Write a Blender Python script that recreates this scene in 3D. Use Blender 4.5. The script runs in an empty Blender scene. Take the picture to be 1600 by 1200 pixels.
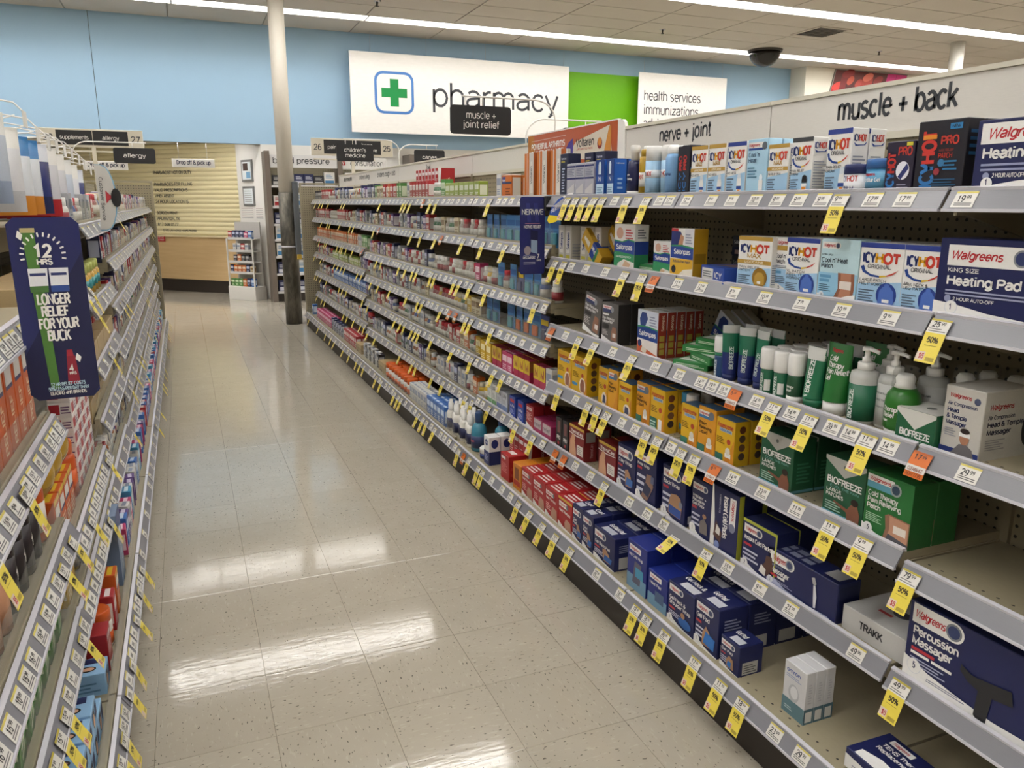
import bpy, math, random
from mathutils import Vector, Matrix

# ------------------------------------------------------------------ camera, world, exposure
sc = bpy.context.scene
col = sc.collection
PI = math.pi
rad = math.radians
CAM_H = 1.42


def make_camera():
    y, p, r = rad(22.5), rad(13.04), rad(0.14)
    fw = Vector((math.sin(y) * math.cos(p), math.cos(y) * math.cos(p), -math.sin(p)))
    rt = Vector((math.cos(y), -math.sin(y), 0))
    up = rt.cross(fw)
    rt2 = rt * math.cos(r) + up * math.sin(r)
    up2 = up * math.cos(r) - rt * math.sin(r)
    c = bpy.data.cameras.new('camera')
    c.sensor_fit = 'HORIZONTAL'
    c.sensor_width = 36
    c.lens = 1220 / 1600 * 36
    c.clip_start = 0.02
    o = bpy.data.objects.new('camera', c)
    m = Matrix((rt2, up2, -fw)).transposed().to_4x4()
    m.translation = Vector((0, 0, CAM_H))
    o.matrix_world = m
    col.objects.link(o)
    sc.camera = o


make_camera()
w = bpy.data.worlds.new('world')
sc.world = w
w.use_nodes = True
w.node_tree.nodes['Background'].inputs[0].default_value = (0.9, 0.93, 1, 1)
w.node_tree.nodes['Background'].inputs[1].default_value = 0.02
vs = sc.view_settings
vs.view_transform = 'Standard'
vs.look = 'None'
vs.gamma = 1
vs.use_curve_mapping = False
vs.exposure = 0.32
LAMP = 14.0           # radiance of the ceiling diffusers
sc.cycles.max_bounces = 7
sc.cycles.diffuse_bounces = 4
sc.cycles.glossy_bounces = 3
sc.cycles.transparent_max_bounces = 12
sc.cycles.caustics_reflective = False
sc.cycles.caustics_refractive = False

RN = random.Random(11)
# main dimensions (metres): x across the aisle, y down the aisle, z up
CEIL = 3.853
WALL_Y = 12.3
BAY = 0.914
LIP_X, BASE_X, BACK_X = 1.389, 1.250, 1.716        # shelving at the right
LLIP_X, LBASE_X, LBACK_X = -0.307, -0.245, -0.73   # shelving at the left
JOINT = 1.129                                      # y of the first joint between bays


def bay_y(k):
    return JOINT + BAY * k


# ------------------------------------------------------------------ materials
def lin(c):
    c = c / 255.0
    return c / 12.92 if c <= 0.04045 else ((c + 0.055) / 1.055) ** 2.4


def rgb(h):
    h = h.lstrip('#')
    return (lin(int(h[0:2], 16)), lin(int(h[2:4], 16)), lin(int(h[4:6], 16)), 1)


MATS = {}


def mat(h, rough=0.5, metal=0.0, vary=0.05, scale=40.0):
    """plain coloured surface with a little procedural unevenness"""
    key = (h, rough, metal)
    if key in MATS:
        return MATS[key]
    m = bpy.data.materials.new('surface_' + h.lstrip('#'))
    m.use_nodes = True
    nt = m.node_tree
    b = nt.nodes['Principled BSDF']
    b.inputs['Roughness'].default_value = rough
    b.inputs['Metallic'].default_value = metal
    n = nt.nodes.new('ShaderNodeTexNoise')
    n.inputs['Scale'].default_value = scale
    n.inputs['Detail'].default_value = 1
    mix = nt.nodes.new('ShaderNodeMix')
    mix.data_type = 'RGBA'
    c = rgb(h)
    mix.inputs[6].default_value = tuple(x * (1 - vary) for x in c[:3]) + (1,)
    mix.inputs[7].default_value = tuple(min(1, x * (1 + vary)) for x in c[:3]) + (1,)
    nt.links.new(n.outputs['Fac'], mix.inputs[0])
    nt.links.new(mix.outputs[2], b.inputs['Base Color'])
    MATS[key] = m
    return m


def node_mat(name):
    m = bpy.data.materials.new(name)
    m.use_nodes = True
    return m, m.node_tree, m.node_tree.nodes['Principled BSDF'], m.node_tree.links


def ramp(nt, fac, stops):
    r = nt.nodes.new('ShaderNodeValToRGB')
    e = r.color_ramp.elements
    while len(e) < len(stops):
        e.new(0.5)
    for i, (p, c) in enumerate(stops):
        e[i].position = p
        e[i].color = c if len(c) == 4 else tuple(c) + (1,)
    nt.links.new(fac, r.inputs[0])
    return r.outputs[0]


def noise(nt, vec, scale, detail=2, rough=0.5):
    n = nt.nodes.new('ShaderNodeTexNoise')
    n.inputs['Scale'].default_value = scale
    n.inputs['Detail'].default_value = detail
    n.inputs['Roughness'].default_value = rough
    if vec is not None:
        nt.links.new(vec, n.inputs['Vector'])
    return n.outputs['Fac']


def mixc(nt, fac, a, b):
    mx = nt.nodes.new('ShaderNodeMix')
    mx.data_type = 'RGBA'
    for s, v in ((0, fac), (6, a), (7, b)):
        if hasattr(v, 'is_linked') or hasattr(v, 'links'):
            nt.links.new(v, mx.inputs[s])
        else:
            mx.inputs[s].default_value = v
    return mx.outputs[2]


def math_node(nt, op, a, b=0.0):
    n = nt.nodes.new('ShaderNodeMath')
    n.operation = op
    for i, v in enumerate((a, b)):
        if hasattr(v, 'links'):
            nt.links.new(v, n.inputs[i])
        else:
            n.inputs[i].default_value = v
    return n.outputs[0]


def mapping(nt, vec, scale, loc=(0, 0, 0)):
    mp = nt.nodes.new('ShaderNodeMapping')
    mp.inputs['Scale'].default_value = scale
    mp.inputs['Location'].default_value = loc
    nt.links.new(vec, mp.inputs[0])
    return mp.outputs[0]


def floor_material(lines):
    """waxed vinyl composition tile: beige, streaky dark chips, soft wavy polish"""
    m, nt, b, L = node_mat('vinyl_tile' if not lines else 'vinyl_floor')
    tc = nt.nodes.new('ShaderNodeTexCoord')
    geo = nt.nodes.new('ShaderNodeNewGeometry')
    oi = nt.nodes.new('ShaderNodeObjectInfo')
    add = nt.nodes.new('ShaderNodeVectorMath')
    add.operation = 'ADD'
    sh = nt.nodes.new('ShaderNodeVectorMath')
    sh.operation = 'SCALE'
    sh.inputs[0].default_value = (37, 53, 0)
    L.new(oi.outputs['Random'], sh.inputs['Scale'])
    L.new(tc.outputs['Object'], add.inputs[0])
    L.new(sh.outputs[0], add.inputs[1])
    v = add.outputs[0]
    base = mixc(nt, noise(nt, v, 9, 3), rgb('#a79f90'), rgb('#b2aa9b'))
    light = ramp(nt, noise(nt, mapping(nt, v, (26, 95, 1)), 1.0, 2, 0.6), [(0.60, (0, 0, 0)), (0.68, (1, 1, 1))])
    base = mixc(nt, math_node(nt, 'MULTIPLY', light, 0.35), base, rgb('#c6bfb1'))
    dark = ramp(nt, noise(nt, mapping(nt, v, (62, 150, 1), (3, 5, 0)), 1.0, 1, 0.5), [(0.685, (0, 0, 0)), (0.72, (1, 1, 1))])
    base = mixc(nt, math_node(nt, 'MULTIPLY', dark, 0.9), base, rgb('#4a453e'))
    tone = math_node(nt, 'MULTIPLY', oi.outputs['Random'], 0.16)
    base = mixc(nt, tone, base, rgb('#978f80'))
    if lines:
        br = nt.nodes.new('ShaderNodeTexBrick')
        br.offset = 0
        br.inputs['Scale'].default_value = 1
        br.inputs['Brick Width'].default_value = 0.3048
        br.inputs['Row Height'].default_value = 0.3048
        br.inputs['Mortar Size'].default_value = 0.0012
        L.new(mapping(nt, geo.outputs['Position'], (1, 1, 1), (0.185, -2.27, 0)), br.inputs['Vector'])
        base = mixc(nt, br.outputs['Fac'], base, rgb('#6e675a'))
    L.new(base, b.inputs['Base Color'])
    sm = noise(nt, geo.outputs['Position'], 1.7, 3, 0.6)
    b.inputs['Specular IOR Level'].default_value = 0.55
    L.new(math_node(nt, 'ADD', math_node(nt, 'MULTIPLY', sm, 0.08), 0.03), b.inputs['Roughness'])
    wav = noise(nt, mapping(nt, geo.outputs['Position'], (13, 55, 1)), 1.0, 3, 0.6)
    bp = nt.nodes.new('ShaderNodeBump')
    bp.inputs['Strength'].default_value = 0.06
    bp.inputs['Distance'].default_value = 0.004
    L.new(wav, bp.inputs['Height'])
    L.new(bp.outputs[0], b.inputs['Normal'])
    return m


def paint_material(name, h1, h2, rough=0.6, scale=0.7, bump=0.0):
    m, nt, b, L = node_mat(name)
    geo = nt.nodes.new('ShaderNodeNewGeometry')
    L.new(mixc(nt, noise(nt, geo.outputs['Position'], scale, 3), rgb(h1), rgb(h2)), b.inputs['Base Color'])
    b.inputs['Roughness'].default_value = rough
    if bump:
        bp = nt.nodes.new('ShaderNodeBump')
        bp.inputs['Strength'].default_value = bump
        bp.inputs['Distance'].default_value = 0.004
        L.new(noise(nt, geo.outputs['Position'], 160, 2), bp.inputs['Height'])
        L.new(bp.outputs[0], b.inputs['Normal'])
    return m


def pegboard_material():
    """painted metal back panel with a regular grid of dark punched holes (along world y and z)"""
    m, nt, b, L = node_mat('pegboard')
    geo = nt.nodes.new('ShaderNodeNewGeometry')
    sep = nt.nodes.new('ShaderNodeSeparateXYZ')
    L.new(geo.outputs['Position'], sep.inputs[0])
    nrm = nt.nodes.new('ShaderNodeSeparateXYZ')
    L.new(geo.outputs['Normal'], nrm.inputs[0])
    alongx = math_node(nt, 'GREATER_THAN', math_node(nt, 'ABSOLUTE', nrm.outputs[1]), 0.5)
    hor = math_node(nt, 'ADD', math_node(nt, 'MULTIPLY', sep.outputs[0], alongx),
                    math_node(nt, 'MULTIPLY', sep.outputs[1], math_node(nt, 'SUBTRACT', 1.0, alongx)))
    def cell(s):
        return math_node(nt, 'SUBTRACT', math_node(nt, 'FRACT', math_node(nt, 'DIVIDE', s, 0.0254)), 0.5)
    a, c = cell(hor), cell(sep.outputs[2])
    d = math_node(nt, 'SQRT', math_node(nt, 'ADD', math_node(nt, 'MULTIPLY', a, a), math_node(nt, 'MULTIPLY', c, c)))
    hole = math_node(nt, 'LESS_THAN', d, 0.16)
    L.new(mixc(nt, hole, rgb('#8f866e'), rgb('#1f1c18')), b.inputs['Base Color'])
    b.inputs['Roughness'].default_value = 0.55
    return m


def emit_material(h, s):
    m, nt, b, L = node_mat('lamp_diffuser')
    b.inputs['Base Color'].default_value = rgb('#f4f4f0')
    b.inputs['Emission Color'].default_value = rgb(h)
    b.inputs['Emission Strength'].default_value = s
    return m


def clear_plastic():
    m, nt, b, L = node_mat('clear_acrylic')
    out = nt.nodes['Material Output']
    tr = nt.nodes.new('ShaderNodeBsdfTransparent')
    tr.inputs[0].default_value = (0.97, 0.975, 0.97, 1)
    b.inputs['Base Color'].default_value = rgb('#c9c8c0')
    b.inputs['Roughness'].default_value = 0.12
    fr = nt.nodes.new('ShaderNodeLayerWeight')
    fr.inputs[0].default_value = 0.35
    fac = math_node(nt, 'ADD', math_node(nt, 'MULTIPLY', fr.outputs['Facing'], 0.10), 0.035)
    mx = nt.nodes.new('ShaderNodeMixShader')
    L.new(fac, mx.inputs[0])
    L.new(tr.outputs[0], mx.inputs[1])
    L.new(b.outputs[0], mx.inputs[2])
    L.new(mx.outputs[0], out.inputs['Surface'])
    return m


def stainless_wrap():
    m, nt, b, L = node_mat('scuffed_metal_wrap')
    geo = nt.nodes.new('ShaderNodeNewGeometry')
    f = noise(nt, mapping(nt, geo.outputs['Position'], (9, 9, 3)), 1.0, 4, 0.65)
    L.new(ramp(nt, f, [(0.3, rgb('#33322e')), (0.5, rgb('#5c5951')), (0.68, rgb('#847e72'))]), b.inputs['Base Color'])
    b.inputs['Metallic'].default_value = 0.6
    b.inputs['Roughness'].default_value = 0.35
    return m


def wood_material():
    m, nt, b, L = node_mat('pale_wood_laminate')
    geo = nt.nodes.new('ShaderNodeNewGeometry')
    f = noise(nt, mapping(nt, geo.outputs['Position'], (2, 2, 30)), 1.0, 4, 0.6)
    L.new(mixc(nt, f, rgb('#b99a6c'), rgb('#d0b487')), b.inputs['Base Color'])
    b.inputs['Roughness'].default_value = 0.4
    return m


M_TILE, M_FLOOR = floor_material(False), floor_material(True)
M_BLUE = paint_material('blue_wall_paint', '#9dbfdb', '#a4c5e0', 0.55)
M_CREAM = paint_material('cream_wall_paint', '#d9d3c4', '#e2ddd0', 0.6)
M_WHITEWALL = paint_material('white_wall_paint', '#dcdad6', '#e6e4df', 0.6)
M_CEIL = paint_material('ceiling_tile_face', '#bdb5a9', '#c6beb3', 0.85, 2.0, 0.25)
M_GRID = paint_material('ceiling_grid_paint', '#8f887c', '#9a9387', 0.6)
M_PEG = pegboard_material()
M_LAMP = emit_material('#fcfaf9', LAMP)
M_CLEAR = clear_plastic()
M_STEEL = stainless_wrap()
M_WOOD = wood_material()
M_SHELF = mat('#8c836d', 0.45)          # painted shelf steel
M_SHELF2 = mat('#978e76', 0.45)
M_RAIL = mat('#7f7f85', 0.28)           # grey price rail
M_RIDGE = mat('#c9c8cf', 0.25)
M_KICK = mat('#2a231d', 0.5)
M_WHITE = mat('#e9e7e2', 0.45)
M_SIGN = mat('#eeece8', 0.5)
M_BLACK = mat('#232325', 0.45)
M_DARKTXT = mat('#34363b', 0.6)

# ------------------------------------------------------------------ mesh building


class MB:
    def __init__(self):
        self.v, self.f, self.m, self.ml, self.sm = [], [], [], [], []

    def mi(self, m):
        if m not in self.ml:
            self.ml.append(m)
        return self.ml.index(m)

    def add(self, vs, fs, m, smooth=False):
        o = len(self.v)
        self.v += [tuple(p) for p in vs]
        k = self.mi(m)
        for f in fs:
            self.f.append(tuple(i + o for i in f))
            self.m.append(k)
            self.sm.append(smooth)
        return self

    def box(self, x0, x1, y0, y1, z0, z1, m):
        vs = [(x0, y0, z0), (x1, y0, z0), (x1, y1, z0), (x0, y1, z0), (x0, y0, z1), (x1, y0, z1), (x1, y1, z1), (x0, y1, z1)]
        return self.add(vs, [(0, 3, 2, 1), (4, 5, 6, 7), (0, 1, 5, 4), (1, 2, 6, 5), (2, 3, 7, 6), (3, 0, 4, 7)], m)

    def bbox(self, x0, x1, y0, y1, z0, z1, m, b=0.002):
        """box with small chamfers along its upright and top edges"""
        def ring(i, z):
            return [(x0 + i + b, y0 + i, z), (x1 - i - b, y0 + i, z), (x1 - i, y0 + i + b, z), (x1 - i, y1 - i - b, z),
                    (x1 - i - b, y1 - i, z), (x0 + i + b, y1 - i, z), (x0 + i, y1 - i - b, z), (x0 + i, y0 + i + b, z)]
        vs = ring(0, z0) + ring(0, z1 - b) + ring(b, z1)
        fs = [tuple(range(7, -1, -1)), tuple(range(16, 24))]
        for r in (0, 8):
            for i in range(8):
                j = (i + 1) % 8
                fs.append((r + i, r + j, r + j + 8, r + i + 8))
        return self.add(vs, fs, m)

    def poly(self, pts, m):
        return self.add(pts, [tuple(range(len(pts)))], m)

    def prism(self, pts, axis, a0, a1, m):
        """extrude a polygon (list of 2-tuples) along axis x, y or z"""
        n = len(pts)
        def p3(p, a):
            return {'x': (a, p[0], p[1]), 'y': (p[0], a, p[1]), 'z': (p[0], p[1], a)}[axis]
        vs = [p3(p, a0) for p in pts] + [p3(p, a1) for p in pts]
        fs = [tuple(range(n)), tuple(range(2 * n - 1, n - 1, -1))]
        fs += [(i, i + n, (i + 1) % n + n, (i + 1) % n) for i in range(n)]
        return self.add(vs, fs, m)

    def lathe(self, prof, m, n=16, cx=0, cy=0, caps=True, sx=1, sy=1):
        vs, fs = [], []
        for r, z in prof:
            for i in range(n):
                a = 2 * PI * i / n
                vs.append((cx + r * math.cos(a) * sx, cy + r * math.sin(a) * sy, z))
        for k in range(len(prof) - 1):
            for i in range(n):
                j = (i + 1) % n
                fs.append((k * n + i, k * n + j, k * n + n + j, k * n + n + i))
        self.add(vs, fs, m, True)
        if caps:
            o = len(self.v) - len(vs)
            k = self.mi(m)
            for f in (tuple(o + i for i in range(n - 1, -1, -1)), tuple(o + (len(prof) - 1) * n + i for i in range(n))):
                self.f.append(f)
                self.m.append(k)
                self.sm.append(False)
        return self

    def tube(self, pts, r, m, n=6):
        vs, fs = [], []
        P = [Vector(p) for p in pts]
        for i, p in enumerate(P):
            t = (P[min(i + 1, len(P) - 1)] - P[max(i - 1, 0)]).normalized()
            a = t.cross(Vector((0, 0, 1)))
            if a.length < 1e-3:
                a = t.cross(Vector((1, 0, 0)))
            a.normalize()
            b = t.cross(a)
            for k in range(n):
                q = 2 * PI * k / n
                vs.append(p + (a * math.cos(q) + b * math.sin(q)) * r)
        for i in range(len(P) - 1):
            for k in range(n):
                j = (k + 1) % n
                fs.append((i * n + k, i * n + j, i * n + n + j, i * n + n + k))
        fs += [tuple(range(n - 1, -1, -1)), tuple((len(P) - 1) * n + k for k in range(n))]
        return self.add(vs, fs, m, True)

    def strip(self, pts, x0, x1, t, m):
        """sheet following (y, z) points, from x0 to x1, of thickness t"""
        n = len(pts)
        vs = [(x, y, z) for (y, z) in pts for x in (x0, x1)] + [(x, y + t, z) for (y, z) in pts for x in (x0, x1)]
        fs = []
        for i in range(n - 1):
            a = 2 * i
            fs += [(a, a + 1, a + 3, a + 2), (2 * n + a + 2, 2 * n + a + 3, 2 * n + a + 1, 2 * n + a)]
            fs += [(a, a + 2, 2 * n + a + 2, 2 * n + a), (a + 3, a + 1, 2 * n + a + 1, 2 * n + a + 3)]
        fs += [(1, 0, 2 * n, 2 * n + 1), (2 * n - 2, 2 * n - 1, 4 * n - 1, 4 * n - 2)]
        return self.add(vs, fs, m)

    def mesh(self, name):
        me = bpy.data.meshes.new(name)
        me.from_pydata(self.v, [], self.f)
        for m in self.ml:
            me.materials.append(m)
        me.polygons.foreach_set('material_index', self.m)
        me.polygons.foreach_set('use_smooth', self.sm)
        me.update()
        return me


def link(name, data=None, parent=None, loc=None, rz=0.0, label=None, cat=None, group=None, kind=None, rot=None):
    if isinstance(data, MB):
        data = data.mesh(name)
    o = bpy.data.objects.new(name, data)
    col.objects.link(o)
    if parent is not None:
        o.parent = parent
    if loc is not None:
        o.location = loc
    if rot is not None:
        o.rotation_euler = rot
    elif rz:
        o.rotation_euler = (0, 0, rz)
    for k, v in (('label', label), ('category', cat), ('group', group), ('kind', kind)):
        if v:
            o[k] = v
    return o


ORD = ('first second third fourth fifth sixth seventh eighth ninth tenth eleventh twelfth thirteenth fourteenth fifteenth sixteenth '
       'seventeenth eighteenth nineteenth twentieth').split()
ORD += ['%s-%s' % (t, o) for t in ('twenty', 'thirty', 'forty', 'fifty') for o in ORD[:9]]


def nth(i):
    return ORD[i]


# ------------------------------------------------------------------ lettering: a plain grotesque drawn with strokes
def arc(cx, cy, rx, ry, a0, a1, n=None):
    n = n or max(3, int(abs(a1 - a0) / 30))
    return [(cx + rx * math.cos(rad(a0 + (a1 - a0) * i / n)), cy + ry * math.sin(rad(a0 + (a1 - a0) * i / n))) for i in range(n + 1)]


def glyphs():
    G = {}
    A = arc
    X = 0.52
    bowl = A(.27, .26, .21, .26, 0, 360, 14)
    G['o'] = (.55, [bowl])
    G['c'] = (.50, [A(.27, .26, .21, .26, 42, 318, 10)])
    G['e'] = (.54, [[(.06, .27), (.48, .27)] + A(.27, .26, .21, .26, 2, 315, 11)])
    G['d'] = (.56, [bowl, [(.48, 0), (.48, .74)]])
    G['b'] = (.56, [A(.29, .26, .21, .26, 0, 360, 14), [(.08, 0), (.08, .74)]])
    G['p'] = (.56, [A(.29, .26, .21, .26, 0, 360, 14), [(.08, -.2), (.08, X)]])
    G['q'] = (.56, [bowl, [(.48, -.2), (.48, X)]])
    G['g'] = (.56, [bowl, [(.48, X), (.48, -.03)] + A(.28, -.03, .2, .17, 0, -150, 6)])
    G['a'] = (.53, [[(.45, 0), (.45, .36)][::1] + A(.265, .36, .185, .16, 0, 150, 6), [(.45, .31), (.24, .28)] + A(.22, .145, .165, .135, 90, 300, 7) + [(.45, .12)]])
    G['n'] = (.55, [[(.08, 0), (.08, X)], A(.275, .32, .195, .2, 180, 0, 7) + [(.47, 0)]])
    G['h'] = (.55, [[(.08, 0), (.08, .74)], A(.275, .32, .195, .2, 180, 0, 7) + [(.47, 0)]])
    G['u'] = (.55, [[(.47, 0), (.47, X)], [(.08, X), (.08, .2)] + A(.275, .2, .195, .2, 180, 360, 7)])
    G['m'] = (.83, [[(.08, 0), (.08, X)], A(.245, .34, .165, .18, 180, 0, 6) + [(.41, 0)], A(.575, .34, .165, .18, 180, 0, 6) + [(.74, 0)]])
    G['r'] = (.35, [[(.08, 0), (.08, X)], A(.29, .28, .21, .24, 180, 80, 4)])
    G['s'] = (.50, [A(.25, .385, .17, .135, 35, 180, 5) + A(.25, .385, .17, .11, 190, 265, 2) + A(.25, .14, .19, .135, 80, -150, 7)])
    G['t'] = (.30, [[(.15, .68), (.15, .1)] + A(.25, .1, .1, .1, 180, 290, 3), [(.02, .5), (.28, .5)]])
    G['f'] = (.30, [[(.13, 0), (.13, .6)] + A(.24, .6, .11, .13, 180, 80, 3), [(.02, .5), (.28, .5)]])
    G['i'] = (.24, [[(.12, 0), (.12, X)], [(.12, .65), (.12, .74)]])
    G['j'] = (.24, [[(.13, X), (.13, -.1)] + A(.04, -.1, .09, .1, 0, -90, 3), [(.13, .65), (.13, .74)]])
    G['l'] = (.24, [[(.12, 0), (.12, .74)]])
    G['k'] = (.50, [[(.08, 0), (.08, .74)], [(.44, X), (.1, .2)], [(.2, .3), (.46, 0)]])
    G['v'] = (.49, [[(.03, X), (.245, .02), (.46, X)]])
    G['w'] = (.74, [[(.03, X), (.2, .02), (.37, .5), (.54, .02), (.71, X)]])
    G['x'] = (.49, [[(.04, X), (.45, 0)], [(.45, X), (.04, 0)]])
    G['y'] = (.49, [[(.03, X), (.25, .02)], [(.46, X), (.24, -.08)] + A(.13, -.08, .11, .1, 0, -90, 3)])
    G['z'] = (.48, [[(.05, .48), (.43, .48), (.05, .04), (.44, .04)]])
    H = .72
    G['A'] = (.64, [[(.03, 0), (.32, H), (.61, 0)], [(.13, .24), (.51, .24)]])
    G['B'] = (.64, [[(.09, 0), (.09, H)], [(.09, .68), (.35, .68)] + A(.35, .53, .19, .15, 90, -90, 5) + [(.09, .38)], [(.35, .38)] + A(.37, .21, .2, .17, 90, -90, 5) + [(.09, .04)]])
    G['C'] = (.69, [A(.36, .36, .29, .36, 48, 312, 11)])
    G['D'] = (.69, [[(.09, 0), (.09, H)], [(.09, .68), (.32, .68)] + A(.32, .36, .3, .32, 90, -90, 8) + [(.09, .04)]])
    G['E'] = (.60, [[(.55, .68), (.09, .68), (.09, .04), (.56, .04)], [(.09, .37), (.5, .37)]])
    G['F'] = (.56, [[(.53, .68), (.09, .68), (.09, 0)], [(.09, .36), (.46, .36)]])
    G['G'] = (.74, [A(.36, .36, .29, .36, 48, 330, 11) + [(.63, .34), (.4, .34)]])
    G['H'] = (.69, [[(.09, 0), (.09, H)], [(.6, 0), (.6, H)], [(.09, .38), (.6, .38)]])
    G['I'] = (.26, [[(.13, 0), (.13, H)]])
    G['J'] = (.48, [[(.4, H), (.4, .18)] + A(.23, .18, .17, .18, 0, -180, 6)])
    G['K'] = (.65, [[(.09, 0), (.09, H)], [(.58, H), (.1, .27)], [(.26, .42), (.61, 0)]])
    G['L'] = (.54, [[(.09, H), (.09, .04), (.52, .04)]])
    G['M'] = (.80, [[(.09, 0), (.09, .68), (.4, .05), (.71, .68), (.71, 0)]])
    G['N'] = (.70, [[(.09, 0), (.09, .68), (.6, .05), (.6, H)]])
    G['O'] = (.74, [A(.37, .36, .3, .36, 0, 360, 16)])
    G['P'] = (.61, [[(.09, 0), (.09, H)], [(.09, .68), (.36, .68)] + A(.36, .5, .2, .18, 90, -90, 6) + [(.09, .32)]])
    G['Q'] = (.74, [A(.37, .36, .3, .36, 0, 360, 16), [(.42, .18), (.66, -.02)]])
    G['R'] = (.66, [[(.09, 0), (.09, H)], [(.09, .68), (.38, .68)] + A(.38, .52, .19, .16, 90, -90, 6) + [(.09, .36)], [(.38, .36), (.6, 0)]])
    G['S'] = (.62, [A(.31, .53, .22, .19, 30, 180, 6) + A(.31, .53, .22, .15, 190, 265, 3) + A(.31, .19, .24, .19, 82, -155, 8)])
    G['T'] = (.58, [[(.29, 0), (.29, H)], [(.02, .68), (.56, .68)]])
    G['U'] = (.69, [[(.09, H), (.09, .26)] + A(.345, .26, .255, .26, 180, 360, 9) + [(.6, H)]])
    G['V'] = (.62, [[(.02, H), (.31, .02), (.6, H)]])
    G['W'] = (.90, [[(.02, H), (.23, .02), (.45, .68), (.67, .02), (.88, H)]])
    G['X'] = (.62, [[(.03, H), (.59, 0)], [(.59, H), (.03, 0)]])
    G['Y'] = (.62, [[(.02, H), (.31, .3), (.6, H)], [(.31, .32), (.31, 0)]])
    G['Z'] = (.58, [[(.04, .68), (.54, .68), (.04, .04), (.55, .04)]])
    G['0'] = (.55, [A(.275, .36, .2, .36, 0, 360, 14)])
    G['1'] = (.55, [[(.12, .55), (.3, .7), (.3, 0)]])
    G['2'] = (.55, [A(.27, .52, .19, .2, 170, -35, 7) + [(.08, .04), (.49, .04)]])
    G['3'] = (.55, [A(.27, .54, .17, .17, 150, -80, 7), A(.27, .2, .2, .2, 85, -150, 8)])
    G['4'] = (.55, [[(.37, 0), (.37, .68), (.05, .2), (.5, .2)]])
    G['5'] = (.55, [[(.46, .68), (.14, .68), (.1, .36)] + A(.27, .23, .2, .23, 130, -150, 8)])
    G['6'] = (.55, [A(.28, .22, .2, .22, 0, 360, 12), A(.33, .3, .25, .42, 180, 75, 6)])
    G['7'] = (.55, [[(.06, .68), (.49, .68), (.2, 0)]])
    G['8'] = (.55, [A(.275, .53, .17, .17, 0, 360, 10), A(.275, .19, .2, .19, 0, 360, 12)])
    G['9'] = (.55, [A(.27, .5, .2, .22, 0, 360, 12), A(.22, .42, .25, .42, 0, -105, 6)])
    G['+'] = (.60, [[(.3, .05), (.3, .5)], [(.07, .28), (.53, .28)]])
    G['-'] = (.36, [[(.05, .27), (.31, .27)]])
    G['&'] = (.68, [A(.28, .56, .14, .15, -40, 230, 8) + [(.62, 0)], [(.39, .46)] + A(.27, .19, .2, .19, 110, 300, 7) + [(.6, .36)]])
    G['%'] = (.86, [A(.2, .54, .13, .17, 0, 360, 9), A(.66, .18, .13, .17, 0, 360, 9), [(.2, 0), (.66, .72)]])
    G['$'] = (.55, [[(.275, -.08), (.275, .8)], A(.275, .53, .18, .16, 30, 180, 5) + A(.275, .2, .2, .17, 80, -155, 7)])
    G['.'] = (.26, [[(.13, 0), (.13, .1)]])
    G[','] = (.26, [[(.14, .1), (.09, -.1)]])
    G["'"] = (.2, [[(.1, .74), (.1, .55)]])
    G['|'] = (.24, [[(.12, -.1), (.12, .8)]])
    G[':'] = (.26, [[(.13, 0), (.13, .1)], [(.13, .4), (.13, .5)]])
    G['!'] = (.28, [[(.14, .74), (.14, .22)], [(.14, 0), (.14, .1)]])
    G['/'] = (.3, [[(.02, 0), (.28, .74)]])
    G[' '] = (.28, [])
    return G


GL = glyphs()


def text_width(s, size, track=0.0):
    return sum(GL.get(c, GL['o'])[0] + track for c in s) * size


def text_quads(s, size, stroke=0.1, track=0.0, shear=0.0, sx=1.0):
    """list of quads (4 2-d points) drawing s from x=0 on the base line; size = em"""
    out = []
    x = 0.0
    for ch in s:
        adv, strokes = GL.get(ch, GL['o'])
        for pl0 in strokes:
            pl = [((x + px + shear * py) * size * sx, py * size) for px, py in pl0]
            n = len(pl)
            closed = n > 3 and abs(pl[0][0] - pl[-1][0]) + abs(pl[0][1] - pl[-1][1]) < 1e-6 * size
            L, Rr = [], []
            for i in range(n):
                a = pl[i - 1] if i > 0 else (pl[-2] if closed else None)
                b = pl[i + 1] if i < n - 1 else (pl[1] if closed else None)
                p = pl[i]
                ds = []
                for q0, q1 in ((a, p), (p, b)):
                    if q0 is not None and q1 is not None:
                        dx, dy = q1[0] - q0[0], q1[1] - q0[1]
                        l = math.hypot(dx, dy) or 1
                        ds.append((dx / l, dy / l))
                nx = -sum(d[1] for d in ds)
                ny = sum(d[0] for d in ds)
                l = math.hypot(nx, ny)
                if l < 0.3:
                    nx, ny, l = -ds[0][1], ds[0][0], 1
                nx, ny = nx / l, ny / l
                k = max(0.45, abs(nx * -ds[0][1] + ny * ds[0][0]))
                h = stroke * size * min(1.0, .45 + .55 * sx) / 2 / k
                L.append((p[0] + nx * h, p[1] + ny * h))
                Rr.append((p[0] - nx * h, p[1] - ny * h))
            for i in range(n - 1):
                q = [L[i], Rr[i], Rr[i + 1], L[i + 1]]
                out.append(q)
        x += adv + track
    return out


def put_text(mb, s, fn, u, v, cap, m, width=None, stroke=0.1, track=0.0, shear=0.0, align='l'):
    """draw s with caps `cap` high, mapped by fn(x, z) -> 3-d point"""
    size = cap / 0.72
    wd = text_width(s, size, track)
    sx = 1.0
    if width:
        sx = width / wd if wd else 1
        wd = width
    if align == 'c':
        u -= wd / 2
    elif align == 'r':
        u -= wd
    for q in text_quads(s, size, stroke, track, shear, sx):
        mb.add([fn(u + a, v + b) for a, b in q], [(0, 1, 2, 3)], m)

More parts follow.
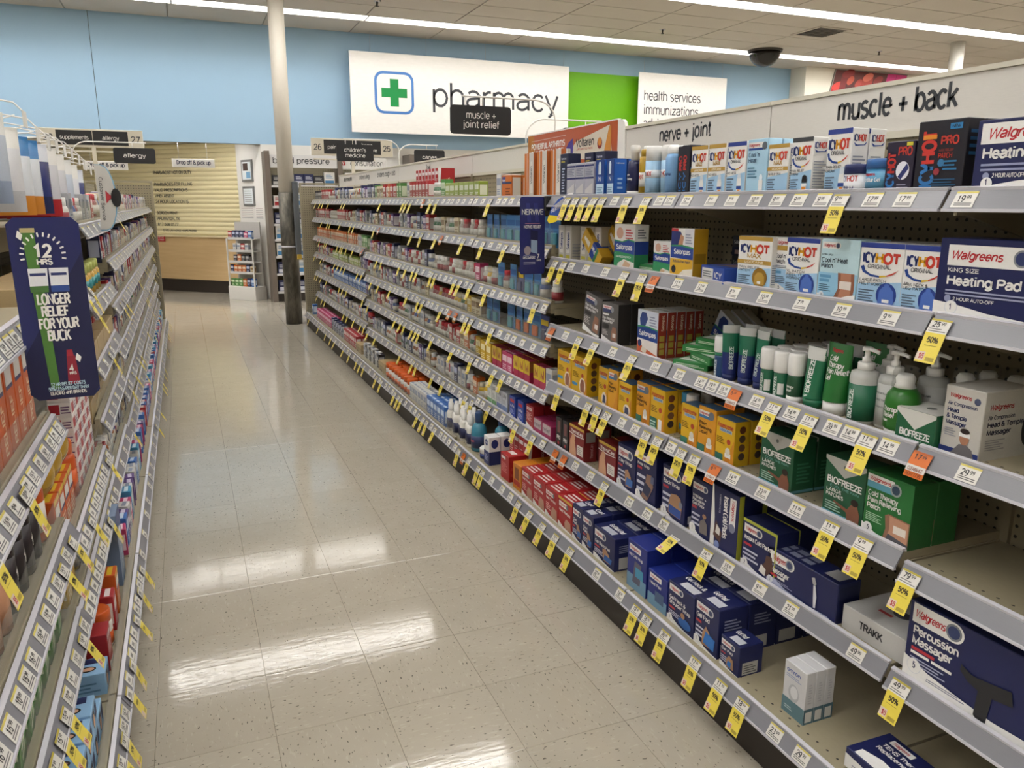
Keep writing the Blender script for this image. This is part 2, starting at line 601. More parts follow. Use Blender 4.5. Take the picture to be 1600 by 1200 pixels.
# ------------------------------------------------------------------ the room
def plane_fn(ox, oy, oz, ux, uy, off=0.0):
    """(x, z) on an upright plane through o; u = direction to the viewer's right; off lifts towards the viewer"""
    nx, ny = uy, -ux
    return lambda x, z: (ox + ux * x + nx * off, oy + uy * x + ny * off, oz + z)


floor = link('floor', MB().add([(-9, -7, -.0015), (17, -7, -.0015), (17, 18.5, -.0015), (-9, 18.5, -.0015)], [(0, 1, 2, 3)], M_FLOOR), kind='structure',
             label='waxed beige speckled vinyl tile floor of the aisle')
tb = MB().bbox(-.1519, .1519, -.1519, .1519, -.0014, 0, M_TILE, .0006)
tile_me = tb.mesh('floor_tile')
for i in range(-1, 5):
    for j in range(-3, 17):
        link('floor_tile', tile_me, floor, (-.185 + .3048 * (i + .5), 2.27 + .3048 * (j + .5), 0), rz=(PI / 2 if (i + j) % 2 else 0) + PI * ((i * 7 + j * 3) % 2))

# ceiling: painted grid strips between the lamp rows, tiles laid in it
ROWS = [11.3 - 2.58 * k for k in range(7)]
XS0, SEG = -7.2, 2.44
cb = MB()
edges = [12.35] + [e for r in ROWS for e in (r + .16, r - .16)] + [-7]
for a in range(0, len(edges), 2):
    cb.box(-9, 17, edges[a + 1], edges[a], CEIL + .012, CEIL + .04, M_GRID)
cb.box(-9, 17, -7, 12.35, CEIL + .22, CEIL + .25, M_GRID)
ceiling = link('ceiling', cb, kind='structure', label='suspended ceiling of off-white tiles in a thin grid')
tiles = []
for (y1, y0, n) in ((12.29, 11.47, 1), (11.13, 8.89, 4), (8.55, 6.31, 4)):
    st = (y1 - y0) / n
    for r in range(n):
        cy = y1 - st * (r + .5)
        key = round(st, 3)
        me = MB().box(-.601, .601, -st / 2 + .009, st / 2 - .009, 0, .013, M_CEIL).mesh('ceiling_tile')
        for k in range(16):
            x = -3.0 + 1.22 * k
            if cy < 8.6 and x < 4:
                continue
            link('ceiling_tile', me, ceiling, (x, cy, CEIL))
# lamps: recessed troffers in continuous rows
def lamp_meshes():
    h = MB()
    w2, l2, d = .158, SEG / 2 - .012, .125
    for s in (-1, 1):
        h.box(-l2 - .012, l2 + .012, min(s * w2, s * (w2 - .012)), max(s * w2, s * (w2 - .012)), -.002, d + .02, M_WHITE)
    h.box(-l2 - .012, -l2, -w2 + .012, w2 - .012, -.002, d + .02, M_WHITE)
    h.box(l2, l2 + .012, -w2 + .012, w2 - .012, -.002, d + .02, M_WHITE)
    dm = MB().box(-l2, l2, -w2 + .012, w2 - .012, d, d + .018, M_LAMP)
    return h.mesh('lamp_housing'), dm.mesh('lamp_diffuser')


hm, dm = lamp_meshes()
for r, y in enumerate(ROWS):
    for k in range(9):
        x = XS0 + SEG * (k + .5) - .02
        seen = 'row nearest the blue wall' if r == 0 else '%s row out from the blue wall' % nth(r)
        t = link('ceiling_light', None, loc=(x, y, CEIL), label='long recessed ceiling light, %s in the %s' % (nth(k), seen), cat='ceiling light', group='recessed light rows')
        link('housing', hm, t)
        link('diffuser', dm, t)

# back wall: two blue panels with a dark joint, white wall below on the right
wb = link('wall_back', MB().box(-8.9, 10.69, WALL_Y + .03, WALL_Y + .16, 2.2435, CEIL + .05, M_KICK), kind='structure', label='pale blue upper wall behind the pharmacy sign')
for x0, x1 in ((-8.9, -.9215), (-.9145, 10.69)):
    link('panel', MB().box(x0, x1, WALL_Y, WALL_Y + .03, 2.243, CEIL + .02, M_BLUE), wb)
link('wall_back_lower', MB().box(1.139, 10.69, WALL_Y, WALL_Y + .16, 0, 2.243, M_WHITEWALL), kind='structure', label='off-white wall under the blue panels')
wr = MB()
wr.box(10.69, 17, 11.9, 12.4, 0, CEIL + .02, M_CREAM)
link('wall_back_right', wr, kind='structure', label='projecting cream wall with the lipstick picture')
link('wall_right', MB().box(16.8, 17, -7, 12.4, 0, CEIL + .2, M_CREAM), kind='structure', label='cream side wall far across the store')
link('wall_left', MB().box(-9.2, -8.9, -7, 18.5, 0, CEIL + .2, M_CREAM), kind='structure', label='cream side wall of the store')
link('wall_front', MB().box(-9, 17, -7.2, -7, 0, CEIL + .2, M_CREAM), kind='structure', label='cream wall behind the viewer')
link('ceiling_recess', MB().box(-8.9, 1.139, WALL_Y + .16, 18.5, 2.325, 2.36, M_WHITEWALL), kind='structure', label='cream soffit over the pharmacy counter')
link('wall_recess_back', MB().box(-8.9, 2, 18.3, 18.5, 0, 2.4, M_CREAM), kind='structure', label='cream wall behind the shuttered counter')
# slanted white return wall
rb = MB()
P0, P1 = Vector((1.139, 12.3)), Vector((.835, 13.02))
q = Vector((.12, .05))
rb.prism([(P0.x, P0.y), (P0.x + q.x, P0.y + q.y), (P1.x + q.x, P1.y + q.y), (P1.x, P1.y)], 'z', 0, 2.36, M_WHITEWALL)
link('wall_return', rb, kind='structure', label='white slanted wall with the framed notices')

# lipstick picture on the projecting wall
pc = link('wall_picture', MB().prism([(11.22, 3.25), (11.36, 3.84), (13.15, 3.84), (12.98, 3.25)], 'y', 11.87, 11.9, mat('#8d8883')), label='wall picture of red lipsticks and pink blocks high on cream wall', cat='picture')
pp = MB()
pp.poly([(11.24, 11.8688, 3.27), (12.5, 11.8688, 3.27), (12.64, 11.8688, 3.83), (11.37, 11.8688, 3.83)], mat('#5c2320'))
for n_, (x, wd, top, c1, c2) in enumerate(((11.24, .26, 3.55, '#a8272c', '#cf3f38'), (11.42, .30, 3.78, '#7a2426', '#8d2c2c'), (11.56, .18, 3.66, '#4d1c1e', '#c4563f'), (11.77, .18, 3.62, '#631f1e', '#b4453a'), (11.93, .26, 3.74, '#a8392c', '#d9705a'), (12.2, .24, 3.70, '#561a1a', '#8d2f2a'))):
    yy = 11.868 - .0005 * n_
    sk = .2
    pp.poly([(x, yy, 3.27), (x + wd, yy, 3.27), (x + wd + (top - 3.27) * sk, yy, top), (x + (top - 3.27) * sk, yy, top)], mat(c1))
    pp.poly([(x + (top - 3.27) * sk + wd / 2 + wd / 2 * math.cos(t * PI / 8), yy - .0002, top + .07 * math.sin(t * PI / 8) + .04 * math.cos(t * PI / 8)) for t in range(16)], mat(c2))
pp.poly([(12.5, 11.864, 3.27), (13.0, 11.864, 3.27), (13.13, 11.864, 3.83), (12.64, 11.864, 3.83)], mat('#c92a78'))
pp.poly([(12.75, 11.863, 3.27), (12.76, 11.863, 3.27), (12.87, 11.863, 3.83), (12.86, 11.863, 3.83)], mat('#8d1c52'))
link('picture_print', pp, pc)

# shuttered pharmacy counter, set at 45 degrees
SR, SD = Vector((.835, 13.02)), Vector((-.717, .697))
SN = Vector((-.697, -.717))


def sh_box(mb, s0, s1, d0, d1, z0, z1, m):
    """box on the shutter plane: s along the plane from its near end, d out towards the aisle"""
    def P(s, d):
        v = SR + SD * s + SN * d
        return (v.x, v.y)
    mb.prism([P(s0, d0), P(s1, d0), P(s1, d1), P(s0, d1)], 'z', z0, z1, m)


ctr = link('pharmacy_counter', None, label='pale wood pharmacy counter front with black base under shutter', cat='counter')
b = MB(); sh_box(b, .0, 4.6, -.3, 0, .2, .88, M_WOOD); link('front_panel', b, ctr)
b = MB(); sh_box(b, .0, 4.6, -.3, -.03, 0, .2, M_KICK); link('base', b, ctr)
b = MB(); sh_box(b, .0, 4.6, -.3, .03, .88, .905, mat('#d9cba6')); link('ledge', b, ctr)
shut = link('roller_shutter', None, label='closed cream roller shutter above the wood counter', cat='shutter')
M_SLAT = mat('#eadfb6', 0.32)
for k in range(20):
    z0 = .907 + .0703 * k
    b = MB()
    n = 6
    prof = [(math.sin(PI * i / n) * .017, z0 + .067 * i / n) for i in range(n + 1)]
    vs, fs = [], []
    for d, z in prof:
        for s in (0, 4.6):
            v = SR + SD * s + SN * (d - .06)
            vs.append((v.x, v.y, z))
    fs = [(2 * i, 2 * i + 1, 2 * i + 3, 2 * i + 2) for i in range(n)]
    b.add(vs, fs, M_SLAT, True)
    link('slat', b, shut)
b = MB(); sh_box(b, -.02, 4.6, -.12, -.062, .906, 2.32, mat('#b3a57a')); link('backing', b, shut)
b = MB(); sh_box(b, -.02, 0, -.12, -.02, .906, 2.32, mat('#d9d2bb')); link('guide_channel', b, shut)
tx = MB()
for z, s, cpt in ((1.86, 'PHARMACIST NOT ON DUTY', .05), (1.68, 'PHARMACIES FOR FILLING', .045), (1.59, 'VALID PRESCRIPTIONS', .045), (1.50, 'WHEN ABSENT', .045),
                  (1.41, '24 HOUR LOCATION IS', .045), (1.23, 'GORDON PRINT', .045), (1.14, 'ARLINGTON, TX', .045), (1.05, '817 568 0177', .045), (.96, 'STATE LAW NOTICE HOURS POSTED', .03)):
    put_text(tx, s, lambda x, zz: (SR.x + SD.x * (1.72 - x) + SN.x * -.041, SR.y + SD.y * (1.72 - x) + SN.y * -.041, zz), 0 if cpt > .04 else .1, z, cpt, M_DARKTXT, width=(.036 if cpt > .04 else .024) * len(s), stroke=.13)
link('lettering', tx, shut)
b = MB(); sh_box(b, 1.55, 1.73, .005, .02, .80, .9, mat('#b3202a'))
rs = link('counter_notice', b, label='small red notice on the counter edge', cat='notice')
tx = MB(); put_text(tx, 'COUNTER', lambda x, zz: (SR.x + SD.x * (1.72 - x) + SN.x * .0215, SR.y + SD.y * (1.72 - x) + SN.y * .0215, zz), .01, .86, .022, M_WHITE, width=.15)
put_text(tx, 'CLOSED', lambda x, zz: (SR.x + SD.x * (1.72 - x) + SN.x * .0215, SR.y + SD.y * (1.72 - x) + SN.y * .0215, zz), .01, .82, .022, M_WHITE, width=.15)
link('lettering', tx, rs)


# unseen fill lights, added behind the blue wall's lower edge to brighten the shutter
for i in range(3):
    t = link('fill_light', None, loc=(.1 - 1.3 * i, 12.6, 2.325), label='added fill light behind the blue wall edge above the shutter, %s from the column' % nth(i), cat='fill light', group='added fill lights over the counter')
    link('housing', MB().box(-.62, .62, -.09, .09, -.012, 0, M_WHITE), t)
    link('diffuser', MB().box(-.6, .6, -.075, .075, -.018, -.0121, M_LAMP), t)


# hanging white signs
def hang_sign(name, x0, x1, y, z0, z1, m, label, texts, wires=(), top=2.32, cat='sign', depth=.02):
    r = link(name, None, loc=(x0, y, z0), label=label, cat=cat)
    link('board', MB().bbox(0, x1 - x0, 0, depth, 0, z1 - z0, m, .002), r)
    for wx in wires:
        link('wire', MB().tube([(wx - x0, depth / 2, z1 - z0), (wx - x0, depth / 2, top - z0)], .002, M_RIDGE, 4), r)
    if texts:
        tb = MB()
        for s, u, v, cap, width, mm, st in texts:
            put_text(tb, s, lambda a, c: (a, -.0008, c), u - x0, v - z0, cap, mm, width, st)
        link('lettering', tb, r)
    return r


M_NAVY = mat('#1c2147', 0.5)
hang_sign('counter_sign', -.065, .51, 12.6, 1.915, 2.03, M_SIGN, 'white sign reading drop off and pick up before shutter', [('Drop off & pick up', -.005, 1.955, .055, .46, M_NAVY, .13)], (.03, .41))
hang_sign('counter_sign', -1.2, -.64, 12.6, 1.86, 1.975, M_SIGN, 'white counter sign mostly hidden behind the black allergy flag', [('Drop off & pick up', -1.14, 1.9, .055, .46, M_NAVY, .13)], (-1.1, -.74))
big = hang_sign('pharmacy_sign', 2.435, 5.99, 12.08, 2.443, 3.572, M_SIGN, 'large white hanging sign with green cross reading pharmacy', [('pharmacy', 3.665, 2.865, .335, 2.14, mat('#3e4046'), .082)], (2.75, 3.6, 4.35, 4.55, 5.3, 5.9), CEIL, depth=.03)
lg = MB()
cx, cz, hw, rr = .655, .577, .30, .13
def rsq(h, r, off):
    pts = []
    for qx, qz, a in ((1, 1, 0), (-1, 1, 90), (-1, -1, 180), (1, -1, 270)):
        pts += [(cx + qx * (h - r) + r * math.cos(rad(a + t)), off, cz + qz * (h - r) + r * math.sin(rad(a + t))) for t in (0, 22.5, 45, 67.5, 90)]
    return pts
lg.poly(rsq(.30, .13, -.001), mat('#4a7fc4'))
lg.poly(rsq(.262, .10, -.0016), M_SIGN)
a, c = .065, .195
lg.poly([(cx + px, -.0022, cz + pz) for px, pz in ((-a, -c), (a, -c), (a, -a), (c, -a), (c, a), (a, a), (a, c), (-a, c), (-a, a), (-c, a), (-c, -a), (-a, -a))], mat('#0f8a45'))
link('cross_logo', lg, big)
hang_sign('green_panel', 5.9, 7.42, 12.2795, 2.3, 3.53, mat('#6db800', 0.5), 'plain bright green panel between the white pharmacy signs', [], (), CEIL)
hang_sign('services_sign', 7.305, 9.1, 12.08, 2.443, 3.572, M_SIGN, 'white hanging sign listing health services and immunizations', [
    ('health services', 7.41, 3.135, .15, 1.16, mat('#3a3b40'), .09), ('immunizations', 7.41, 2.908, .15, 1.13, mat('#3a3b40'), .09), ('advice', 7.41, 2.685, .15, .5, mat('#3a3b40'), .09)], (7.4, 8.4, 9.0), CEIL)
cons = hang_sign('consultation_sign', 2.17, 2.9, 11.96, 1.90, 2.065, mat('#d9d7d3'), 'grey-white sign with red logo reading consultation', [('consultation', 2.36, 1.955, .075, .5, mat('#4a4b50'), .09)], (2.25, 2.8), 2.24)
lg = MB(); lg.poly([(.035, -.001, .055), (.12, -.001, .055), (.12, -.001, .13), (.035, -.001, .13)], mat('#b3222e')); lg.poly([(.04, -.001, .056), (.075, -.001, .056), (.055, -.001, .03)], mat('#b3222e'))
put_text(lg, 'W', lambda a, c: (a, -.002, c), .05, .07, .045, M_WHITE, .055, .14)
link('red_logo', lg, cons)

# framed notices on the slanted white wall
RD = (P0 - P1).normalized()
def ret(s, z, off):
    v = P0 - RD * s
    return (v.x + RD.y * off, v.y - RD.x * off, z)
def ret_box(mb, s0, s1, o0, o1, z0, z1, m):
    pts = [ret(s, 0, o)[:2] for s, o in ((s0, o0), (s1, o0), (s1, o1), (s0, o1))]
    mb.prism(pts, 'z', z0, z1, m)
for i, (s0, s1, z0, z1, lb) in enumerate(((.27, .60, 1.725, 2.04, 'silver framed portrait and blue certificate on slanted white wall'), (.262, .60, 1.372, 1.655, 'silver framed printed licence below the framed portrait'))):
    f = link('picture_frame', None, label=lb, cat='picture frame')
    b = MB(); ret_box(b, s0, s1, 0, .02, z0, z1, mat('#8f9091', 0.35, 0.4)); link('frame', b, f)
    b = MB(); ret_box(b, s0 + .03, s1 - .03, .02, .0215, z0 + .03, z1 - .03, mat('#dfe6ea')); link('sheet', b, f)
    b = MB()
    if i == 0:
        ret_box(b, s0 + .12, s1 - .06, .0216, .022, z0 + .16, z1 - .05, mat('#4b3a36'))
        ret_box(b, s0 + .05, s1 - .15, .0216, .022, z0 + .05, z0 + .14, mat('#7fb0d6'))
    else:
        for k in range(6):
            ret_box(b, s0 + .06, s1 - .06, .0216, .022, z0 + .06 + .03 * k, z0 + .07 + .03 * k, mat('#9a9a98'))
    link('print', b, f)
for i, (s0, s1, lb) in enumerate(((.32, .74, 'printed paper notice with red lines under framed licence'), (.02, .29, 'narrow printed paper notice beside the larger notice'))):
    b = MB(); ret_box(b, s0, s1, .001, .003, 1.17, 1.368, mat('#e3e0dc')); f = link('paper_notice', b, label=lb, cat='notice')
    b = MB()
    for k in range(6):
        ret_box(b, s0 + .03, s1 - .03, .003, .0034, 1.19 + .028 * k, 1.198 + .028 * k, mat('#a38c8c' if k % 2 else '#8d8d92'))
    link('print', b, f)

# pillar with scuffed metal wrap
pil = link('column', None, loc=(1.15, 9.64, 0), label='round white column with scuffed dark metal wrap at aisle end', cat='column')
link('shaft', MB().lathe([(.088, 1.5), (.088, CEIL)], mat('#d8d2c6', 0.5), 24), pil)
link('metal_wrap', MB().lathe([(.097, 0), (.097, 1.53), (.09, 1.535)], M_STEEL, 24), pil)
link('band', MB().lathe([(.0985, .905), (.0985, .925)], M_RIDGE, 24), pil)
hd = link('scanner_mount', None, loc=(1.235, 9.535, .8), label='long grey plastic mount strapped to the column wrap', cat='wall mount')
link('body', MB().bbox(-.03, .035, -.02, .05, .03, .86, mat('#5d6165', 0.5), .012), hd)
link('clip', MB().bbox(-.02, .03, -.022, .03, -.03, .03, mat('#c9a63a'), .006), hd)
link('column_far', MB().lathe([(.10, 0), (.10, CEIL)], mat('#dedbd3', 0.5), 20, 11.28, 9.3), label='plain white column rising behind the muscle and back header', cat='column')
# ceiling fittings
dome = link('security_dome', None, loc=(9.0, 11.0, CEIL), label='black half-round security camera dome on the ceiling', cat='camera dome')
link('ring', MB().lathe([(.27, -.03), (.28, 0)], mat('#3a3530'), 24), dome)
link('bubble', MB().lathe([(.25 * math.cos(rad(a)), -.03 - .23 * math.sin(rad(a))) for a in (0, 15, 30, 45, 60, 75, 89)], mat('#15120f', 0.12), 24), dome)
vt = link('air_vent', None, loc=(8.8, 9.55, CEIL - .002), label='square dark louvred air vent in the ceiling', cat='vent')
link('frame', MB().box(-.30, .30, -.30, -.26, -.012, .01, M_CEIL).box(-.30, .30, .26, .30, -.012, .01, M_CEIL).box(-.3, -.26, -.26, .26, -.012, .01, M_CEIL).box(.26, .3, -.26, .26, -.012, .01, M_CEIL), vt)
link('backing', MB().box(-.26, .26, -.26, .26, .0, .008, M_BLACK), vt)
for k in range(8):
    y = -.23 + .064 * k
    link('slat', MB().prism([(y, -.01), (y + .02, -.012), (y + .035, 0), (y + .015, 0)], 'x', -.26, .26, mat('#5d564c')), vt)
for i, (x, y) in enumerate(((6.6, 10.32), (10.76, 10.33), (2.46, 10.34))):
    s = link('sprinkler_head', None, loc=(x, y, CEIL), label=('small sprinkler head %s' % ('above the green panel', 'beside the far white column', 'above the left end of the pharmacy sign')[i]), cat='sprinkler')
    link('plate', MB().lathe([(.04, -.006), (.045, 0)], M_RIDGE, 12), s)
    link('nozzle', MB().lathe([(.022, -.06), (.022, -.055), (.008, -.05), (.012, -.006)], M_KICK, 10), s)

# ------------------------------------------------------------------ shelving
NBAY = 10
LEV = {0: [1.445, 1.200, .920, .655, .395], 1: [1.445, 1.198, .920, .678, .404], 2: [1.445, 1.198, .920, .678, .404],
       3: [1.445, 1.236, 1.006, .818, .612, .403]}
for k in (4, 5, 6):
    LEV[k] = [1.445, 1.240, 1.011, .821, .612, .372]
for k in (7, 8, 9):
    LEV[k] = [1.443, 1.247, 1.040, .853, .640, .400]
FENCED = {3: (1, 2, 3), 4: (0, 1, 2, 3, 4, 5, 6), 5: (0, 1, 2, 3, 4, 5, 6), 6: (0, 1, 2, 3, 4, 5, 6), 7: (0, 1, 2, 3, 4, 5, 6), 8: (0, 1, 2, 3, 4, 5, 6), 9: (0, 1, 2, 3, 4, 5, 6)}
BASE_Z = .165
LLEV = {1: [1.19, .930, .666, .435], 2: [1.15, .585, .425]}
for k in range(3, 10):
    LLEV[k] = [1.36, 1.16, .96, .76, .57, .39]
LLEV[3] = [1.34, 1.07, .86, .67, .42]
LFENCED = {1: (1, 2, 3, 4), 2: (1, 2, 3)}
for k in range(3, 10):
    LFENCED[k] = (0, 1, 2, 3, 4, 5) if k > 3 else (0, 3, 4)
BAYNAME = {'R': 'right', 'L': 'left'}
CACHE = {}


def shelf_parts(front, depth, fence, slots):
    """deck mesh, rail mesh, fence mesh, fence-base mesh for a shelf whose top is z=0"""
    key = (front, depth, fence, slots)
    if key in CACHE:
        return CACHE[key]
    W0, W1 = .004, BAY - .004
    d = MB().box(W0, W1, front + .012, depth, -.020, 0, M_SHELF2)
    d.box(W0, W1, front + .013, front + .03, -.040, -.020, M_SHELF)
    r = MB()
    f = front
    r.prism([(f + .0115, .004), (f + .0075, .004), (f - .0145, -.034), (f - .0105, -.036)], 'x', W0, W1, M_RAIL)
    rd = MB()
    rd.prism([(f + .014, .003), (f + .006, .001), (f + .004, .007), (f + .014, .009)], 'x', W0, W1, M_RIDGE)
    rd2 = MB()
    rd2.prism([(f - .010, -.033), (f - .017, -.033), (f - .017, -.039), (f - .008, -.039)], 'x', W0, W1, M_RIDGE)
    fm = fb = sl = None
    if fence:
        fb = MB().box(W0, W1, f + .016, f + .032, 0, .016, M_SHELF2).mesh('fence_base')
        fm = MB().box(W0 + .002, W1 - .002, f + .018, f + .021, .016, .082, M_CLEAR).mesh('clear_fence')
    if slots:
        s = MB()
        for i in range(28):
            x = .03 + i * .0316
            for yy in (f + .05,):
                s.poly([(x + .004 * math.cos(t * PI / 3), yy + .003 * math.sin(t * PI / 3), .0005) for t in range(6)], M_KICK)
        sl = s.mesh('punched_slots')
    CACHE[key] = (d.mesh('deck'), r.mesh('price_rail'), rd.mesh('rail_bead'), rd2.mesh('rail_bead'), fm, fb, sl)
    return CACHE[key]


def bracket_mesh(front, depth):
    return MB().prism([(front + .03, -.004), (depth, -.004), (depth, -.085), (depth - .06, -.08), (front + .06, -.03), (front + .03, -.03)], 'x', .0, .004, M_SHELF2).mesh('bracket')


def header_text(root, s, u, cap, width, st=.1, v=.035):
    tb = MB()
    put_text(tb, s, lambda a, c: (a, -.0012, c), u, v, cap, M_DARKTXT, width, st)
    link('lettering', tb, root)


def bay(side, k, levels, fenced):
    right = side == 'R'
    y0, y1 = bay_y(k - 1), bay_y(k)
    lip, back, base = (LIP_X, BACK_X, BASE_X) if right else (LLIP_X, LBACK_X, LBASE_X)
    D = abs(back - lip)
    B = -abs(base - lip)
    loc = (lip, y1, 0) if right else (lip, y0, 0)
    rz = -PI / 2 if right else PI / 2
    r = link('shelving_bay', None, loc=loc, rz=rz, label='beige steel shelving bay, %s from the viewer along the %s of the aisle' % (nth(k if right else k - 1), BAYNAME[side]), cat='shelving', group='shelving along the %s of the aisle' % BAYNAME[side])
    top = 1.60 if right else 1.58
    link('back_panel', MB().box(.002, BAY - .002, D, D + .018, .1, top, M_PEG), r)
    ks = MB()
    for x in (.0, BAY - .0149):
        ks = MB().box(x, x + .0149, D - .012, D + .016, .05, top - .003, M_SHELF)
        link('upright', ks, r)
    link('kick_plate', MB().box(.001, BAY - .001, B + .018, B + .026, 0, BASE_Z - .036, M_KICK), r)
    zs = list(levels) + [BASE_Z]
    for i, z in enumerate(zs):
        isb = i == len(levels)
        fr = B if isb else 0.0
        d, ra, r1, r2, fm, fb, sl = shelf_parts(round(fr, 4), round(D - .0125, 4), i in fenced, right and k <= 3)
        s = link('base_shelf' if isb else 'shelf', d, r, (0, 0, z))
        link('price_rail', ra, s)
        link('rail_bead', r1, s)
        link('rail_bead', r2, s)
        if fm:
            link('fence_base', fb, s)
            link('clear_fence', fm, s)
        if sl:
            link('punched_slots', sl, s)
        if not isb:
            bm = CACHE.setdefault(('br', D), bracket_mesh(0, D - .013))
            link('bracket', bm, s, (.0, 0, -.017))
            link('bracket', bm, s, (BAY - .004, 0, -.017))
    if right:
        h = link('header_panel', MB().box(.002, BAY - .002, D - .004, D + .014, 1.603, 1.715, mat('#d6d2cb', 0.5)), r)
        link('header_cap', MB().box(.002, BAY - .002, D - .01, D + .02, 1.7155, 1.727, mat('#cfc9b8')), r)
        link('header_rail', MB().box(.002, BAY - .002, D - .01, D + .02, 1.585, 1.6025, mat('#cfc9b8')), r)
        T = {1: ('muscle + back', .275, .056, .375, .135, .043), 2: ('nerve + joint', .29, .047, .322, .135, .048), 6: ('Travel', .80, .05, .11, .12, .045),
             7: ("children's cough + cold", .11, .04, .67, .12, .05), 8: ("children's allergy", .22, .04, .48, .12, .05), 9: ('baby homeopathic', .3, .04, .45, .12, .05)}.get(k)
        if T:
            s, u, cap, wd, st, v = T
            tb = MB()
            put_text(tb, s, lambda a, c: (a, D - .0048, 1.603 + c), u, v, cap, M_DARKTXT, wd, st)
            link('lettering', tb, h)
    return r


for k in range(0, NBAY):
    bay('R', k, LEV[k], FENCED.get(k, ()))
for k in range(1, NBAY):
    bay('L', k, LLEV[k], LFENCED[k])
YEND = bay_y(NBAY - 1)
for sx0, sx1, nm in ((1.262, 2.22, 'right'), (-1.24, -.258, 'left')):
    e = link('shelf_end_panel', None, loc=(0, YEND + .012, 0), label='beige pegboard end panel closing the far end of the %s shelving' % nm, cat='panel')
    link('board', MB().box(sx0 + .02, sx1 - .02, 0, .02, .12, 1.60, M_PEG), e)
    for xa in (sx0, sx1 - .0205):
        link('post', MB().box(xa, xa + .0195, -.005, .03, 0, 1.62, M_SHELF2), e)
    link('top_rail', MB().box(sx0, sx1, -.005, .03, 1.6205, 1.64, M_SHELF2), e)


# aisle flags on bent wire arms
def flag(x_arm, x0, x1, y, z0, z1, lines, label, left_side):
    r = link('aisle_flag', None, loc=(0, y, 0), label=label, cat='sign', group='black aisle flags')
    s = -1 if x0 < x_arm else 1
    xe = x0 + .06 if s < 0 else x1 - .06
    zt = z1 + .04
    pts = [(x_arm, 0, 1.60 if x_arm > 0 else 1.45), (x_arm, 0, zt - .09)]
    pts += [(x_arm + s * .11 * (1 - math.cos(rad(a))), 0, zt - .09 + .09 * math.sin(rad(a))) for a in (20, 40, 60, 80, 90)]
    pts += [(xe, 0, zt)]
    link('wire_arm', MB().tube(pts, .0045, M_WHITE, 8), r)
    for xx in (xe - s * .015, xe - s * .10):
        link('hook', MB().tube([(xx, 0, zt), (xx, 0, z1 - .008)], .003, M_WHITE, 6), r)
    c = .015
    pl = [(x0 + c, z0), (x1 - c, z0), (x1 - .004, z0 + .004), (x1, z0 + c), (x1, z1 - c), (x1 - .004, z1 - .004), (x1 - c, z1), (x0 + c, z1), (x0 + .004, z1 - .004), (x0, z1 - c), (x0, z0 + c), (x0 + .004, z0 + .004)]
    link('board', MB().prism(pl, 'y', -.004, .004, M_BLACK), r)
    tb = MB()
    n = len(lines)
    for i, (t, wd) in enumerate(lines):
        put_text(tb, t, lambda a, q: (a, -.005, q), (x0 + x1) / 2, (z0 + z1) / 2 + (n / 2 - 1 - i) * .042 + .008, .030, M_WHITE, wd, .1, align='c')
    link('lettering', tb, r)


flag(1.716, 1.180, 1.481, 3.6, 1.733, 1.861, [('muscle +', .15), ('joint relief', .18)], 'black flag sign reading muscle and joint relief over the aisle', True)
flag(1.735, 1.95, 2.25, 4.0, 1.69, 1.82, [('first aid', .16)], 'black flag sign mostly hidden behind the orange header', False)
flag(1.716, 1.196, 1.498, 6.6, 1.748, 1.882, [("children's", .18), ('medicine', .165)], 'black flag sign reading childrens medicine in the distance', True)
flag(1.735, 1.87, 2.14, 6.7, 1.74, 1.86, [('canes', .13)], 'black flag sign reading canes beyond the header', False)
flag(-.73, -.449, -.152, 7.0, 1.716, 1.832, [('allergy', .16)], 'black flag sign reading allergy over the aisle', True)


def aisle_board(xc, y, z0, z1, texts, label):
    r = link('aisle_number_sign', None, loc=(xc, y, 0), label=label, cat='sign', group='aisle number signs')
    wd = .45
    link('board', MB().bbox(-wd, wd, -.012, .012, z0, z1, mat('#d9d2c0'), .003), r)
    link('post', MB().box(-.018, .018, -.0115, .0115, 1.45, z0, mat('#d9d2c0')), r)
    link('lower_rail', MB().box(-wd * .95, wd * .55, -.011, .011, z0 - .045, z0 - .03, mat('#d9d2c0')), r)
    for a, bq in ((-.315, -.003), (.003, .315)):
        link('dark_panel', MB().box(a, bq, -.0145, -.0123, z0 + .022, z1 - .016, M_BLACK), r)
    tb = MB()
    for s, u, v, cap, w2, dark in texts:
        put_text(tb, s, lambda a, c: (a, -.016, c), u, z0 + v, cap, M_DARKTXT if dark else M_WHITE, w2, .11, align='c')
    link('lettering', tb, r)


aisle_board(1.81, 9.0, 1.922, 2.105, [('26', -.382, .06, .058, .085, 1), ('pain relief', -.16, .075, .036, .23, 0), ('home', .16, .105, .036, .12, 0), ('healthcare', .16, .05, .036, .22, 0), ('25', .382, .06, .058, .085, 1)],
            'cream aisle sign numbered 26 and 25 with dark panels')
aisle_board(-.745, 9.0, 1.945, 2.118, [('28', -.382, .06, .058, .085, 1), ('supplements', -.16, .075, .036, .25, 0), ('allergy', .16, .075, .036, .15, 0), ('27', .382, .055, .058, .085, 1)],
            'cream aisle sign numbered 28 and 27 for supplements and allergy')

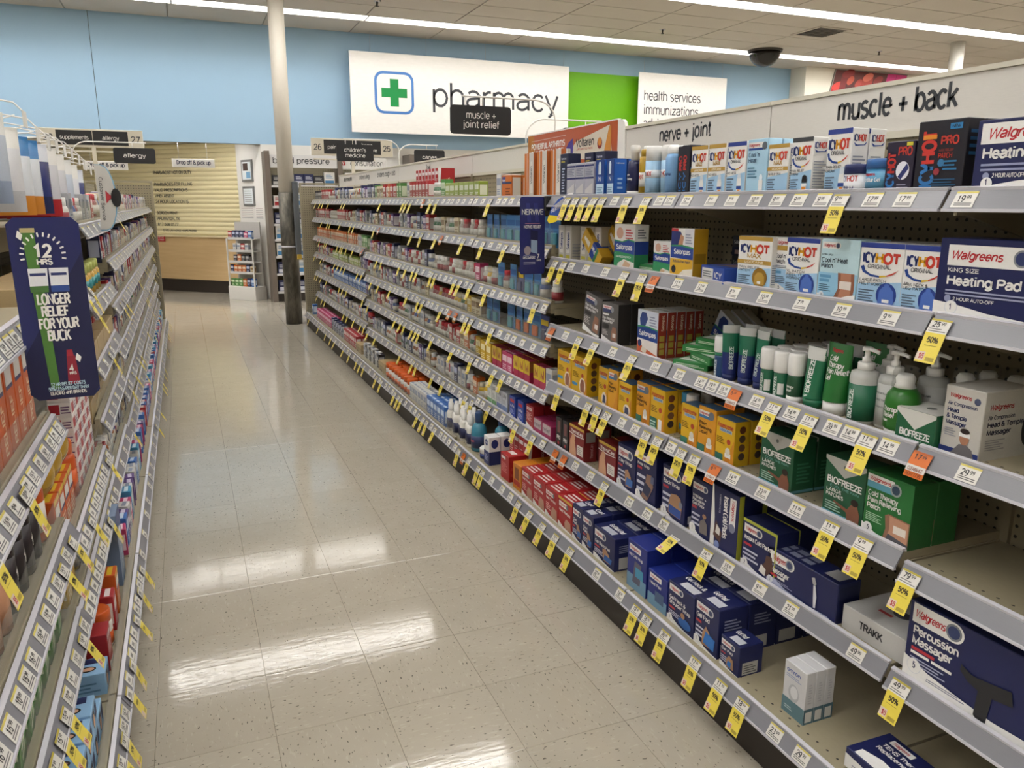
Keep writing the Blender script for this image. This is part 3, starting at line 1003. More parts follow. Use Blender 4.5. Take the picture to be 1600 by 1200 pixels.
# ------------------------------------------------------------------ blade signs on the shelves
def voltaren_board():
    yL, yR, z0, z1 = 3.90, 2.975, 1.60, 1.757
    W = yL - yR
    r = link('header_board', None, loc=(1.708, yL, 0), rz=-PI / 2, label='orange header board advertising arthritis gel above the top shelf', cat='sign')
    f = MB().box(0, W, -.004, .0, z0, z1, mat('#b3552b', 0.35))
    link('board', f, r)
    e = [(W - .0, z0), (W + .06, z0), (W + .06, z1 - .03), (W + .052, z1 - .012), (W + .036, z1), (W, z1)]
    link('rounded_end', MB().prism(e, 'y', -.002, .012, M_WHITE), r)
    link('top_edge', MB().box(0, W, -.005, .012, z1 + .0003, z1 + .006, M_WHITE), r)
    d = MB()
    P = lambda u, v, o=-.0047: (u * W, o, z0 + v * (z1 - z0))
    d.poly([P(.0, 0), P(.12, 0), P(.08, 1), P(0, 1)], mat('#b5752c'))
    d.poly([P(.60, .12, -.005), P(.90, .0, -.005), P(.96, .1, -.005), P(.93, .92, -.005), P(.60, .62, -.005), P(.565, .5, -.005), P(.56, .25, -.005)], mat('#cfc6b6'))
    d.poly([P(.87, .05, -.0052), P(.95, .1, -.0052), P(.945, .9, -.0052), P(.925, .88, -.0052)], mat('#c98632'))
    d.poly([P(.475, .40, -.0054), P(.515, .62, -.0054), P(.56, .72, -.0054), P(.565, .1, -.0054), P(.52, .1, -.0054)], mat('#3a2c86'))
    d.poly([P(.05, .81, -.005), P(.48, .84, -.005), P(.48, .85, -.005), P(.05, .82, -.005)], M_WHITE)
    d.poly([(W * .84 + .022 * math.cos(t * PI / 6), -.0056, z0 + .075 + .024 * math.sin(t * PI / 6)) for t in range(12)], mat('#8d2c2a'))
    d.poly([(W * .84 + .016 * math.cos(t * PI / 6), -.0058, z0 + .082 + .018 * math.sin(t * PI / 6)) for t in range(12)], mat('#d3862f'))
    link('print', d, r)
    tb = MB()
    put_text(tb, 'POWERFUL ARTHRITIS', lambda a, c: (a, -.0052, c), .05 * W, z0 + .087, .026, M_WHITE, .42 * W, .16)
    put_text(tb, 'PAIN RELIEF IN A GEL', lambda a, c: (a, -.0052, c), .05 * W, z0 + .052, .026, M_WHITE, .42 * W, .16)
    put_text(tb, 'Voltaren', lambda a, c: (a, -.0056, c), .595 * W, z0 + .072, .034, M_BLACK, .19 * W, .12)
    put_text(tb, 'ARTHRITIS PAIN', lambda a, c: (a, -.0056, c), .60 * W, z0 + .055, .009, mat('#b3432c'), .17 * W, .14)
    link('lettering', tb, r)


voltaren_board()


def blade(name, x0, x1, y, z0, z1, m, label, cat='sign', corner=.006):
    r = link(name, None, loc=(x0, y, z0), label=label, cat=cat)
    W, H = x1 - x0, z1 - z0
    c = corner
    pl = [(c, 0), (W - c, 0), (W, c), (W, H - c), (W - c, H), (c, H), (0, H - c), (0, c)]
    link('board', MB().prism(pl, 'y', 0, .002, m), r)
    return r, W, H


r, W, H = blade('blade_sign', 1.262, 1.372, 2.965, 1.135, 1.445, mat('#262a66', 0.35), 'dark blue blade sign reading nervive nerve relief clipped to top shelf')
link('clamp', MB().bbox(W - .006, W + .03, -.012, .012, H - .055, H + .004, M_BLACK, .004), r)
d = MB()
P = lambda u, v, o=-.0006: (u * W, o, v * H)
for u in (.3, .62):
    for q in range(3):
        d.poly([P(u + .0 + q * .05, .68), P(u + .03 + q * .05, .68), P(u + .07 + q * .05 - .1, .92), P(u + .04 + q * .05 - .1, .92)], mat('#3c4189'))
d.poly([P(.2, .655), P(.8, .655), P(.8, .662), P(.2, .662)], mat('#b07a90'))
d.poly([P(.42, .30), P(.72, .27), P(.72, .56), P(.42, .58)], mat('#1a1c44'))
d.poly([P(.44, .29, -.0009), P(.70, .265, -.0009), P(.70, .44, -.0009), P(.44, .45, -.0009)], mat('#8fa3bd'))
d.poly([P(.3 + .14 * math.cos(t * PI / 6), .31 + .06 * math.sin(t * PI / 6), -.001) for t in range(12)], mat('#9a8f96'))
for v in (.245, .20, .15, .13):
    d.poly([P(.14, v), P(.62, v), P(.62, v + .008), P(.14, v + .008)], mat('#a9abc4'))
link('print', d, r)
tb = MB()
put_text(tb, 'NERVIVE', lambda a, c: (a, -.0012, c), .06 * W, .775 * H, .021, M_WHITE, .88 * W, .12)
put_text(tb, 'NERVE RELIEF', lambda a, c: (a, -.0012, c), .15 * W, .60 * H, .011, M_WHITE, .7 * W, .13)
put_text(tb, 'DISCOMFORT', lambda a, c: (a, -.0012, c), .12 * W, .205 * H, .009, M_WHITE, .5 * W, .13)
put_text(tb, '7', lambda a, c: (a, -.0012, c), .68 * W, .205 * H, .018, M_WHITE, .1 * W, .13)
put_text(tb, 'DAYS', lambda a, c: (a, -.0012, c), .68 * W, .17 * H, .007, M_WHITE, .18 * W, .13)
link('lettering', tb, r)
# leaf shaped shelf talker
lf = link('shelf_talker', None, loc=(1.372, 2.86, 1.352), rot=(rad(-8), 0, -PI / 2 + .25), label='blue and yellow leaf shaped tag hanging beside the nervive blade', cat='shelf tag')
lfp = [(-.055, .0), (-.04, -.012), (.0, -.004), (.045, .03), (.075, .075), (.085, .11), (.05, .105), (.0, .085), (-.04, .05)]
link('leaf', MB().prism(lfp, 'y', 0, .0012, mat('#2c4fa3', 0.4)), lf)
link('print', MB().poly([(-.055, -.0005, .0), (-.04, -.0005, -.012), (.0, -.0005, -.004), (.028, -.0005, .018), (-.048, -.0005, .022)], mat('#e2c81e')).poly([(.06, -.0005, .107), (.085, -.0005, .11), (.075, -.0005, .075), (.02, -.0005, .094)], M_WHITE), lf)
tb = MB(); put_text(tb, 'NERVIVE', lambda a, c: (a * .94 - c * .34, -.001, c * .94 + a * .34), -.022, .04, .014, M_WHITE, .075, .12); link('lettering', tb, lf)

# twelve hour sign on the left
r, W, H = blade('blade_sign', -.293, -.176, 1.68, 1.05, 1.392, mat('#20265c', 0.3), 'dark blue blade sign reading 12 hours longer relief on left shelves', corner=.012)
r.rotation_euler = (0, rad(-.6), rad(3))
d = MB()
P = lambda u, v, o=-.0006: (u * W, o, v * H)
d.poly([P(0, .25), P(1, .82), P(1, .06), P(.9, .0), P(.1, .0), P(0, .04)], mat('#161a45'))
d.poly([P(.30, .06, -.001), P(.43, .06, -.001), P(.37, .92, -.001), P(.20, .92, -.001)], mat('#4c7a34'))
d.poly([P(.18, .92, -.0012), P(.38, .92, -.0012), P(.38, .945, -.0012), P(.18, .945, -.0012)], mat('#b7a978'))
d.poly([P(.55, .08, -.001), P(.73, .08, -.001), P(.70, .24, -.001), P(.58, .24, -.001)], mat('#8d1f33'))
d.poly([P(.58, .24, -.0011), P(.68, .24, -.0011), P(.67, .275, -.0011), P(.59, .275, -.0011)], mat('#a82a3c'))
for u0, c in ((.21, '#49733a'), (.50, '#2c4a8d')):
    d.poly([P(u0, .60, -.0013), P(u0 + .25, .60, -.0013), P(u0 + .27, .73, -.0013), P(u0 + .0, .73, -.0013)], mat('#dcdde2'))
    d.poly([P(u0, .60, -.0014), P(u0 + .25, .60, -.0014), P(u0 + .255, .635, -.0014), P(u0, .635, -.0014)], mat(c))
    d.poly([P(u0 + .02, .69, -.0014), P(u0 + .24, .69, -.0014), P(u0 + .24, .705, -.0014), P(u0 + .02, .705, -.0014)], mat('#2b3568'))
for t in range(14):
    a = rad(-10 + 200 * t / 13)
    ca, sa = math.cos(a), math.sin(a)
    q = [(.45 + ca * rr_ * 1.0 - sa * w_, .80 + (sa * rr_ * .38 + ca * w_ * .38)) for rr_, w_ in ((.26, -.012), (.32, -.012), (.32, .012), (.26, .012))]
    d.poly([P(u, v, -.0014) for u, v in q], M_WHITE)
for u, v in ((.12, .9), (.70, .22)):
    d.poly([P(u, v, -.0014), P(u + .06, v - .02, -.0014), P(u + .09, v + .01, -.0014), P(u + .03, v + .035, -.0014)], M_WHITE)
link('print', d, r)
tb = MB()
for s, u, v, cap, wd, c, st in (('12', .32, .79, .022, .26, '#e9e7e2', .17), ('HRS', .35, .75, .010, .22, '#e9e7e2', .17), ('LONGER', .28, .535, .019, .46, '#e9e7e2', .17), ('RELIEF', .32, .468, .019, .38, '#e9e7e2', .17),
                               ('FOR YOUR', .26, .40, .019, .56, '#e9e7e2', .17), ('BUCK', .36, .333, .019, .32, '#e9e7e2', .17), ('4', .60, .155, .012, .06, '#e9e7e2', .17), ('HRS', .59, .135, .005, .1, '#e9e7e2', .16),
                               ('12 HR RELIEF COSTS', .30, .075, .0065, .5, '#bcd9e6', .15), ('50% LESS PER DAY THAN', .26, .05, .0065, .58, '#bcd9e6', .15), ('LEADING 4HR BRANDS', .28, .025, .0065, .52, '#e9e7e2', .15)):
    put_text(tb, s, lambda a, c2: (a, -.0018, c2), u * W, v * H, cap, mat(c), wd * W, st)
link('lettering', tb, r)

# customer service call button blade
r = link('call_button_sign', None, loc=(-.297, 3.5, 1.315), label='lens shaped white blade reading customer service with black button', cat='sign')
lens = [(0, 0), (.022, 0)] + [(.022 + .042 * math.sin(rad(t)), .122 - .122 * math.cos(rad(t))) for t in range(20, 180, 20)] + [(.022, .244), (0, .244), (.004, .12)]
link('rim', MB().prism([(x * 1.06, z * 1.03 - .004) for x, z in lens], 'y', .003, .012, mat('#7fb6d6')), r)
link('face', MB().prism(lens, 'y', 0, .003, mat('#cfccc6')), r)
link('button', MB().add([(.066 + .018 * math.cos(t * PI / 8), y, .122 + .036 * math.sin(t * PI / 8)) for y in (-.006, .02) for t in range(16)],
     [tuple(range(16)), tuple(range(31, 15, -1))] + [(i, i + 16, (i + 1) % 16 + 16, (i + 1) % 16) for i in range(16)], M_BLACK), r)
tb = MB()
put_text(tb, 'Customer Service', lambda a, c: (.012 + c, -.001, .20 - a), 0, .0, .012, M_DARKTXT, .165, .1)
tb.poly([(.030, -.001, .15), (.030, -.001, .10), (.052, -.001, .125)], mat('#b5343c'))
link('lettering', tb, r)

# ------------------------------------------------------------------ product kinds
# local frame of every product: x to the shopper's right, y into the shelf, z up, origin at the middle of the front foot
KIND = {}


def face_fn(face, w, d, h):
    if face == 'F':
        return (lambda u, v, o: ((u - .5) * w, -o, v * h)), w, h
    if face == 'S':
        return (lambda u, v, o: (w / 2 + o, u * d, v * h)), d, h
    if face == 'L':
        return (lambda u, v, o: (-w / 2 - o, (1 - u) * d, v * h)), d, h
    return (lambda u, v, o: ((u - .5) * w, v * d, h + o)), w, d


def decals(items, face, w, d, h, pm, tm):
    fn, fw, fh = face_fn(face, w, d, h)
    o = .0003
    for it in items:
        o += .00012
        k = it[0]
        if k == 'r':
            _, a, b_, c_, e_, colr = it
            pm.poly([fn(a, b_, o), fn(c_, b_, o), fn(c_, e_, o), fn(a, e_, o)], mat(colr, .42))
        elif k in 'ec':
            _, u, v, ru, rv, colr = it
            if k == 'c':                       # round, radius = share of the face height
                rv = ru
                ru = rv * fh / fw
            pm.poly([fn(u + ru * math.cos(t * PI / 9), v + rv * math.sin(t * PI / 9), o) for t in range(18)], mat(colr, .42))
        elif k == 'p':
            pm.poly([fn(u, v, o) for u, v in it[1]], mat(it[2], .42))
        elif k == 'b':                         # block of fine print: n thin lines
            _, a, b_, c_, e_, n, colr = it
            st = (e_ - b_) / n
            for i in range(n):
                c2 = c_ - (c_ - a) * (.0, .18, .06, .3)[i % 4]
                pm.poly([fn(a, b_ + st * i, o), fn(c2, b_ + st * i, o), fn(c2, b_ + st * (i + .45), o), fn(a, b_ + st * (i + .45), o)], mat(colr, .42))
        elif k in 'tv':
            s = it[6]
            st = it[7] if len(it) > 7 else .13
            sh = it[8] if len(it) > 8 else 0
            u, v, cap, wd = it[1:5]
            if k == 't':
                f2 = lambda a, c, o=o: fn(u + a / fw, v + c / fh, o)
                put_text(tm, s, f2, 0, 0, cap * fh, mat(it[5], .42), wd * fw if wd else None, st, shear=sh)
            else:                              # reads downwards or upwards (sign of the cap height)
                sg = 1 if cap > 0 else -1
                f2 = lambda a, c, o=o: fn(u - sg * c / fw, v + sg * a / fh, o)
                put_text(tm, s, f2, 0, 0, abs(cap) * fw, mat(it[5], .42), wd * fh if wd else None, st, shear=sh)


def carton(key, w, d, h, base, F=(), S=(), T=(), L=(), name='carton', flap=None):
    KIND[key] = dict(type='carton', w=w, d=d, h=h, base=base, dec=dict(F=F, S=S, T=T, L=L), name=name, made=None)


def turned(key, r, h, parts, texts=(), name='bottle', extra=None):
    """parts: list of (part name, profile [(r share, z share)], colour, roughness or material)"""
    KIND[key] = dict(type='turned', w=2 * r, d=2 * r, h=h, r=r, parts=parts, texts=texts, name=name, extra=extra, made=None)


def squeeze(key, r, h, cap_h, body, cap_c, decor=(), texts=(), name='tube'):
    KIND[key] = dict(type='tube', w=2 * r, d=2 * r, h=h, r=r, cap_h=cap_h, body=body, cap_c=cap_c, decor=decor, texts=texts, name=name, made=None)


def make(key):
    K = KIND[key]
    if K['made']:
        return K['made']
    out = []
    if K['type'] == 'carton':
        w, d, h = K['w'], K['d'], K['h']
        body = MB().bbox(-w / 2, w / 2, 0, d, 0, h, mat(K['base'], .42), min(.0015, w * .05))
        pm, tm = MB(), MB()
        for f, it in K['dec'].items():
            decals(it, f, w, d, h, pm, tm)
        out.append(('', body.mesh(K['name'])))
        if pm.f:
            out.append(('print', pm.mesh('print')))
        if tm.f:
            out.append(('lettering', tm.mesh('lettering')))
    elif K['type'] == 'turned':
        r, h = K['r'], K['h']
        for nm, prof, c, ro in K['parts']:
            m = c if not isinstance(c, str) else mat(c, ro)
            out.append((nm, MB().lathe([(a * r, z * h) for a, z in prof], m, 16 if r > .02 else 12, 0, r).mesh(nm)))
        if K['extra']:
            for nm, mb in K['extra'](r, h):
                out.append((nm, mb.mesh(nm)))
        if K['texts']:
            tm = MB()
            for s, x, z, cap, wd, c, vert, rs in K['texts']:
                R = r * rs + .0006
                if vert:
                    fn = lambda a, q, R=R, x=x, z=z: (R * math.sin((x - q) / R), r - R * math.cos((x - q) / R), z * h + a)
                else:
                    fn = lambda a, q, R=R, x=x, z=z: (R * math.sin((x + a) / R), r - R * math.cos((x + a) / R), z * h + q)
                put_text(tm, s, fn, 0, 0, cap, mat(c, .42), wd, .14)
            out.append(('lettering', tm.mesh('lettering')))
    else:
        r, h, ch = K['r'], K['h'], K['cap_h']
        n = 16
        half = lambda t: r * (1 - t) ** .8 * .92 + .0012
        hw = lambda t: r * (.9 + .18 * t)
        def ring(t, z):
            return [(hw(t) * math.cos(2 * PI * i / n), r + half(t) * math.sin(2 * PI * i / n), z) for i in range(n)]
        def skin(t0, t1, c, grow=0.0):
            mb = MB()
            st = 6
            vs, fs = [], []
            for k in range(st + 1):
                t = t0 + (t1 - t0) * k / st
                for x, y, z in ring(t, ch + (h - ch) * t):
                    vs.append((x * (1 + grow), r + (y - r) * (1 + grow) + (-.0005 if grow and y < r else .0005 if grow else 0), z))
            for k in range(st):
                for i in range(n):
                    j = (i + 1) % n
                    fs.append((k * n + i, k * n + j, k * n + n + j, k * n + n + i))
            mb.add(vs, fs, mat(c, .35), True)
            return mb
        b = skin(0, 1, K['body'])
        b.add(ring(1, h), [tuple(range(n))], mat(K['body'], .35))
        out.append(('body', b.mesh('body')))
        out.append(('cap', MB().lathe([(r * .86, 0), (r * .86, ch)], mat(K['cap_c'], .4), 16, 0, r).mesh('cap')))
        for t0, t1, c in K['decor']:
            out.append(('band', skin(t0, t1, c, .004).mesh('band')))
        if K['texts']:
            tm = MB()
            for s, x, z, cap, wd, c, vert in K['texts']:
                def fn(a, q, x=x, z=z, vert=vert):
                    px, pz = (x - q, z * h + a) if vert else (x + a, z * h + q)
                    t = max(0, min(1, (pz - ch) / (h - ch)))
                    k = max(0, 1 - (px / hw(t)) ** 2)
                    return (px, r - half(t) * 1.004 * math.sqrt(k) - .0012, pz)
                put_text(tm, s, fn, 0, 0, cap, mat(c, .42), wd, .14)
            out.append(('lettering', tm.mesh('lettering')))
    K['made'] = out
    return out


def put(key, x, y, z, rz, label, group=None, rot=None, cat=None, lift=0):
    K = KIND[key]
    ms = make(key)
    nm = K['name']
    c = cat or nm.replace('_', ' ')
    if K['type'] == 'carton':
        o = link(nm, ms[0][1], None, (x, y, z + lift), rz, label, c, group, rot=rot)
        rest = ms[1:]
    else:
        o = link(nm, None, None, (x, y, z + lift), rz, label, c, group, rot=rot)
        rest = ms
    for pn, me in rest:
        link(pn, me, o)
    return o


def PR(key, yc, z, label, n=1, x=1.408, yaw=0.0, group=None, gap=.004):
    """stand a product on a shelf at the right; n of them one behind another"""
    for i in range(n):
        lb = label if i == 0 else '%s, %s one back' % (label, nth(i))
        put(key, x + i * (KIND[key]['d'] + gap), yc, z, -PI / 2 + (yaw if i == 0 else yaw * .3), lb, group or ('rows of ' + KIND[key]['name'].replace('_', ' ') + 's on the right shelves'))


def PL(key, yc, z, label, n=1, x=-.345, yaw=0.0, group=None, gap=.004):
    for i in range(n):
        lb = label if i == 0 else '%s, %s one back' % (label, nth(i))
        put(key, x - i * (KIND[key]['d'] + gap), yc, z, PI / 2 + yaw, lb, group or ('rows of ' + KIND[key]['name'].replace('_', ' ') + 's on the left shelves'))


WH, NV, RD_, SKY = '#e4e3e0', '#1a2150', '#b8222c', '#9cc1df'


def WG(u0, v0, u1, v1, logo=True):
    """white banner with round end, red script and a grey seal"""
    m = (v0 + v1) / 2
    hh = (v1 - v0) / 2
    L = [('r', u0, v0, u1, v1, WH), ('c', u1, m, hh, hh, WH), ('t', u0 + .04, m - hh * .45, hh * .95, (u1 - u0) * .72, RD_, 'Walgreens', .13, .25)]
    if logo:
        L += [('c', u1 - .01, m, hh * .85, 0, '#8f9398'), ('c', u1 - .01, m, hh * .6, 0, '#3a4468')]
    return L


def ICY(band, sub=None, title=(), pic=None, sub_c='#b38a2e'):
    L = [('p', [(0, 0), (1, 0), (1, .42), (0, .34)], SKY), ('r', 0, .92, 1, 1, band),
         ('t', .07, .69, .145, .30, '#20306b', 'ICY', .22), ('t', .37, .69, .145, .19, '#e0a528', 'H', .24), ('t', .55, .69, .145, .38, '#c23a2a', 'OT', .22)]
    if sub:
        L += [('t', .28, .585, .085, .42, sub_c, 'MAX', .14), ('r', 0, .47, 1, .545, '#b3903f'), ('t', .22, .488, .04, .56, '#f0ead8', sub, .14)]
    else:
        L += [('t', .2, .60, .06, .55, '#33373f', 'ORIGINAL', .12),
              ('p', [(.04, .62), (.1, .53), (.3, .47), (.5, .46), (.5, .49), (.3, .505), (.16, .56), (.12, .64)], '#24458f'),
              ('p', [(.5, .46), (.66, .485), (.66, .505), (.5, .49)], '#d9b52c'), ('p', [(.66, .485), (.82, .53), (.92, .6), (.80, .55), (.66, .505)], '#c23a2a')]
    v = .40 if sub else .41
    for s in title:
        L += [('t', .05, v - .02, .045, min(.07 * len(s), .62), '#30343c', s, .12)]
        v -= .06
    L += [('b', .05, .07, .42, v - .01, 5, '#56657a')]
    if pic == 'person':
        L += [('e', .70, .20, .23, .19, '#27418d'), ('p', [(.52, .05), (.88, .05), (.86, .26), (.78, .33), (.62, .33), (.54, .26)], '#4a6cb8'), ('e', .70, .345, .06, .035, '#4a6cb8'), ('r', .62, .08, .78, .13, WH)]
    elif pic == 'gold':
        L += [('e', .70, .22, .22, .19, '#8d6a22'), ('p', [(.55, .08), (.85, .08), (.84, .25), (.76, .32), (.64, .32), (.56, .25)], '#b38f3c'), ('r', .64, .1, .74, .15, WH)]
    elif pic == 'bottle':
        L += [('r', .60, .03, .84, .24, WH), ('p', [(.60, .24), (.84, .24), (.79, .34), (.65, .34)], WH), ('e', .72, .35, .09, .055, '#cfd6de'), ('r', .60, .10, .84, .16, '#24458f'), ('r', .66, .04, .8, .09, '#d9862c')]
    elif pic == 'darkbottle':
        L += [('r', .60, .03, .84, .18, WH), ('r', .60, .19, .84, .26, '#1d1d20'), ('e', .72, .28, .11, .05, '#1d1d20'), ('r', .62, .06, .82, .12, '#d9862c')]
    return L


SIDE_FINE = [('b', .12, .1, .88, .5, 9, '#7d8492')]


def icy_side(c='#20306b'):
    return [('t', .1, .80, .10, .30, c, 'ICY', .18), ('t', .4, .80, .10, .45, '#c23a2a', 'HOT', .18), ('p', [(.1, .78), (.2, .72), (.8, .74), (.9, .8), (.7, .75), (.3, .745)], '#24458f'), ('b', .1, .1, .88, .6, 10, '#8d929c')]


# ---- cold and heat therapy cartons
carton('icy_orig_tall', .075, .05, .145, WH, ICY('#2c3f8d', None, ('PAIN RELIEF', 'CREAM'), 'bottle'), icy_side())
carton('icy_adv', .07, .05, .132, WH, ICY('#3a3c40', None, ('PAIN RELIEF', 'CREAM'), 'darkbottle'), icy_side())
carton('icy_max_cream', .075, .045, .122, WH, ICY('#b3903f', 'LIDOCAINE', ('PAIN RELIEF CREAM',)), icy_side())
carton('icy_max', .078, .045, .138, WH, ICY('#b3903f', 'LIDOCAINE', ('NO MESS',), 'bottle'), icy_side())
carton('icy_orig', .078, .045, .138, WH, ICY('#2c3f8d', None, ('NO MESS',), 'bottle'), icy_side())
carton('icy_patch_max', .135, .03, .137, WH, ICY('#b3903f', 'LIDOCAINE', ('PAIN RELIEF', 'PATCH'), 'gold'), SIDE_FINE)
carton('icy_xl', .112, .05, .140, WH, ICY('#2c3f8d', None, ('XL PATCH', 'FEEL IT', 'WORKING'), 'person'), icy_side())
carton('icy_large', .118, .05, .139, WH, ICY('#2c3f8d', None, ('LARGE PATCH', 'FEEL IT WORKING'), 'person'), icy_side())
carton('icy_arm', .098, .05, .139, WH, ICY('#2c3f8d', None, ('ARM, NECK &', 'LEG PATCH'), 'person'), icy_side())
carton('cool_heat', .08, .045, .140, '#a5cbe2', [('r', .06, .84, .78, .94, WH), ('r', .06, .80, .78, .84, '#24458f'), ('c', .84, .87, .07, 0, '#5d636b'), ('t', .06, .865, .055, .55, RD_, 'Walgreens', .13, .25), ('t', .08, .68, .075, .55, '#1d3a5c', "Cool 'n", .13), ('t', .08, .58, .075, .4, '#1d3a5c', 'Heat', .13),
       ('b', .08, .3, .55, .52, 4, '#50809c'), ('p', [(0, 0), (1, 0), (1, .06), (.5, .03)], WH), ('r', .66, .06, .86, .26, WH), ('e', .76, .3, .08, .06, '#dfe8ee')], SIDE_FINE)
carton('cool_patch', .085, .04, .138, WH, [('r', 0, 0, 1, .42, SKY), ('t', .05, .88, .06, .7, RD_, 'Walgreens', .13, .25), ('r', 0, .76, 1, .85, '#b3903f'), ('t', .08, .62, .075, .5, '#20283a', "Cool n'", .13), ('t', .08, .52, .075, .45, '#20283a', 'Patch', .13),
       ('b', .08, .44, .8, .5, 2, '#50617a'), ('r', .08, .33, .4, .38, '#5d93bb'), ('b', .08, .16, .7, .3, 4, '#50617a'), ('p', [(0, 0), (1, 0), (1, .03), (.6, .06), (.3, .14), (0, .16)], WH), ('t', .3, .05, .06, .08, '#20283a', '5', .14)], SIDE_FINE)
carton('cool_heat_photo', .118, .045, .142, '#b9d6df', WG(.04, .84, .46, .95) + [('t', .05, .73, .025, .3, '#33404d', 'EXTRA LARGE', .13), ('t', .05, .62, .072, .68, '#20283a', "Cool n' Heat", .13), ('t', .05, .53, .072, .32, '#20283a', 'Patch', .13),
       ('r', 0, .06, 1, .45, '#8dbdd9'), ('r', .04, .36, .34, .41, '#5d93bb'), ('r', .04, .29, .3, .34, '#5d93bb'), ('b', .04, .14, .36, .27, 4, '#3f6078'), ('p', [(.45, .05), (.55, .2), (.52, .46), (.94, .46), (.96, .2), (.92, .02)], '#8d5a44'), ('p', [(.56, .06), (.62, .2), (.6, .46), (.86, .46), (.88, .2), (.86, .04)], '#b07a60'),
       ('r', .58, .2, .88, .33, '#d9d0c8'), ('p', [(0, 0), (1, 0), (1, .13), (.8, .10), (.5, .02), (.25, .02), (0, .10)], WH), ('c', .12, .07, .06, 0, '#d3d9dd'), ('t', .1, .045, .05, .04, '#20283a', '3', .14)], SIDE_FINE)


def WGN(title, sub=(), num=None, blob=None, tv=.52, cap=.1, wd=.8, bv=(.72, .92), bu=.7, base_sw=True, fine=(.2, .36)):
    L = WG(.05, bv[0], bu, bv[1])
    v = tv
    for t in title:
        L += [('t', .07, v, cap, wd * min(1, len(t) / max(len(q) for q in title)), WH, t, .15)]
        v -= cap * 1.35
    for s in sub:
        L += [('t', .07, v, cap * .5, .5, '#c9cbd6', s, .12)]
        v -= cap * .8
    if fine:
        L += [('r', .06, v + .0, .30, v + .05, '#b3303a'), ('b', .06, fine[0], .52, max(fine[0] + .03, v - .03), 3, '#c3c6d6')]
    if blob:
        L += blob
    if base_sw:
        L += [('p', [(0, 0), (1, 0), (1, .02), (.72, .03), (.45, .06), (.2, .13), (0, .16)], WH)]
    if num:
        L += [('c', .13, .12, .09, 0, '#d3d5dc'), ('c', .13, .12, .082, 0, WH), ('t', .11, .085, .075, .035, NV, num, .15)]
    return L


SKIN1, SKIN2 = '#a8785e', '#7a4e3a'
carton('heat_pad', .31, .09, .128, NV, WG(.03, .66, .55, .95) + [('t', .05, .46, .14, .48, WH, 'Heating Pad', .17), ('b', .05, .28, .8, .42, 2, '#8f96b8'), ('c', .09, .21, .05, 0, '#8f96b8'), ('t', .13, .185, .06, .2, WH, '2 HOUR AUTO-OFF', .12),
       ('p', [(0, 0), (1, 0), (1, .06), (.6, .16), (.3, .14), (0, .03)], WH), ('c', .10, .1, .09, 0, WH), ('t', .088, .08, .08, .02, NV, '1', .15), ('b', .35, .05, .7, .09, 1, '#70768c')], SIDE_FINE)
carton('king_pad', .33, .10, .155, NV, [('r', .06, .66, .52, .92, WH), ('c', .52, .79, .13, 0, WH), ('c', .51, .79, .105, 0, '#80848a'), ('c', .51, .79, .08, 0, '#2e3a66'), ('t', .08, .745, .10, .32, RD_, 'Walgreens', .13, .25), ('t', .07, .58, .05, .20, WH, 'KING SIZE', .13), ('t', .07, .42, .11, .46, WH, 'Heating Pad', .17),
       ('b', .07, .29, .7, .38, 2, '#9aa0bd'), ('c', .09, .24, .045, 0, '#8f96b8'), ('t', .125, .222, .04, .26, WH, '2 HOUR AUTO-OFF', .12), ('p', [(0, 0), (1, 0), (1, .03), (.6, .06), (.35, .10), (.15, .17), (0, .20)], WH), ('c', .12, .13, .09, 0, '#cfd2da'), ('c', .12, .13, .08, 0, WH), ('t', .107, .10, .07, .02, NV, '1', .15),
       ('b', .3, .02, .65, .05, 1, '#70768c')], SIDE_FINE)
carton('pro_big', .112, .045, .138, '#191722', [('v', .40, .04, .26, .36, '#2a6fae', 'ICY', .2), ('v', .40, .40, .26, .46, '#c2322a', 'HOT', .2), ('r', .13, .74, .41, .80, '#d98a28'), ('t', .50, .66, .11, .36, '#c0392c', 'PRO', .16), ('t', .48, .56, .035, .3, '#8d3530', 'MAX RELIEF', .12), ('t', .48, .47, .065, .28, '#c0392c', 'PATCH', .14),
       ('r', .66, .86, .9, .94, '#2f7fb8'), ('t', .70, .88, .04, .16, '#14202b', 'NEW', .16), ('c', .55, .40, .055, 0, '#2f6f9c'), ('c', .48, .28, .05, 0, '#96303a'), ('b', .60, .30, .88, .46, 3, '#2a6f9c'), ('b', .4, .08, .9, .2, 3, '#25567c')], [('b', .2, .5, .8, .9, 4, '#2a5f8c')])
carton('pro_small', .07, .03, .104, '#221c33', [('v', .36, .05, .26, .33, '#2a6fae', 'ICY', .2), ('v', .36, .38, .26, .4, '#c2322a', 'HOT', .2), ('t', .44, .72, .16, .5, '#c0392c', 'PRO', .16), ('r', .72, .9, .94, .97, '#c9c23a'), ('e', .66, .42, .24, .18, '#dcdce6'), ('p', [(.5, .3), (.62, .24), (.88, .46), (.8, .56)], '#28306b'), ('b', .5, .08, .9, .18, 2, '#9a9ab0')])
carton('dark_pro', .04, .04, .145, '#1d1b27', [('v', .62, .06, .35, .4, '#2a6fae', 'ICY', .2), ('v', .62, .5, .35, .3, '#c2322a', 'PRO', .2)], [('r', .1, .5, .9, .56, '#2a6f9c')])
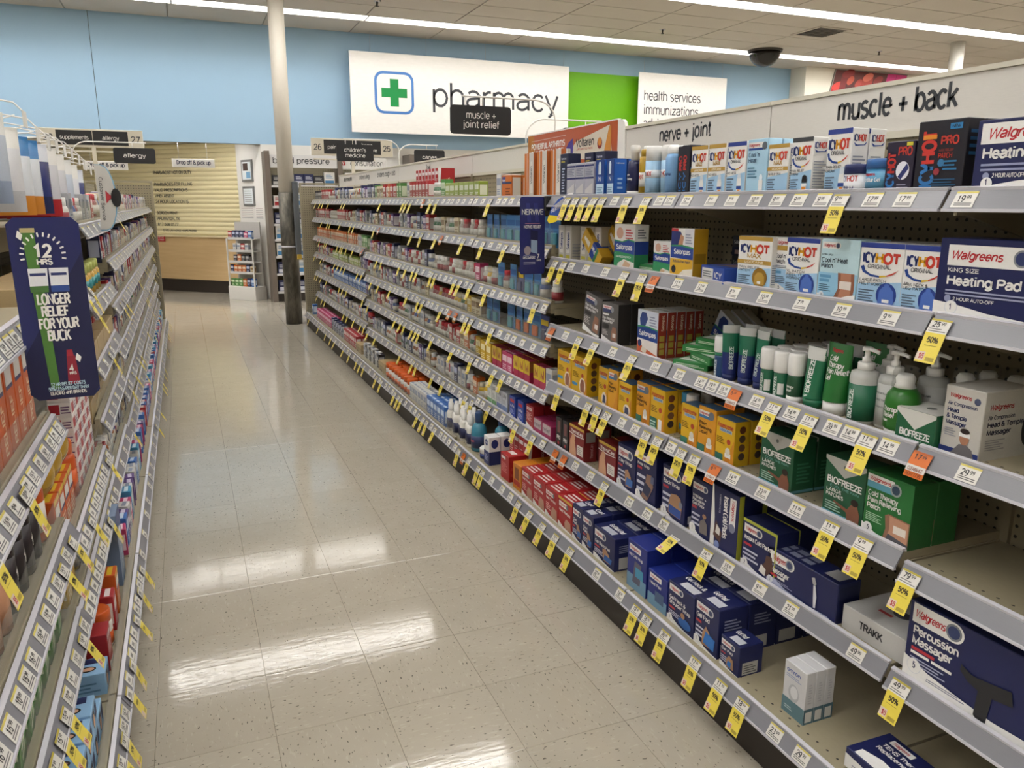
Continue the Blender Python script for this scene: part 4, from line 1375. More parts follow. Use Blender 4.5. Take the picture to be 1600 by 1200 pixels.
carton('nerve_blue', .062, .05, .128, '#1f4a94', [('r', 0, .55, 1, 1, '#143a80'), ('r', .1, 0, 1, .34, '#bcd3e2'), ('p', [(.35, .6), (.65, .6), (.65, .86), (.58, .94), (.42, .94), (.35, .86)], '#c9d6e2'), ('t', .36, .42, .11, .3, WH, 'N', .16), ('b', .2, .1, .9, .28, 3, '#6f90ac')], [('r', .06, .03, .94, .97, '#2a62b8'), ('t', .2, .86, .03, .6, WH, 'NERVIVE', .14), ('b', .3, .2, .7, .55, 3, '#9fc0e6')])
carton('nerve_grey', .072, .05, .124, '#a9a9b4', [('r', 0, .88, 1, .93, '#28306b'), ('b', .1, .62, .9, .86, 5, '#70748c'), ('r', 0, .52, 1, .57, '#28306b'), ('p', [(.1, .1), (.9, .1), (.9, .4), (.1, .2)], '#c2c0bf')], SIDE_FINE)
carton('nerve_navy', .072, .055, .166, '#1a1f3c', [('t', .15, .86, .05, .6, '#b9b9c9', 'Nervive', .13), ('r', .15, .80, .6, .83, '#b39f3f'), ('b', .25, .12, .6, .7, 9, '#aab2c6')], [('b', .2, .1, .8, .8, 12, '#8d94ac')])
carton('volt_tall', .055, .045, .19, '#c9c4bd', [('r', 0, .0, .3, 1, '#c4702c'), ('p', [(.4, .1), (.9, .1), (.8, .8), (.5, .8)], '#dad5cc'), ('v', .75, .3, .25, .4, '#33343a', 'Voltaren', .13)], [('r', 0, 0, .5, 1, '#b95f26'), ('r', .55, 0, .68, 1, WH), ('p', [(.75, .1), (.95, .1), (.9, .9), (.75, .9)], '#7d6f63')])
carton('volt_low', .12, .05, .10, '#c46a24', [('r', 0, .62, 1, .72, '#2c2c4c'), ('r', .06, .66, .4, .94, '#3a3f86'), ('t', .08, .74, .1, .3, WH, 'Advil', .16), ('b', .4, .12, .9, .5, 3, '#7a3413')], [('r', .1, .1, .9, .9, '#d7d2c9')])
# ---- pain patches
def SALON(bottom, extra=()):
    return [('r', 0, .64, 1, 1, '#d7d4d2'), ('b', .55, .68, .92, .92, 4, '#b3343a'), ('e', .27, .8, .17, .13, '#c39a85'), ('p', [(0, .36), (1, .33), (1, .62), (.7, .66), (.4, .6), (0, .63)], '#24408f'), ('p', [(0, .345), (1, .31), (1, .34), (.5, .37), (0, .385)], '#2f8a58'),
            ('p', [(0, .62), (.4, .59), (.7, .65), (1, .61), (1, .645), (.7, .68), (.4, .62), (0, .65)], '#2f8a58'), ('t', .1, .44, .105, .8, WH, 'Salonpas', .16), ('r', 0, 0, 1, .34, bottom)] + list(extra)
carton('salon_tall', .135, .055, .152, WH, SALON('#2f8a58', [('p', [(.15, .0), (1, .0), (1, .16), (.5, .22), (.2, .12)], '#d9d6cf'), ('p', [(.42, .04), (.72, .0), (.84, .12), (.56, .2)], '#c9a686'), ('t', .1, .25, .045, .75, WH, 'PAIN RELIEVING PATCH', .12)]), [('r', 0, 0, 1, .34, '#2f8a58'), ('r', 0, .34, 1, .63, '#24408f'), ('b', .2, .7, .8, .92, 4, '#70747c')])
carton('salon_small', .095, .05, .105, WH, SALON('#2f8a58', [('p', [(.3, .0), (1, .0), (1, .14), (.6, .2)], '#d9d6cf'), ('p', [(.4, .04), (.66, .02), (.74, .14), (.5, .17)], '#c9a686')]))
carton('salon_arth', .118, .05, .148, WH, [('r', .6, .62, 1, 1, '#d3d4da'), ('r', 0, .93, .3, 1, '#b3343a'), ('p', [(.0, .62), (.5, .62), (.56, .8), (.4, .94), (0, .94)], '#28306b'), ('p', [(.3, .62), (.52, .62), (.56, .84), (.42, .88)], '#b98a6a'), ('b', .64, .7, .94, .92, 4, '#9095a8'), ('p', [(0, .40), (1, .38), (1, .60), (.5, .64), (0, .62)], '#24408f'),
       ('p', [(0, .62), (.5, .635), (1, .595), (1, .63), (.5, .67), (0, .65)], '#2f8a58'), ('t', .14, .48, .095, .74, WH, 'Salonpas', .16), ('r', 0, 0, 1, .38, '#d3a72e'), ('t', .12, .30, .05, .78, '#1d2a66', 'Arthritis Pain Patch', .14), ('p', [(.3, .0), (1, .0), (1, .2), (.6, .16)], '#ddd7c8'), ('c', .17, .16, .08, 0, '#20242e')], [('r', 0, 0, 1, 1, '#b98f22'), ('r', .1, .3, .9, .5, '#8f6c14')])
carton('salon_row', .125, .032, .152, WH, [('r', 0, .62, 1, 1, '#cdd4e2'), ('p', [(.15, .62), (.36, .62), (.5, .82), (.42, .95), (.2, .95), (.1, .8)], '#28407f'), ('b', .58, .68, .94, .92, 4, '#8d93ac'), ('p', [(0, .36), (1, .34), (1, .60), (.5, .64), (0, .60)], '#1f3f86'), ('p', [(0, .60), (.5, .635), (1, .6), (1, .63), (.5, .665), (0, .635)], '#2f8a58'),
       ('t', .08, .44, .10, .84, WH, 'Salonpas', .16), ('p', [(0, 0), (1, 0), (1, .33), (0, .35)], '#ddd6d0'), ('p', [(0, 0), (1, 0), (1, .06), (.3, .18), (0, .3)], '#c25a34'), ('c', .14, .25, .08, 0, '#2c3a6b'), ('p', [(.2, .08), (.45, .03), (.5, .14), (.28, .2)], '#d9cdbb')],
       [('r', 0, 0, 1, 1, '#8d2f22'), ('v', .7, .6, .3, .34, '#d9c9b0', 'Salonpas', .14), ('r', .2, .08, .8, .2, '#a8973f'), ('r', .2, .23, .8, .35, '#a8973f'), ('r', .2, .38, .8, .5, '#a8973f')])
carton('white_patch', .055, .05, .135, '#b9b5ab', [('r', .22, .2, .78, .86, '#d2cfc8'), ('v', .68, .3, .36, .5, '#26326b', 'Salonpas', .15), ('r', .2, .05, .8, .14, '#b9b03a')], SIDE_FINE)
carton('yellow_box', .06, .05, .17, '#c49a2a', [('r', 0, .3, 1, .5, '#24408f'), ('v', .75, .3, .3, .2, WH, 'Pain', .14), ('r', 0, .2, 1, .29, '#2f7a4e'), ('p', [(.3, .6), (.7, .6), (.6, .9), (.4, .9)], '#d9d3c8')], [('r', 0, .3, 1, .5, '#24408f')])
carton('green_flat', .13, .16, .022, '#2d7a3f', [('b', .1, .3, .9, .7, 2, '#cfe0c9')], [('r', .05, .1, .95, .9, '#3c5f4a')], [('r', .1, .1, .9, .5, '#dfe3dc')])
carton('blue_flat', .15, .15, .045, '#23459a', [('r', .06, .15, .55, .85, '#dcdcd8'), ('b', .1, .3, .5, .75, 3, '#5c6068'), ('t', .6, .3, .35, .32, WH, 'ICY', .18)], (), [('p', [(.2, .2), (.8, .3), (.85, .7), (.3, .8)], '#8a6a5c'), ('r', .3, .05, .7, .15, '#3f63b8')])
carton('dark_patch', .07, .05, .062, '#3a3d46', [('r', .0, 0, 1, .45, '#1d2447'), ('t', .12, .62, .16, .76, '#b4b4b2', 'Salonpas', .14), ('r', .2, .1, .7, .3, '#b39a9a')])
carton('grey_patch', .135, .05, .152, '#5b5856', [('p', [(0, 0), (1, 0), (1, .08), (.6, .06), (.3, .12), (0, .18)], WH), ('r', .08, .85, .6, .93, WH), ('r', .08, .76, .6, .85, '#2b3764'), ('c', .64, .85, .075, 0, '#8f9398'), ('t', .11, .87, .045, .44, RD_, 'Walgreens', .14, .25), ('t', .07, .66, .065, .74, WH, 'Pain Relieving', .14), ('t', .07, .575, .065, .62, WH, 'Lidocaine Patch', .14), ('r', .07, .44, .45, .54, '#2a2928'), ('b', .07, .22, .42, .42, 5, '#b9b5b2'),
       ('p', [(.58, .12), (.92, .1), (.95, .3), (.9, .5), (.68, .52), (.6, .32)], '#8d6550'), ('r', .72, .2, .9, .32, '#d3ccc6')], [('r', 0, 0, 1, 1, '#33302f')])
carton('grey_patch_narrow', .12, .05, .148, '#5b5856', [('p', [(0, 0), (1, 0), (1, .08), (.6, .06), (.3, .12), (0, .18)], WH), ('r', .08, .85, .6, .93, WH), ('r', .08, .76, .6, .85, '#2b3764'), ('c', .64, .85, .075, 0, '#8f9398'), ('t', .11, .87, .045, .44, RD_, 'Walgreens', .14, .25), ('r', .08, .69, .45, .73, WH), ('t', .07, .59, .06, .70, WH, 'Pain Relieving', .14), ('t', .07, .51, .06, .62, WH, 'Lidocaine Patch', .14), ('r', .07, .36, .45, .47, '#2a2928'), ('b', .07, .2, .42, .34, 4, '#b9b5b2'),
       ('p', [(.6, .1), (.92, .1), (.95, .28), (.9, .42), (.7, .44), (.62, .3)], '#8d6550'), ('r', .7, .18, .88, .28, '#d3ccc6')], [('r', 0, 0, 1, 1, '#2b2827')])
# ---- yellow rubs
def ASP(pic, c='#cf9f1f', wg=False):
    L = [('p', [(.55, 0), (1, 0), (1, .6)], '#d08a1e')]
    if wg:
        L += [('r', .05, .82, .7, .92, WH), ('r', .05, .76, .7, .82, '#3f78a8'), ('c', .75, .85, .09, 0, '#6b7078'), ('t', .08, .84, .05, .5, RD_, 'Walgreens', .14, .25), ('t', .08, .62, .07, .45, '#3a2a14', 'Pain', .14), ('t', .08, .53, .07, .72, '#3a2a14', 'Relieving', .14), ('t', .08, .44, .07, .5, '#3a2a14', 'Liquid', .14)]
    else:
        L += [('t', .08, .80, .10, .84, '#b3452c', 'Aspercreme', .16), ('r', .2, .71, .86, .785, '#9cb3c9'), ('t', .24, .725, .045, .58, '#2f4a80', 'LIDOCAINE', .14), ('b', .08, .44, .5, .6, 4, '#6b5312'), ('c', .72, .52, .065, 0, '#b3452c')]
    if pic == 'foot':
        L += [('e', .72, .25, .2, .22, '#e8dcc8'), ('p', [(.6, .1), (.84, .08), (.86, .3), (.8, .42), (.66, .42), (.58, .28)], '#8d5a44'), ('r', .05, .2, .4, .28, '#3f8fc0')]
    elif pic == 'knee':
        L += [('e', .66, .2, .25, .17, '#e8dcc8'), ('p', [(.5, .08), (.84, .08), (.8, .28), (.55, .3)], '#3a3f5c')]
    elif pic == 'roll':
        L += [('r', .55, .02, .86, .26, WH), ('e', .70, .30, .13, .09, '#d3cfc2'), ('r', .55, .06, .86, .16, '#c47a1e'), ('r', .03, .04, .45, .2, '#2d6a58')]
    elif pic == 'green':
        L += [('r', .0, .0, .5, .3, '#2d6a58'), ('r', .6, .05, .85, .3, WH), ('b', .05, .05, .45, .25, 3, '#b9d3c6')]
    return L
ASP_S = [('c', .5, .82, .085, 0, '#6b3a26'), ('c', .5, .62, .085, 0, '#5a4536'), ('c', .5, .42, .085, 0, '#6b4a38'), ('c', .5, .22, .085, 0, '#4a3a33')]
ASP_T = [('r', .02, .05, .98, .95, '#4a6f96')]
carton('asp_foot', .13, .06, .15, '#d6aa1e', ASP('foot'), ASP_S)
carton('asp_knee', .072, .05, .145, '#d6aa1e', ASP('knee'), ASP_S, ASP_T)
carton('asp_wgpatch', .072, .05, .15, '#d89a24', ASP(None, wg=True), ASP_S, ASP_T)
carton('asp_short', .09, .06, .12, '#d6aa1e', ASP('knee'), ASP_S, ASP_T)
carton('asp_wgliq', .085, .05, .146, '#d89624', ASP('roll', wg=True), ASP_S, ASP_T)
carton('asp_green', .085, .05, .145, '#d6aa1e', ASP('green'), ASP_S, ASP_T)
carton('asp_roll', .085, .055, .133, '#d6aa1e', ASP('roll'), ASP_S, ASP_T)
# ---- green cold therapy
def BIO(h2=.0):
    return [('p', [(0, 1), (1, 1), (1, .93), (.5, .70), (.02, .93), (0, .93)], '#a9a8a2'), ('c', .5, .88, .035, 0, '#5b5f5c'), ('t', .08, .56, .105, .86, WH, 'BIOFREEZE', .15), ('t', .16, .49, .04, .72, '#6fa6a0', 'COOL THE PAIN', .13), ('t', .08, .41, .055, .38, WH, 'LARGE', .14), ('t', .08, .33, .055, .44, WH, 'PATCHES', .14), ('b', .08, .10, .48, .26, 4, '#9dbfae'),
            ('r', 0, .02, .78, .07, '#7fb6c9'), ('p', [(.66, .0), (.94, .0), (.94, .2), (.86, .34), (.72, .32), (.64, .22), (.3, .28), (.28, .25), (.62, .16)], SKIN2), ('e', .80, .37, .09, .06, '#2a1d18'), ('r', .70, .0, .92, .06, '#c9c4bd')]
carton('bio_patch', .125, .075, .148, '#1d5237', BIO(), [('b', .2, .2, .8, .6, 6, '#3f7a5c'), ('r', 0, .02, 1, .07, '#5f95a3')])
carton('cold_patch', .128, .07, .150, '#256b33', [('r', .03, .84, .6, .95, WH), ('r', .03, .74, .6, .84, '#5f9fb5'), ('c', .64, .83, .10, 0, '#9aa0a0'), ('c', .64, .83, .07, 0, '#33465c'), ('t', .07, .865, .055, .46, RD_, 'Walgreens', .14, .25), ('t', .07, .62, .075, .64, WH, 'Cold Therapy', .15), ('t', .07, .52, .075, .72, WH, 'Pain Relieving', .15), ('t', .07, .42, .075, .3, WH, 'Patch', .15), ('b', .07, .22, .42, .36, 5, '#a9cfae'),
       ('p', [(.46, .0), (.52, .2), (.48, .4), (.56, .44), (1, .42), (1, .0)], '#8d6550'), ('p', [(.55, .08), (.6, .2), (.58, .42), (.98, .4), (.98, .06)], '#b98a70'), ('r', .68, .18, .94, .3, '#ddd5cc'), ('p', [(.52, .0), (1, .0), (1, .08), (.58, .14)], '#55555c'), ('p', [(0, 0), (1, 0), (1, .03), (.6, .02), (.3, .06), (0, .16)], WH), ('c', .14, .10, .085, 0, '#dadada'), ('t', .12, .07, .07, .05, '#20283a', '5', .15)], [('r', 0, 0, 1, 1, '#1f5a2b')])
carton('cream_box', .098, .09, .072, '#1f5c3c', [('p', [(0, 1), (1, 1), (1, .9), (.5, .42), (0, .9)], '#c9c8c2'), ('t', .12, .18, .2, .78, WH, 'BIOFREEZE', .15), ('t', .3, .06, .07, .4, '#9fc9b0', 'CREAM', .13)], (), [('r', 0, 0, 1, 1, '#c9c8c2'), ('c', .5, .5, .12, 0, '#4a4f4c')])
carton('head_massager', .088, .14, .142, '#bdbab3', [('t', .12, .84, .055, .55, RD_, 'Walgreens', .13, .25), ('c', .82, .84, .05, 0, '#4b5470'), ('t', .1, .72, .05, .74, '#2b3560', 'Air Compression', .13), ('t', .1, .62, .06, .3, '#2b3560', 'Head', .15), ('t', .1, .53, .06, .52, '#2b3560', '& Temple', .15), ('t', .1, .44, .06, .52, '#2b3560', 'Massager', .15), ('b', .1, .27, .4, .4, 4, '#8d8f98'), ('r', 0, 0, 1, .1, '#2b3a78'),
       ('p', [(.3, .02), (.9, .02), (.84, .14), (.66, .2), (.5, .18)], '#6d6a6c'), ('e', .62, .28, .12, .10, SKIN1), ('r', .48, .30, .76, .36, WH), ('e', .62, .385, .12, .04, '#2a1f1c')], [('t', .1, .74, .07, .5, RD_, 'Walgreens', .13, .25), ('t', .1, .60, .055, .55, '#4a4a58', 'Air Compression', .13), ('t', .1, .49, .07, .75, '#33344c', 'Head & Temple', .15), ('t', .1, .38, .07, .5, '#33344c', 'Massager', .15), ('b', .1, .15, .5, .32, 5, '#9a9898'), ('e', .95, .4, .12, .25, '#37312e')])
# ---- heat wraps, cold packs, massagers
carton('therma', .13, .06, .135, '#7a2023', [('r', 0, .92, 1, 1, '#c9a53a'), ('t', .1, .76, .10, .82, WH, 'ThermaCare', .15), ('p', [(0, .72), (.5, .68), (1, .72), (1, .74), (.5, .71), (0, .75)], WH), ('p', [(.02, .05), (.5, .05), (.46, .3), (.36, .6), (.2, .66), (.08, .5)], '#c99a78'), ('e', .3, .62, .12, .1, '#c99a78'), ('r', .54, .15, .95, .45, '#d6cfc6'), ('b', .58, .2, .9, .42, 4, '#9a8f8c')], [('r', .15, .6, .85, .92, '#8f8a86'), ('v', .7, .1, .22, .45, '#b3888a', 'ThermaCare', .13)])
carton('small_white', .06, .05, .11, '#d0d2cd', [('r', 0, 0, 1, .25, '#6a9c6a'), ('t', .15, .72, .16, .7, '#4a5058', 'LIVRe', .12), ('b', .15, .35, .8, .6, 4, '#9aa0a0')], SIDE_FINE)
carton('small_white_blue', .065, .05, .10, '#c5c9d0', [('r', 0, 0, 1, .3, '#7388b5'), ('t', .15, .72, .16, .7, '#4a5058', 'LIVRe', .12), ('b', .15, .4, .8, .62, 4, '#9aa0a0')], SIDE_FINE)
carton('small_blue', .07, .05, .105, '#2f49a0', [('r', .15, .72, .85, .86, RD_), ('t', .15, .5, .1, .7, WH, 'Icy Rub', .14), ('b', .15, .2, .85, .42, 4, '#a9b6e0'), ('p', [(0, 0), (1, 0), (1, .05), (.4, .1), (0, .2)], WH)], SIDE_FINE)
carton('small_red', .08, .055, .11, '#9a2026', [('r', .1, .78, .8, .9, WH), ('t', .12, .81, .07, .6, RD_, 'Walgreens', .13, .25), ('b', .1, .35, .8, .7, 6, '#e0b9b6'), ('p', [(0, 0), (1, 0), (1, .1), (.4, .15), (0, .25)], WH)], SIDE_FINE)
carton('small_pink', .09, .06, .068, '#9c2f58', [('r', .05, .35, .95, .95, '#b8a9ac'), ('t', .12, .5, .24, .76, '#5c4a52', 'relief', .13)])
carton('small_black', .055, .06, .13, '#1e1a1c', [('r', .3, .5, .75, .9, '#7a4a48'), ('t', .2, .28, .12, .6, WH, 'PRO', .15), ('c', .5, .15, .06, 0, '#b3343a')], [('b', .2, .3, .8, .7, 5, '#5c4f50')])
TORSO = [('p', [(.32, .12), (.86, .1), (.9, .34), (.82, .5), (.66, .54), (.42, .5), (.34, .34)], '#a8805f'), ('p', [(.34, .13), (.86, .11), (.87, .27), (.35, .29)], '#2b4f9a'), ('e', .84, .38, .08, .06, '#7d8598')]
ARM = [('p', [(.5, .1), (.8, .12), (.78, .36), (.6, .5), (.45, .46), (.46, .3)], '#a8805f'), ('p', [(.5, .14), (.86, .14), (.9, .3), (.56, .32)], '#2f63a8')]
carton('clay_wrap', .125, .06, .166, NV, WGN(('Clay Wrap',), num='1', blob=ARM, tv=.60, cap=.075, wd=.75), SIDE_FINE)
carton('knee_wrap', .125, .07, .178, NV, WGN(('Knee Wrap',), num='1', blob=[('p', [(.3, .1), (.62, .06), (.9, .4), (.8, .62), (.55, .6), (.5, .4)], '#8a6a58'), ('p', [(.36, .2), (.66, .14), (.8, .34), (.52, .42)], '#2c3350'), ('r', .76, .46, .92, .6, '#5d6480')], tv=.72, cap=.06, wd=.6, bv=(.82, .94)), [('r', .3, .5, .7, .7, '#3a4270')])
carton('back_wrap', .132, .07, .178, NV, WGN(('Back Wrap',), num='1', blob=TORSO, tv=.66, cap=.07, wd=.7, bv=(.78, .93)), [('v', .7, .3, .3, .6, '#aab0c6', 'Hot Cold Back Wrap', .13), ('r', .2, .05, .6, .2, '#c9c9cf')])
carton('gel_pack', .098, .06, .186, NV, WGN(('Instant +', 'Reusable', 'Gel Pack'), num='1', blob=[('p', [(.5, .1), (.9, .12), (.88, .3), (.7, .38), (.5, .3)], '#77706c'), ('e', .72, .42, .1, .04, '#a8805f')], tv=.68, cap=.05, wd=.7, bv=(.82, .93)), SIDE_FINE)
carton('instant_tall', .125, .08, .198, NV, [('p', [(0, 0), (.16, 0), (.14, .5), (.05, 1), (0, 1)], WH), ('v', .46, .90, -.16, .66, WH, 'Instant Cold Packs', .16), ('r', .68, .45, .9, .92, WH), ('c', .79, .46, .07, 0, '#7d8298'), ('v', .76, .9, -.1, .32, RD_, 'Walgreens', .13, .25), ('p', [(.12, .2), (.4, .14), (.44, .3), (.2, .46)], '#5a3f36'), ('p', [(.2, .26), (.36, .24), (.38, .34), (.24, .4)], '#d9d5cf'), ('c', .28, .08, .06, 0, '#7d8cc0'), ('v', .30, .9, -.05, .3, '#c9cbd6', '12 INSTANT PACKS', .12)],
       [('r', .0, .0, .22, 1, '#a8ac3a'), ('b', .4, .1, .9, .5, 6, '#3a4270')])
carton('instant_small', .14, .075, .148, NV, [('r', 0, .94, 1, 1, '#a8ac3a'), ('r', .96, 0, 1, 1, '#a8ac3a')] + WGN(('Instant Cold Packs',), num='2', blob=[('p', [(.6, .2), (.8, .1), (.95, .3), (.9, .52), (.74, .5), (.72, .36)], '#5a3f36'), ('p', [(.56, .12), (.74, .08), (.76, .22), (.62, .28)], '#d9d5cf')], tv=.60, cap=.085, wd=.8, bv=(.74, .90), bu=.5), SIDE_FINE, [('r', .05, .1, .6, .5, '#2b3158')])
carton('massager', .25, .075, .108, NV, WG(.04, .62, .34, .92) + [('t', .05, .54, .05, .2, '#9aa0bd', 'PERSONAL', .13), ('t', .05, .38, .13, .29, WH, 'Massager', .16), ('r', .05, .28, .16, .34, '#b3303a'), ('r', .17, .28, .28, .34, WH), ('b', .05, .16, .4, .24, 2, '#9aa0bd'), ('p', [(0, 0), (1, 0), (.9, .1), (.62, .06), (.3, .1), (.15, .2), (0, .24)], '#a9aecb'), ('c', .06, .14, .1, 0, '#d3d5dc'), ('t', .055, .1, .1, .012, NV, '1', .15),
       ('p', [(.66, .82), (.70, .86), (.73, .72), (.71, .66), (.68, .68)], '#a9a7a8'), ('p', [(.69, .66), (.72, .66), (.745, .4), (.74, .12), (.71, .10), (.70, .35)], '#cfcfd6')], [('r', .1, .1, .9, .9, '#141940')], [('r', .06, .2, .2, .45, '#8d93ac'), ('r', .24, .2, .38, .45, '#8d93ac'), ('r', .42, .2, .56, .45, '#8d93ac'), ('r', .06, .55, .2, .8, '#8d93ac'), ('r', .24, .55, .38, .8, '#8d93ac'), ('r', .42, .55, .56, .8, '#8d93ac'), ('r', .75, .2, .95, .8, '#a9a9ab')])
carton('trakk', .19, .17, .062, '#b8b7b4', [('t', .28, .38, .3, .36, '#26262a', 'TRAKK', .16)], (), [('e', .52, .5, .12, .1, '#4a4a52'), ('e', .86, .6, .1, .12, '#232326'), ('r', .3, .3, .5, .36, '#a83a3a')])
carton('percussion', .30, .11, .185, NV, [('r', .03, .74, .36, .98, WH), ('c', .36, .86, .12, 0, WH), ('c', .355, .86, .1, 0, '#7d8188'), ('c', .355, .86, .075, 0, '#33406b'), ('t', .05, .82, .09, .24, RD_, 'Walgreens', .13, .25), ('t', .05, .61, .095, .36, WH, 'Percussion', .16), ('t', .05, .48, .095, .32, WH, 'Massager', .16), ('r', .05, .40, .24, .44, '#b3303a'), ('r', .05, .35, .2, .385, WH), ('r', .22, .35, .38, .385, WH), ('b', .05, .22, .34, .33, 3, '#a4a9c2'),
       ('p', [(0, 0), (1, 0), (1, .12), (.7, .10), (.45, .14), (.2, .20), (0, .30)], WH), ('c', .09, .2, .095, 0, '#cfd2da'), ('c', .09, .2, .088, 0, WH), ('t', .08, .175, .08, .022, NV, '5', .16), ('b', .2, .1, .5, .15, 2, '#7b8094'), ('p', [(.44, .56), (.52, .5), (.56, .5), (.8, .56), (.82, .4), (.68, .36), (.66, .04), (.60, .02), (.57, .06), (.58, .36), (.5, .4), (.44, .48)], '#232428')], SIDE_FINE)
carton('gel_a', .082, .08, .14, NV, WGN(('Gel', 'Pad'), blob=ARM, tv=.55, cap=.07, wd=.4, bv=(.72, .88)), [('b', .2, .55, .8, .8, 4, '#8d93ac'), ('r', .15, .08, .85, .35, '#a9a9a4')], [('r', .1, .1, .6, .45, '#b9bcc6'), ('t', .15, .55, .2, .6, WH, 'Gel', .15)])
carton('gel_back', .15, .09, .122, NV, WGN(('Gel Back Pad',), num=None, blob=ARM, tv=.50, cap=.09, wd=.72, bv=(.70, .90), bu=.5), [('b', .2, .55, .8, .8, 4, '#8d93ac'), ('r', .2, .05, .9, .4, '#b9b9b4')], [('r', .25, .1, .75, .4, '#b9bcc6'), ('t', .2, .5, .2, .6, WH, 'Gel Back Pad', .15)])
carton('blue_wrap', .118, .09, .168, '#1b2a7a', [('r', .0, .0, 1, .30, '#6f95b0'), ('r', .1, .80, .7, .92, WH), ('t', .13, .83, .06, .5, RD_, 'Walgreens', .13, .25), ('t', .1, .68, .06, .7, WH, 'Hot Cold Wrap', .14), ('p', [(.3, .15), (.7, .15), (.75, .6), (.4, .62)], '#5c5a6c'), ('r', .45, .3, .85, .5, '#3f8fb0')], SIDE_FINE)
carton('blue_wrap_low', .108, .09, .118, '#1b2a7a', [('r', .0, .0, 1, .34, '#6f95b0'), ('r', .1, .78, .7, .92, WH), ('t', .13, .82, .06, .5, RD_, 'Walgreens', .13, .25), ('t', .1, .62, .08, .6, WH, 'Heat Pad', .14), ('r', .4, .2, .85, .5, '#4a5f80')], SIDE_FINE)
carton('neck_wrap', .135, .10, .132, NV, WGN(('Gel Neck &', 'Shoulder Wrap'), num='1', blob=[('e', .68, .2, .24, .12, '#2f63a8'), ('e', .6, .36, .08, .07, '#a8805f')], tv=.58, cap=.085, wd=.8, bv=(.78, .94), bu=.5), [('b', .2, .55, .8, .8, 4, '#8d93ac')], [('r', .3, .1, .85, .4, '#c6c8d0'), ('t', .1, .5, .16, .7, WH, 'Gel Neck &', .15)])
carton('gel_pad', .108, .10, .15, NV, WGN(('Gel Pad',), num='1', blob=[('p', [(.35, .08), (.7, .1), (.66, .4), (.5, .5), (.36, .34)], '#a8805f'), ('p', [(.4, .14), (.86, .1), (.9, .34), (.5, .4)], '#2f74c0')], tv=.60, cap=.085, wd=.56, bv=(.74, .90), bu=.66), [('b', .2, .55, .8, .8, 4, '#8d93ac'), ('r', .1, .05, .7, .3, '#b9b9b4')], [('r', .3, .1, .85, .4, '#c6c8d0'), ('t', .1, .5, .18, .5, WH, 'Gel Pad', .15)])
carton('gel_small', .08, .08, .09, NV, WGN(('Gel Pad',), blob=[('p', [(.35, .08), (.75, .1), (.7, .42), (.5, .5), (.36, .34)], '#a8805f'), ('p', [(.4, .14), (.6, .1), (.62, .3), (.45, .32)], '#2f74c0')], tv=.56, cap=.09, wd=.6, bv=(.72, .90), bu=.66), [('r', .15, .05, .8, .45, '#b4b4ae'), ('b', .2, .1, .75, .4, 4, '#5c5c5c')], [('r', .3, .1, .85, .42, '#c6c8d0'), ('t', .1, .52, .2, .5, WH, 'Gel Pad', .15)])
carton('omron', .03, .075, .142, '#c9c9cb', [('r', 0, 0, 1, .34, '#5d7e88'), ('t', .1, .8, .07, .8, '#2f4a9a', 'omron', .13)], [('b', .3, .4, .7, .8, 8, '#b3b3b8'), ('r', 0, 0, 1, .2, '#4a6b78'), ('r', .2, .04, .8, .26, '#d3d3cf')])
carton('omron_front', .076, .03, .142, '#c9c9cb', [('r', 0, 0, 1, .30, '#5d7e88'), ('t', .12, .82, .07, .62, '#2f4a9a', 'omron', .13), ('b', .12, .72, .8, .79, 2, '#8d9ab8'), ('e', .5, .46, .24, .17, '#b0b2b6'), ('e', .52, .48, .17, .12, '#d6d6d8'), ('b', .12, .1, .5, .18, 2, '#b9c9cf')], [('r', 0, 0, 1, .3, '#4a6b78'), ('r', .15, .04, .85, .24, '#d3d3cf'), ('b', .3, .4, .7, .8, 8, '#b3b3b8')])
carton('tens', .22, .13, .05, NV, [('p', [(0, 0), (1, 0), (1, .4), (0, .7)], WH), ('b', .1, .15, .6, .4, 2, '#8d90a0')], [('r', 0, 0, 1, 1, '#22284f')], [('p', [(.1, .02), (.9, .02), (.9, .2), (.3, .3), (.1, .2)], WH), ('r', .12, .76, .4, .9, WH), ('t', .15, .8, .07, .2, RD_, 'Walgreens', .13, .25), ('t', .12, .60, .09, .5, WH, 'TENS Therapy', .15), ('t', .12, .46, .09, .75, WH, 'Replacement Back Pad', .15), ('p', [(.4, .06), (.95, .06), (.95, .4), (.6, .42)], '#8a5a44'), ('e', .72, .2, .12, .08, WH)])
carton('red_box', .12, .085, .128, '#a51e22', [('r', .06, .74, .64, .88, WH), ('c', .66, .81, .07, 0, '#6d6f74'), ('t', .09, .775, .07, .45, RD_, 'Walgreens', .13, .25), ('t', .08, .6, .08, .75, WH, 'Heat Therapy', .14), ('p', [(.5, .02), (.96, .04), (.9, .4), (.6, .45), (.48, .25)], '#b58a74'), ('p', [(0, 0), (1, 0), (1, .04), (.4, .08), (0, .2)], WH), ('b', .08, .25, .45, .5, 4, '#e0b0ac')], [('b', .2, .4, .8, .8, 5, '#c9605c')], [('b', .15, .15, .85, .8, 3, '#d9cfcb')])
carton('red_gold', .12, .085, .128, '#a51e22', [('r', 0, .92, 1, 1, '#c9a53a'), ('r', .06, .70, .64, .86, WH), ('c', .66, .78, .08, 0, '#6d6f74'), ('t', .09, .745, .07, .45, RD_, 'Walgreens', .13, .25), ('t', .08, .54, .09, .8, WH, 'Heat Therapy', .14), ('p', [(.5, .02), (.96, .04), (.9, .36), (.6, .4), (.48, .25)], '#b58a74'), ('p', [(0, 0), (1, 0), (1, .04), (.4, .08), (0, .2)], WH)], [('c', .5, .3, .12, 0, '#b8383a')], [('b', .15, .15, .85, .8, 3, '#d9cfcb')])
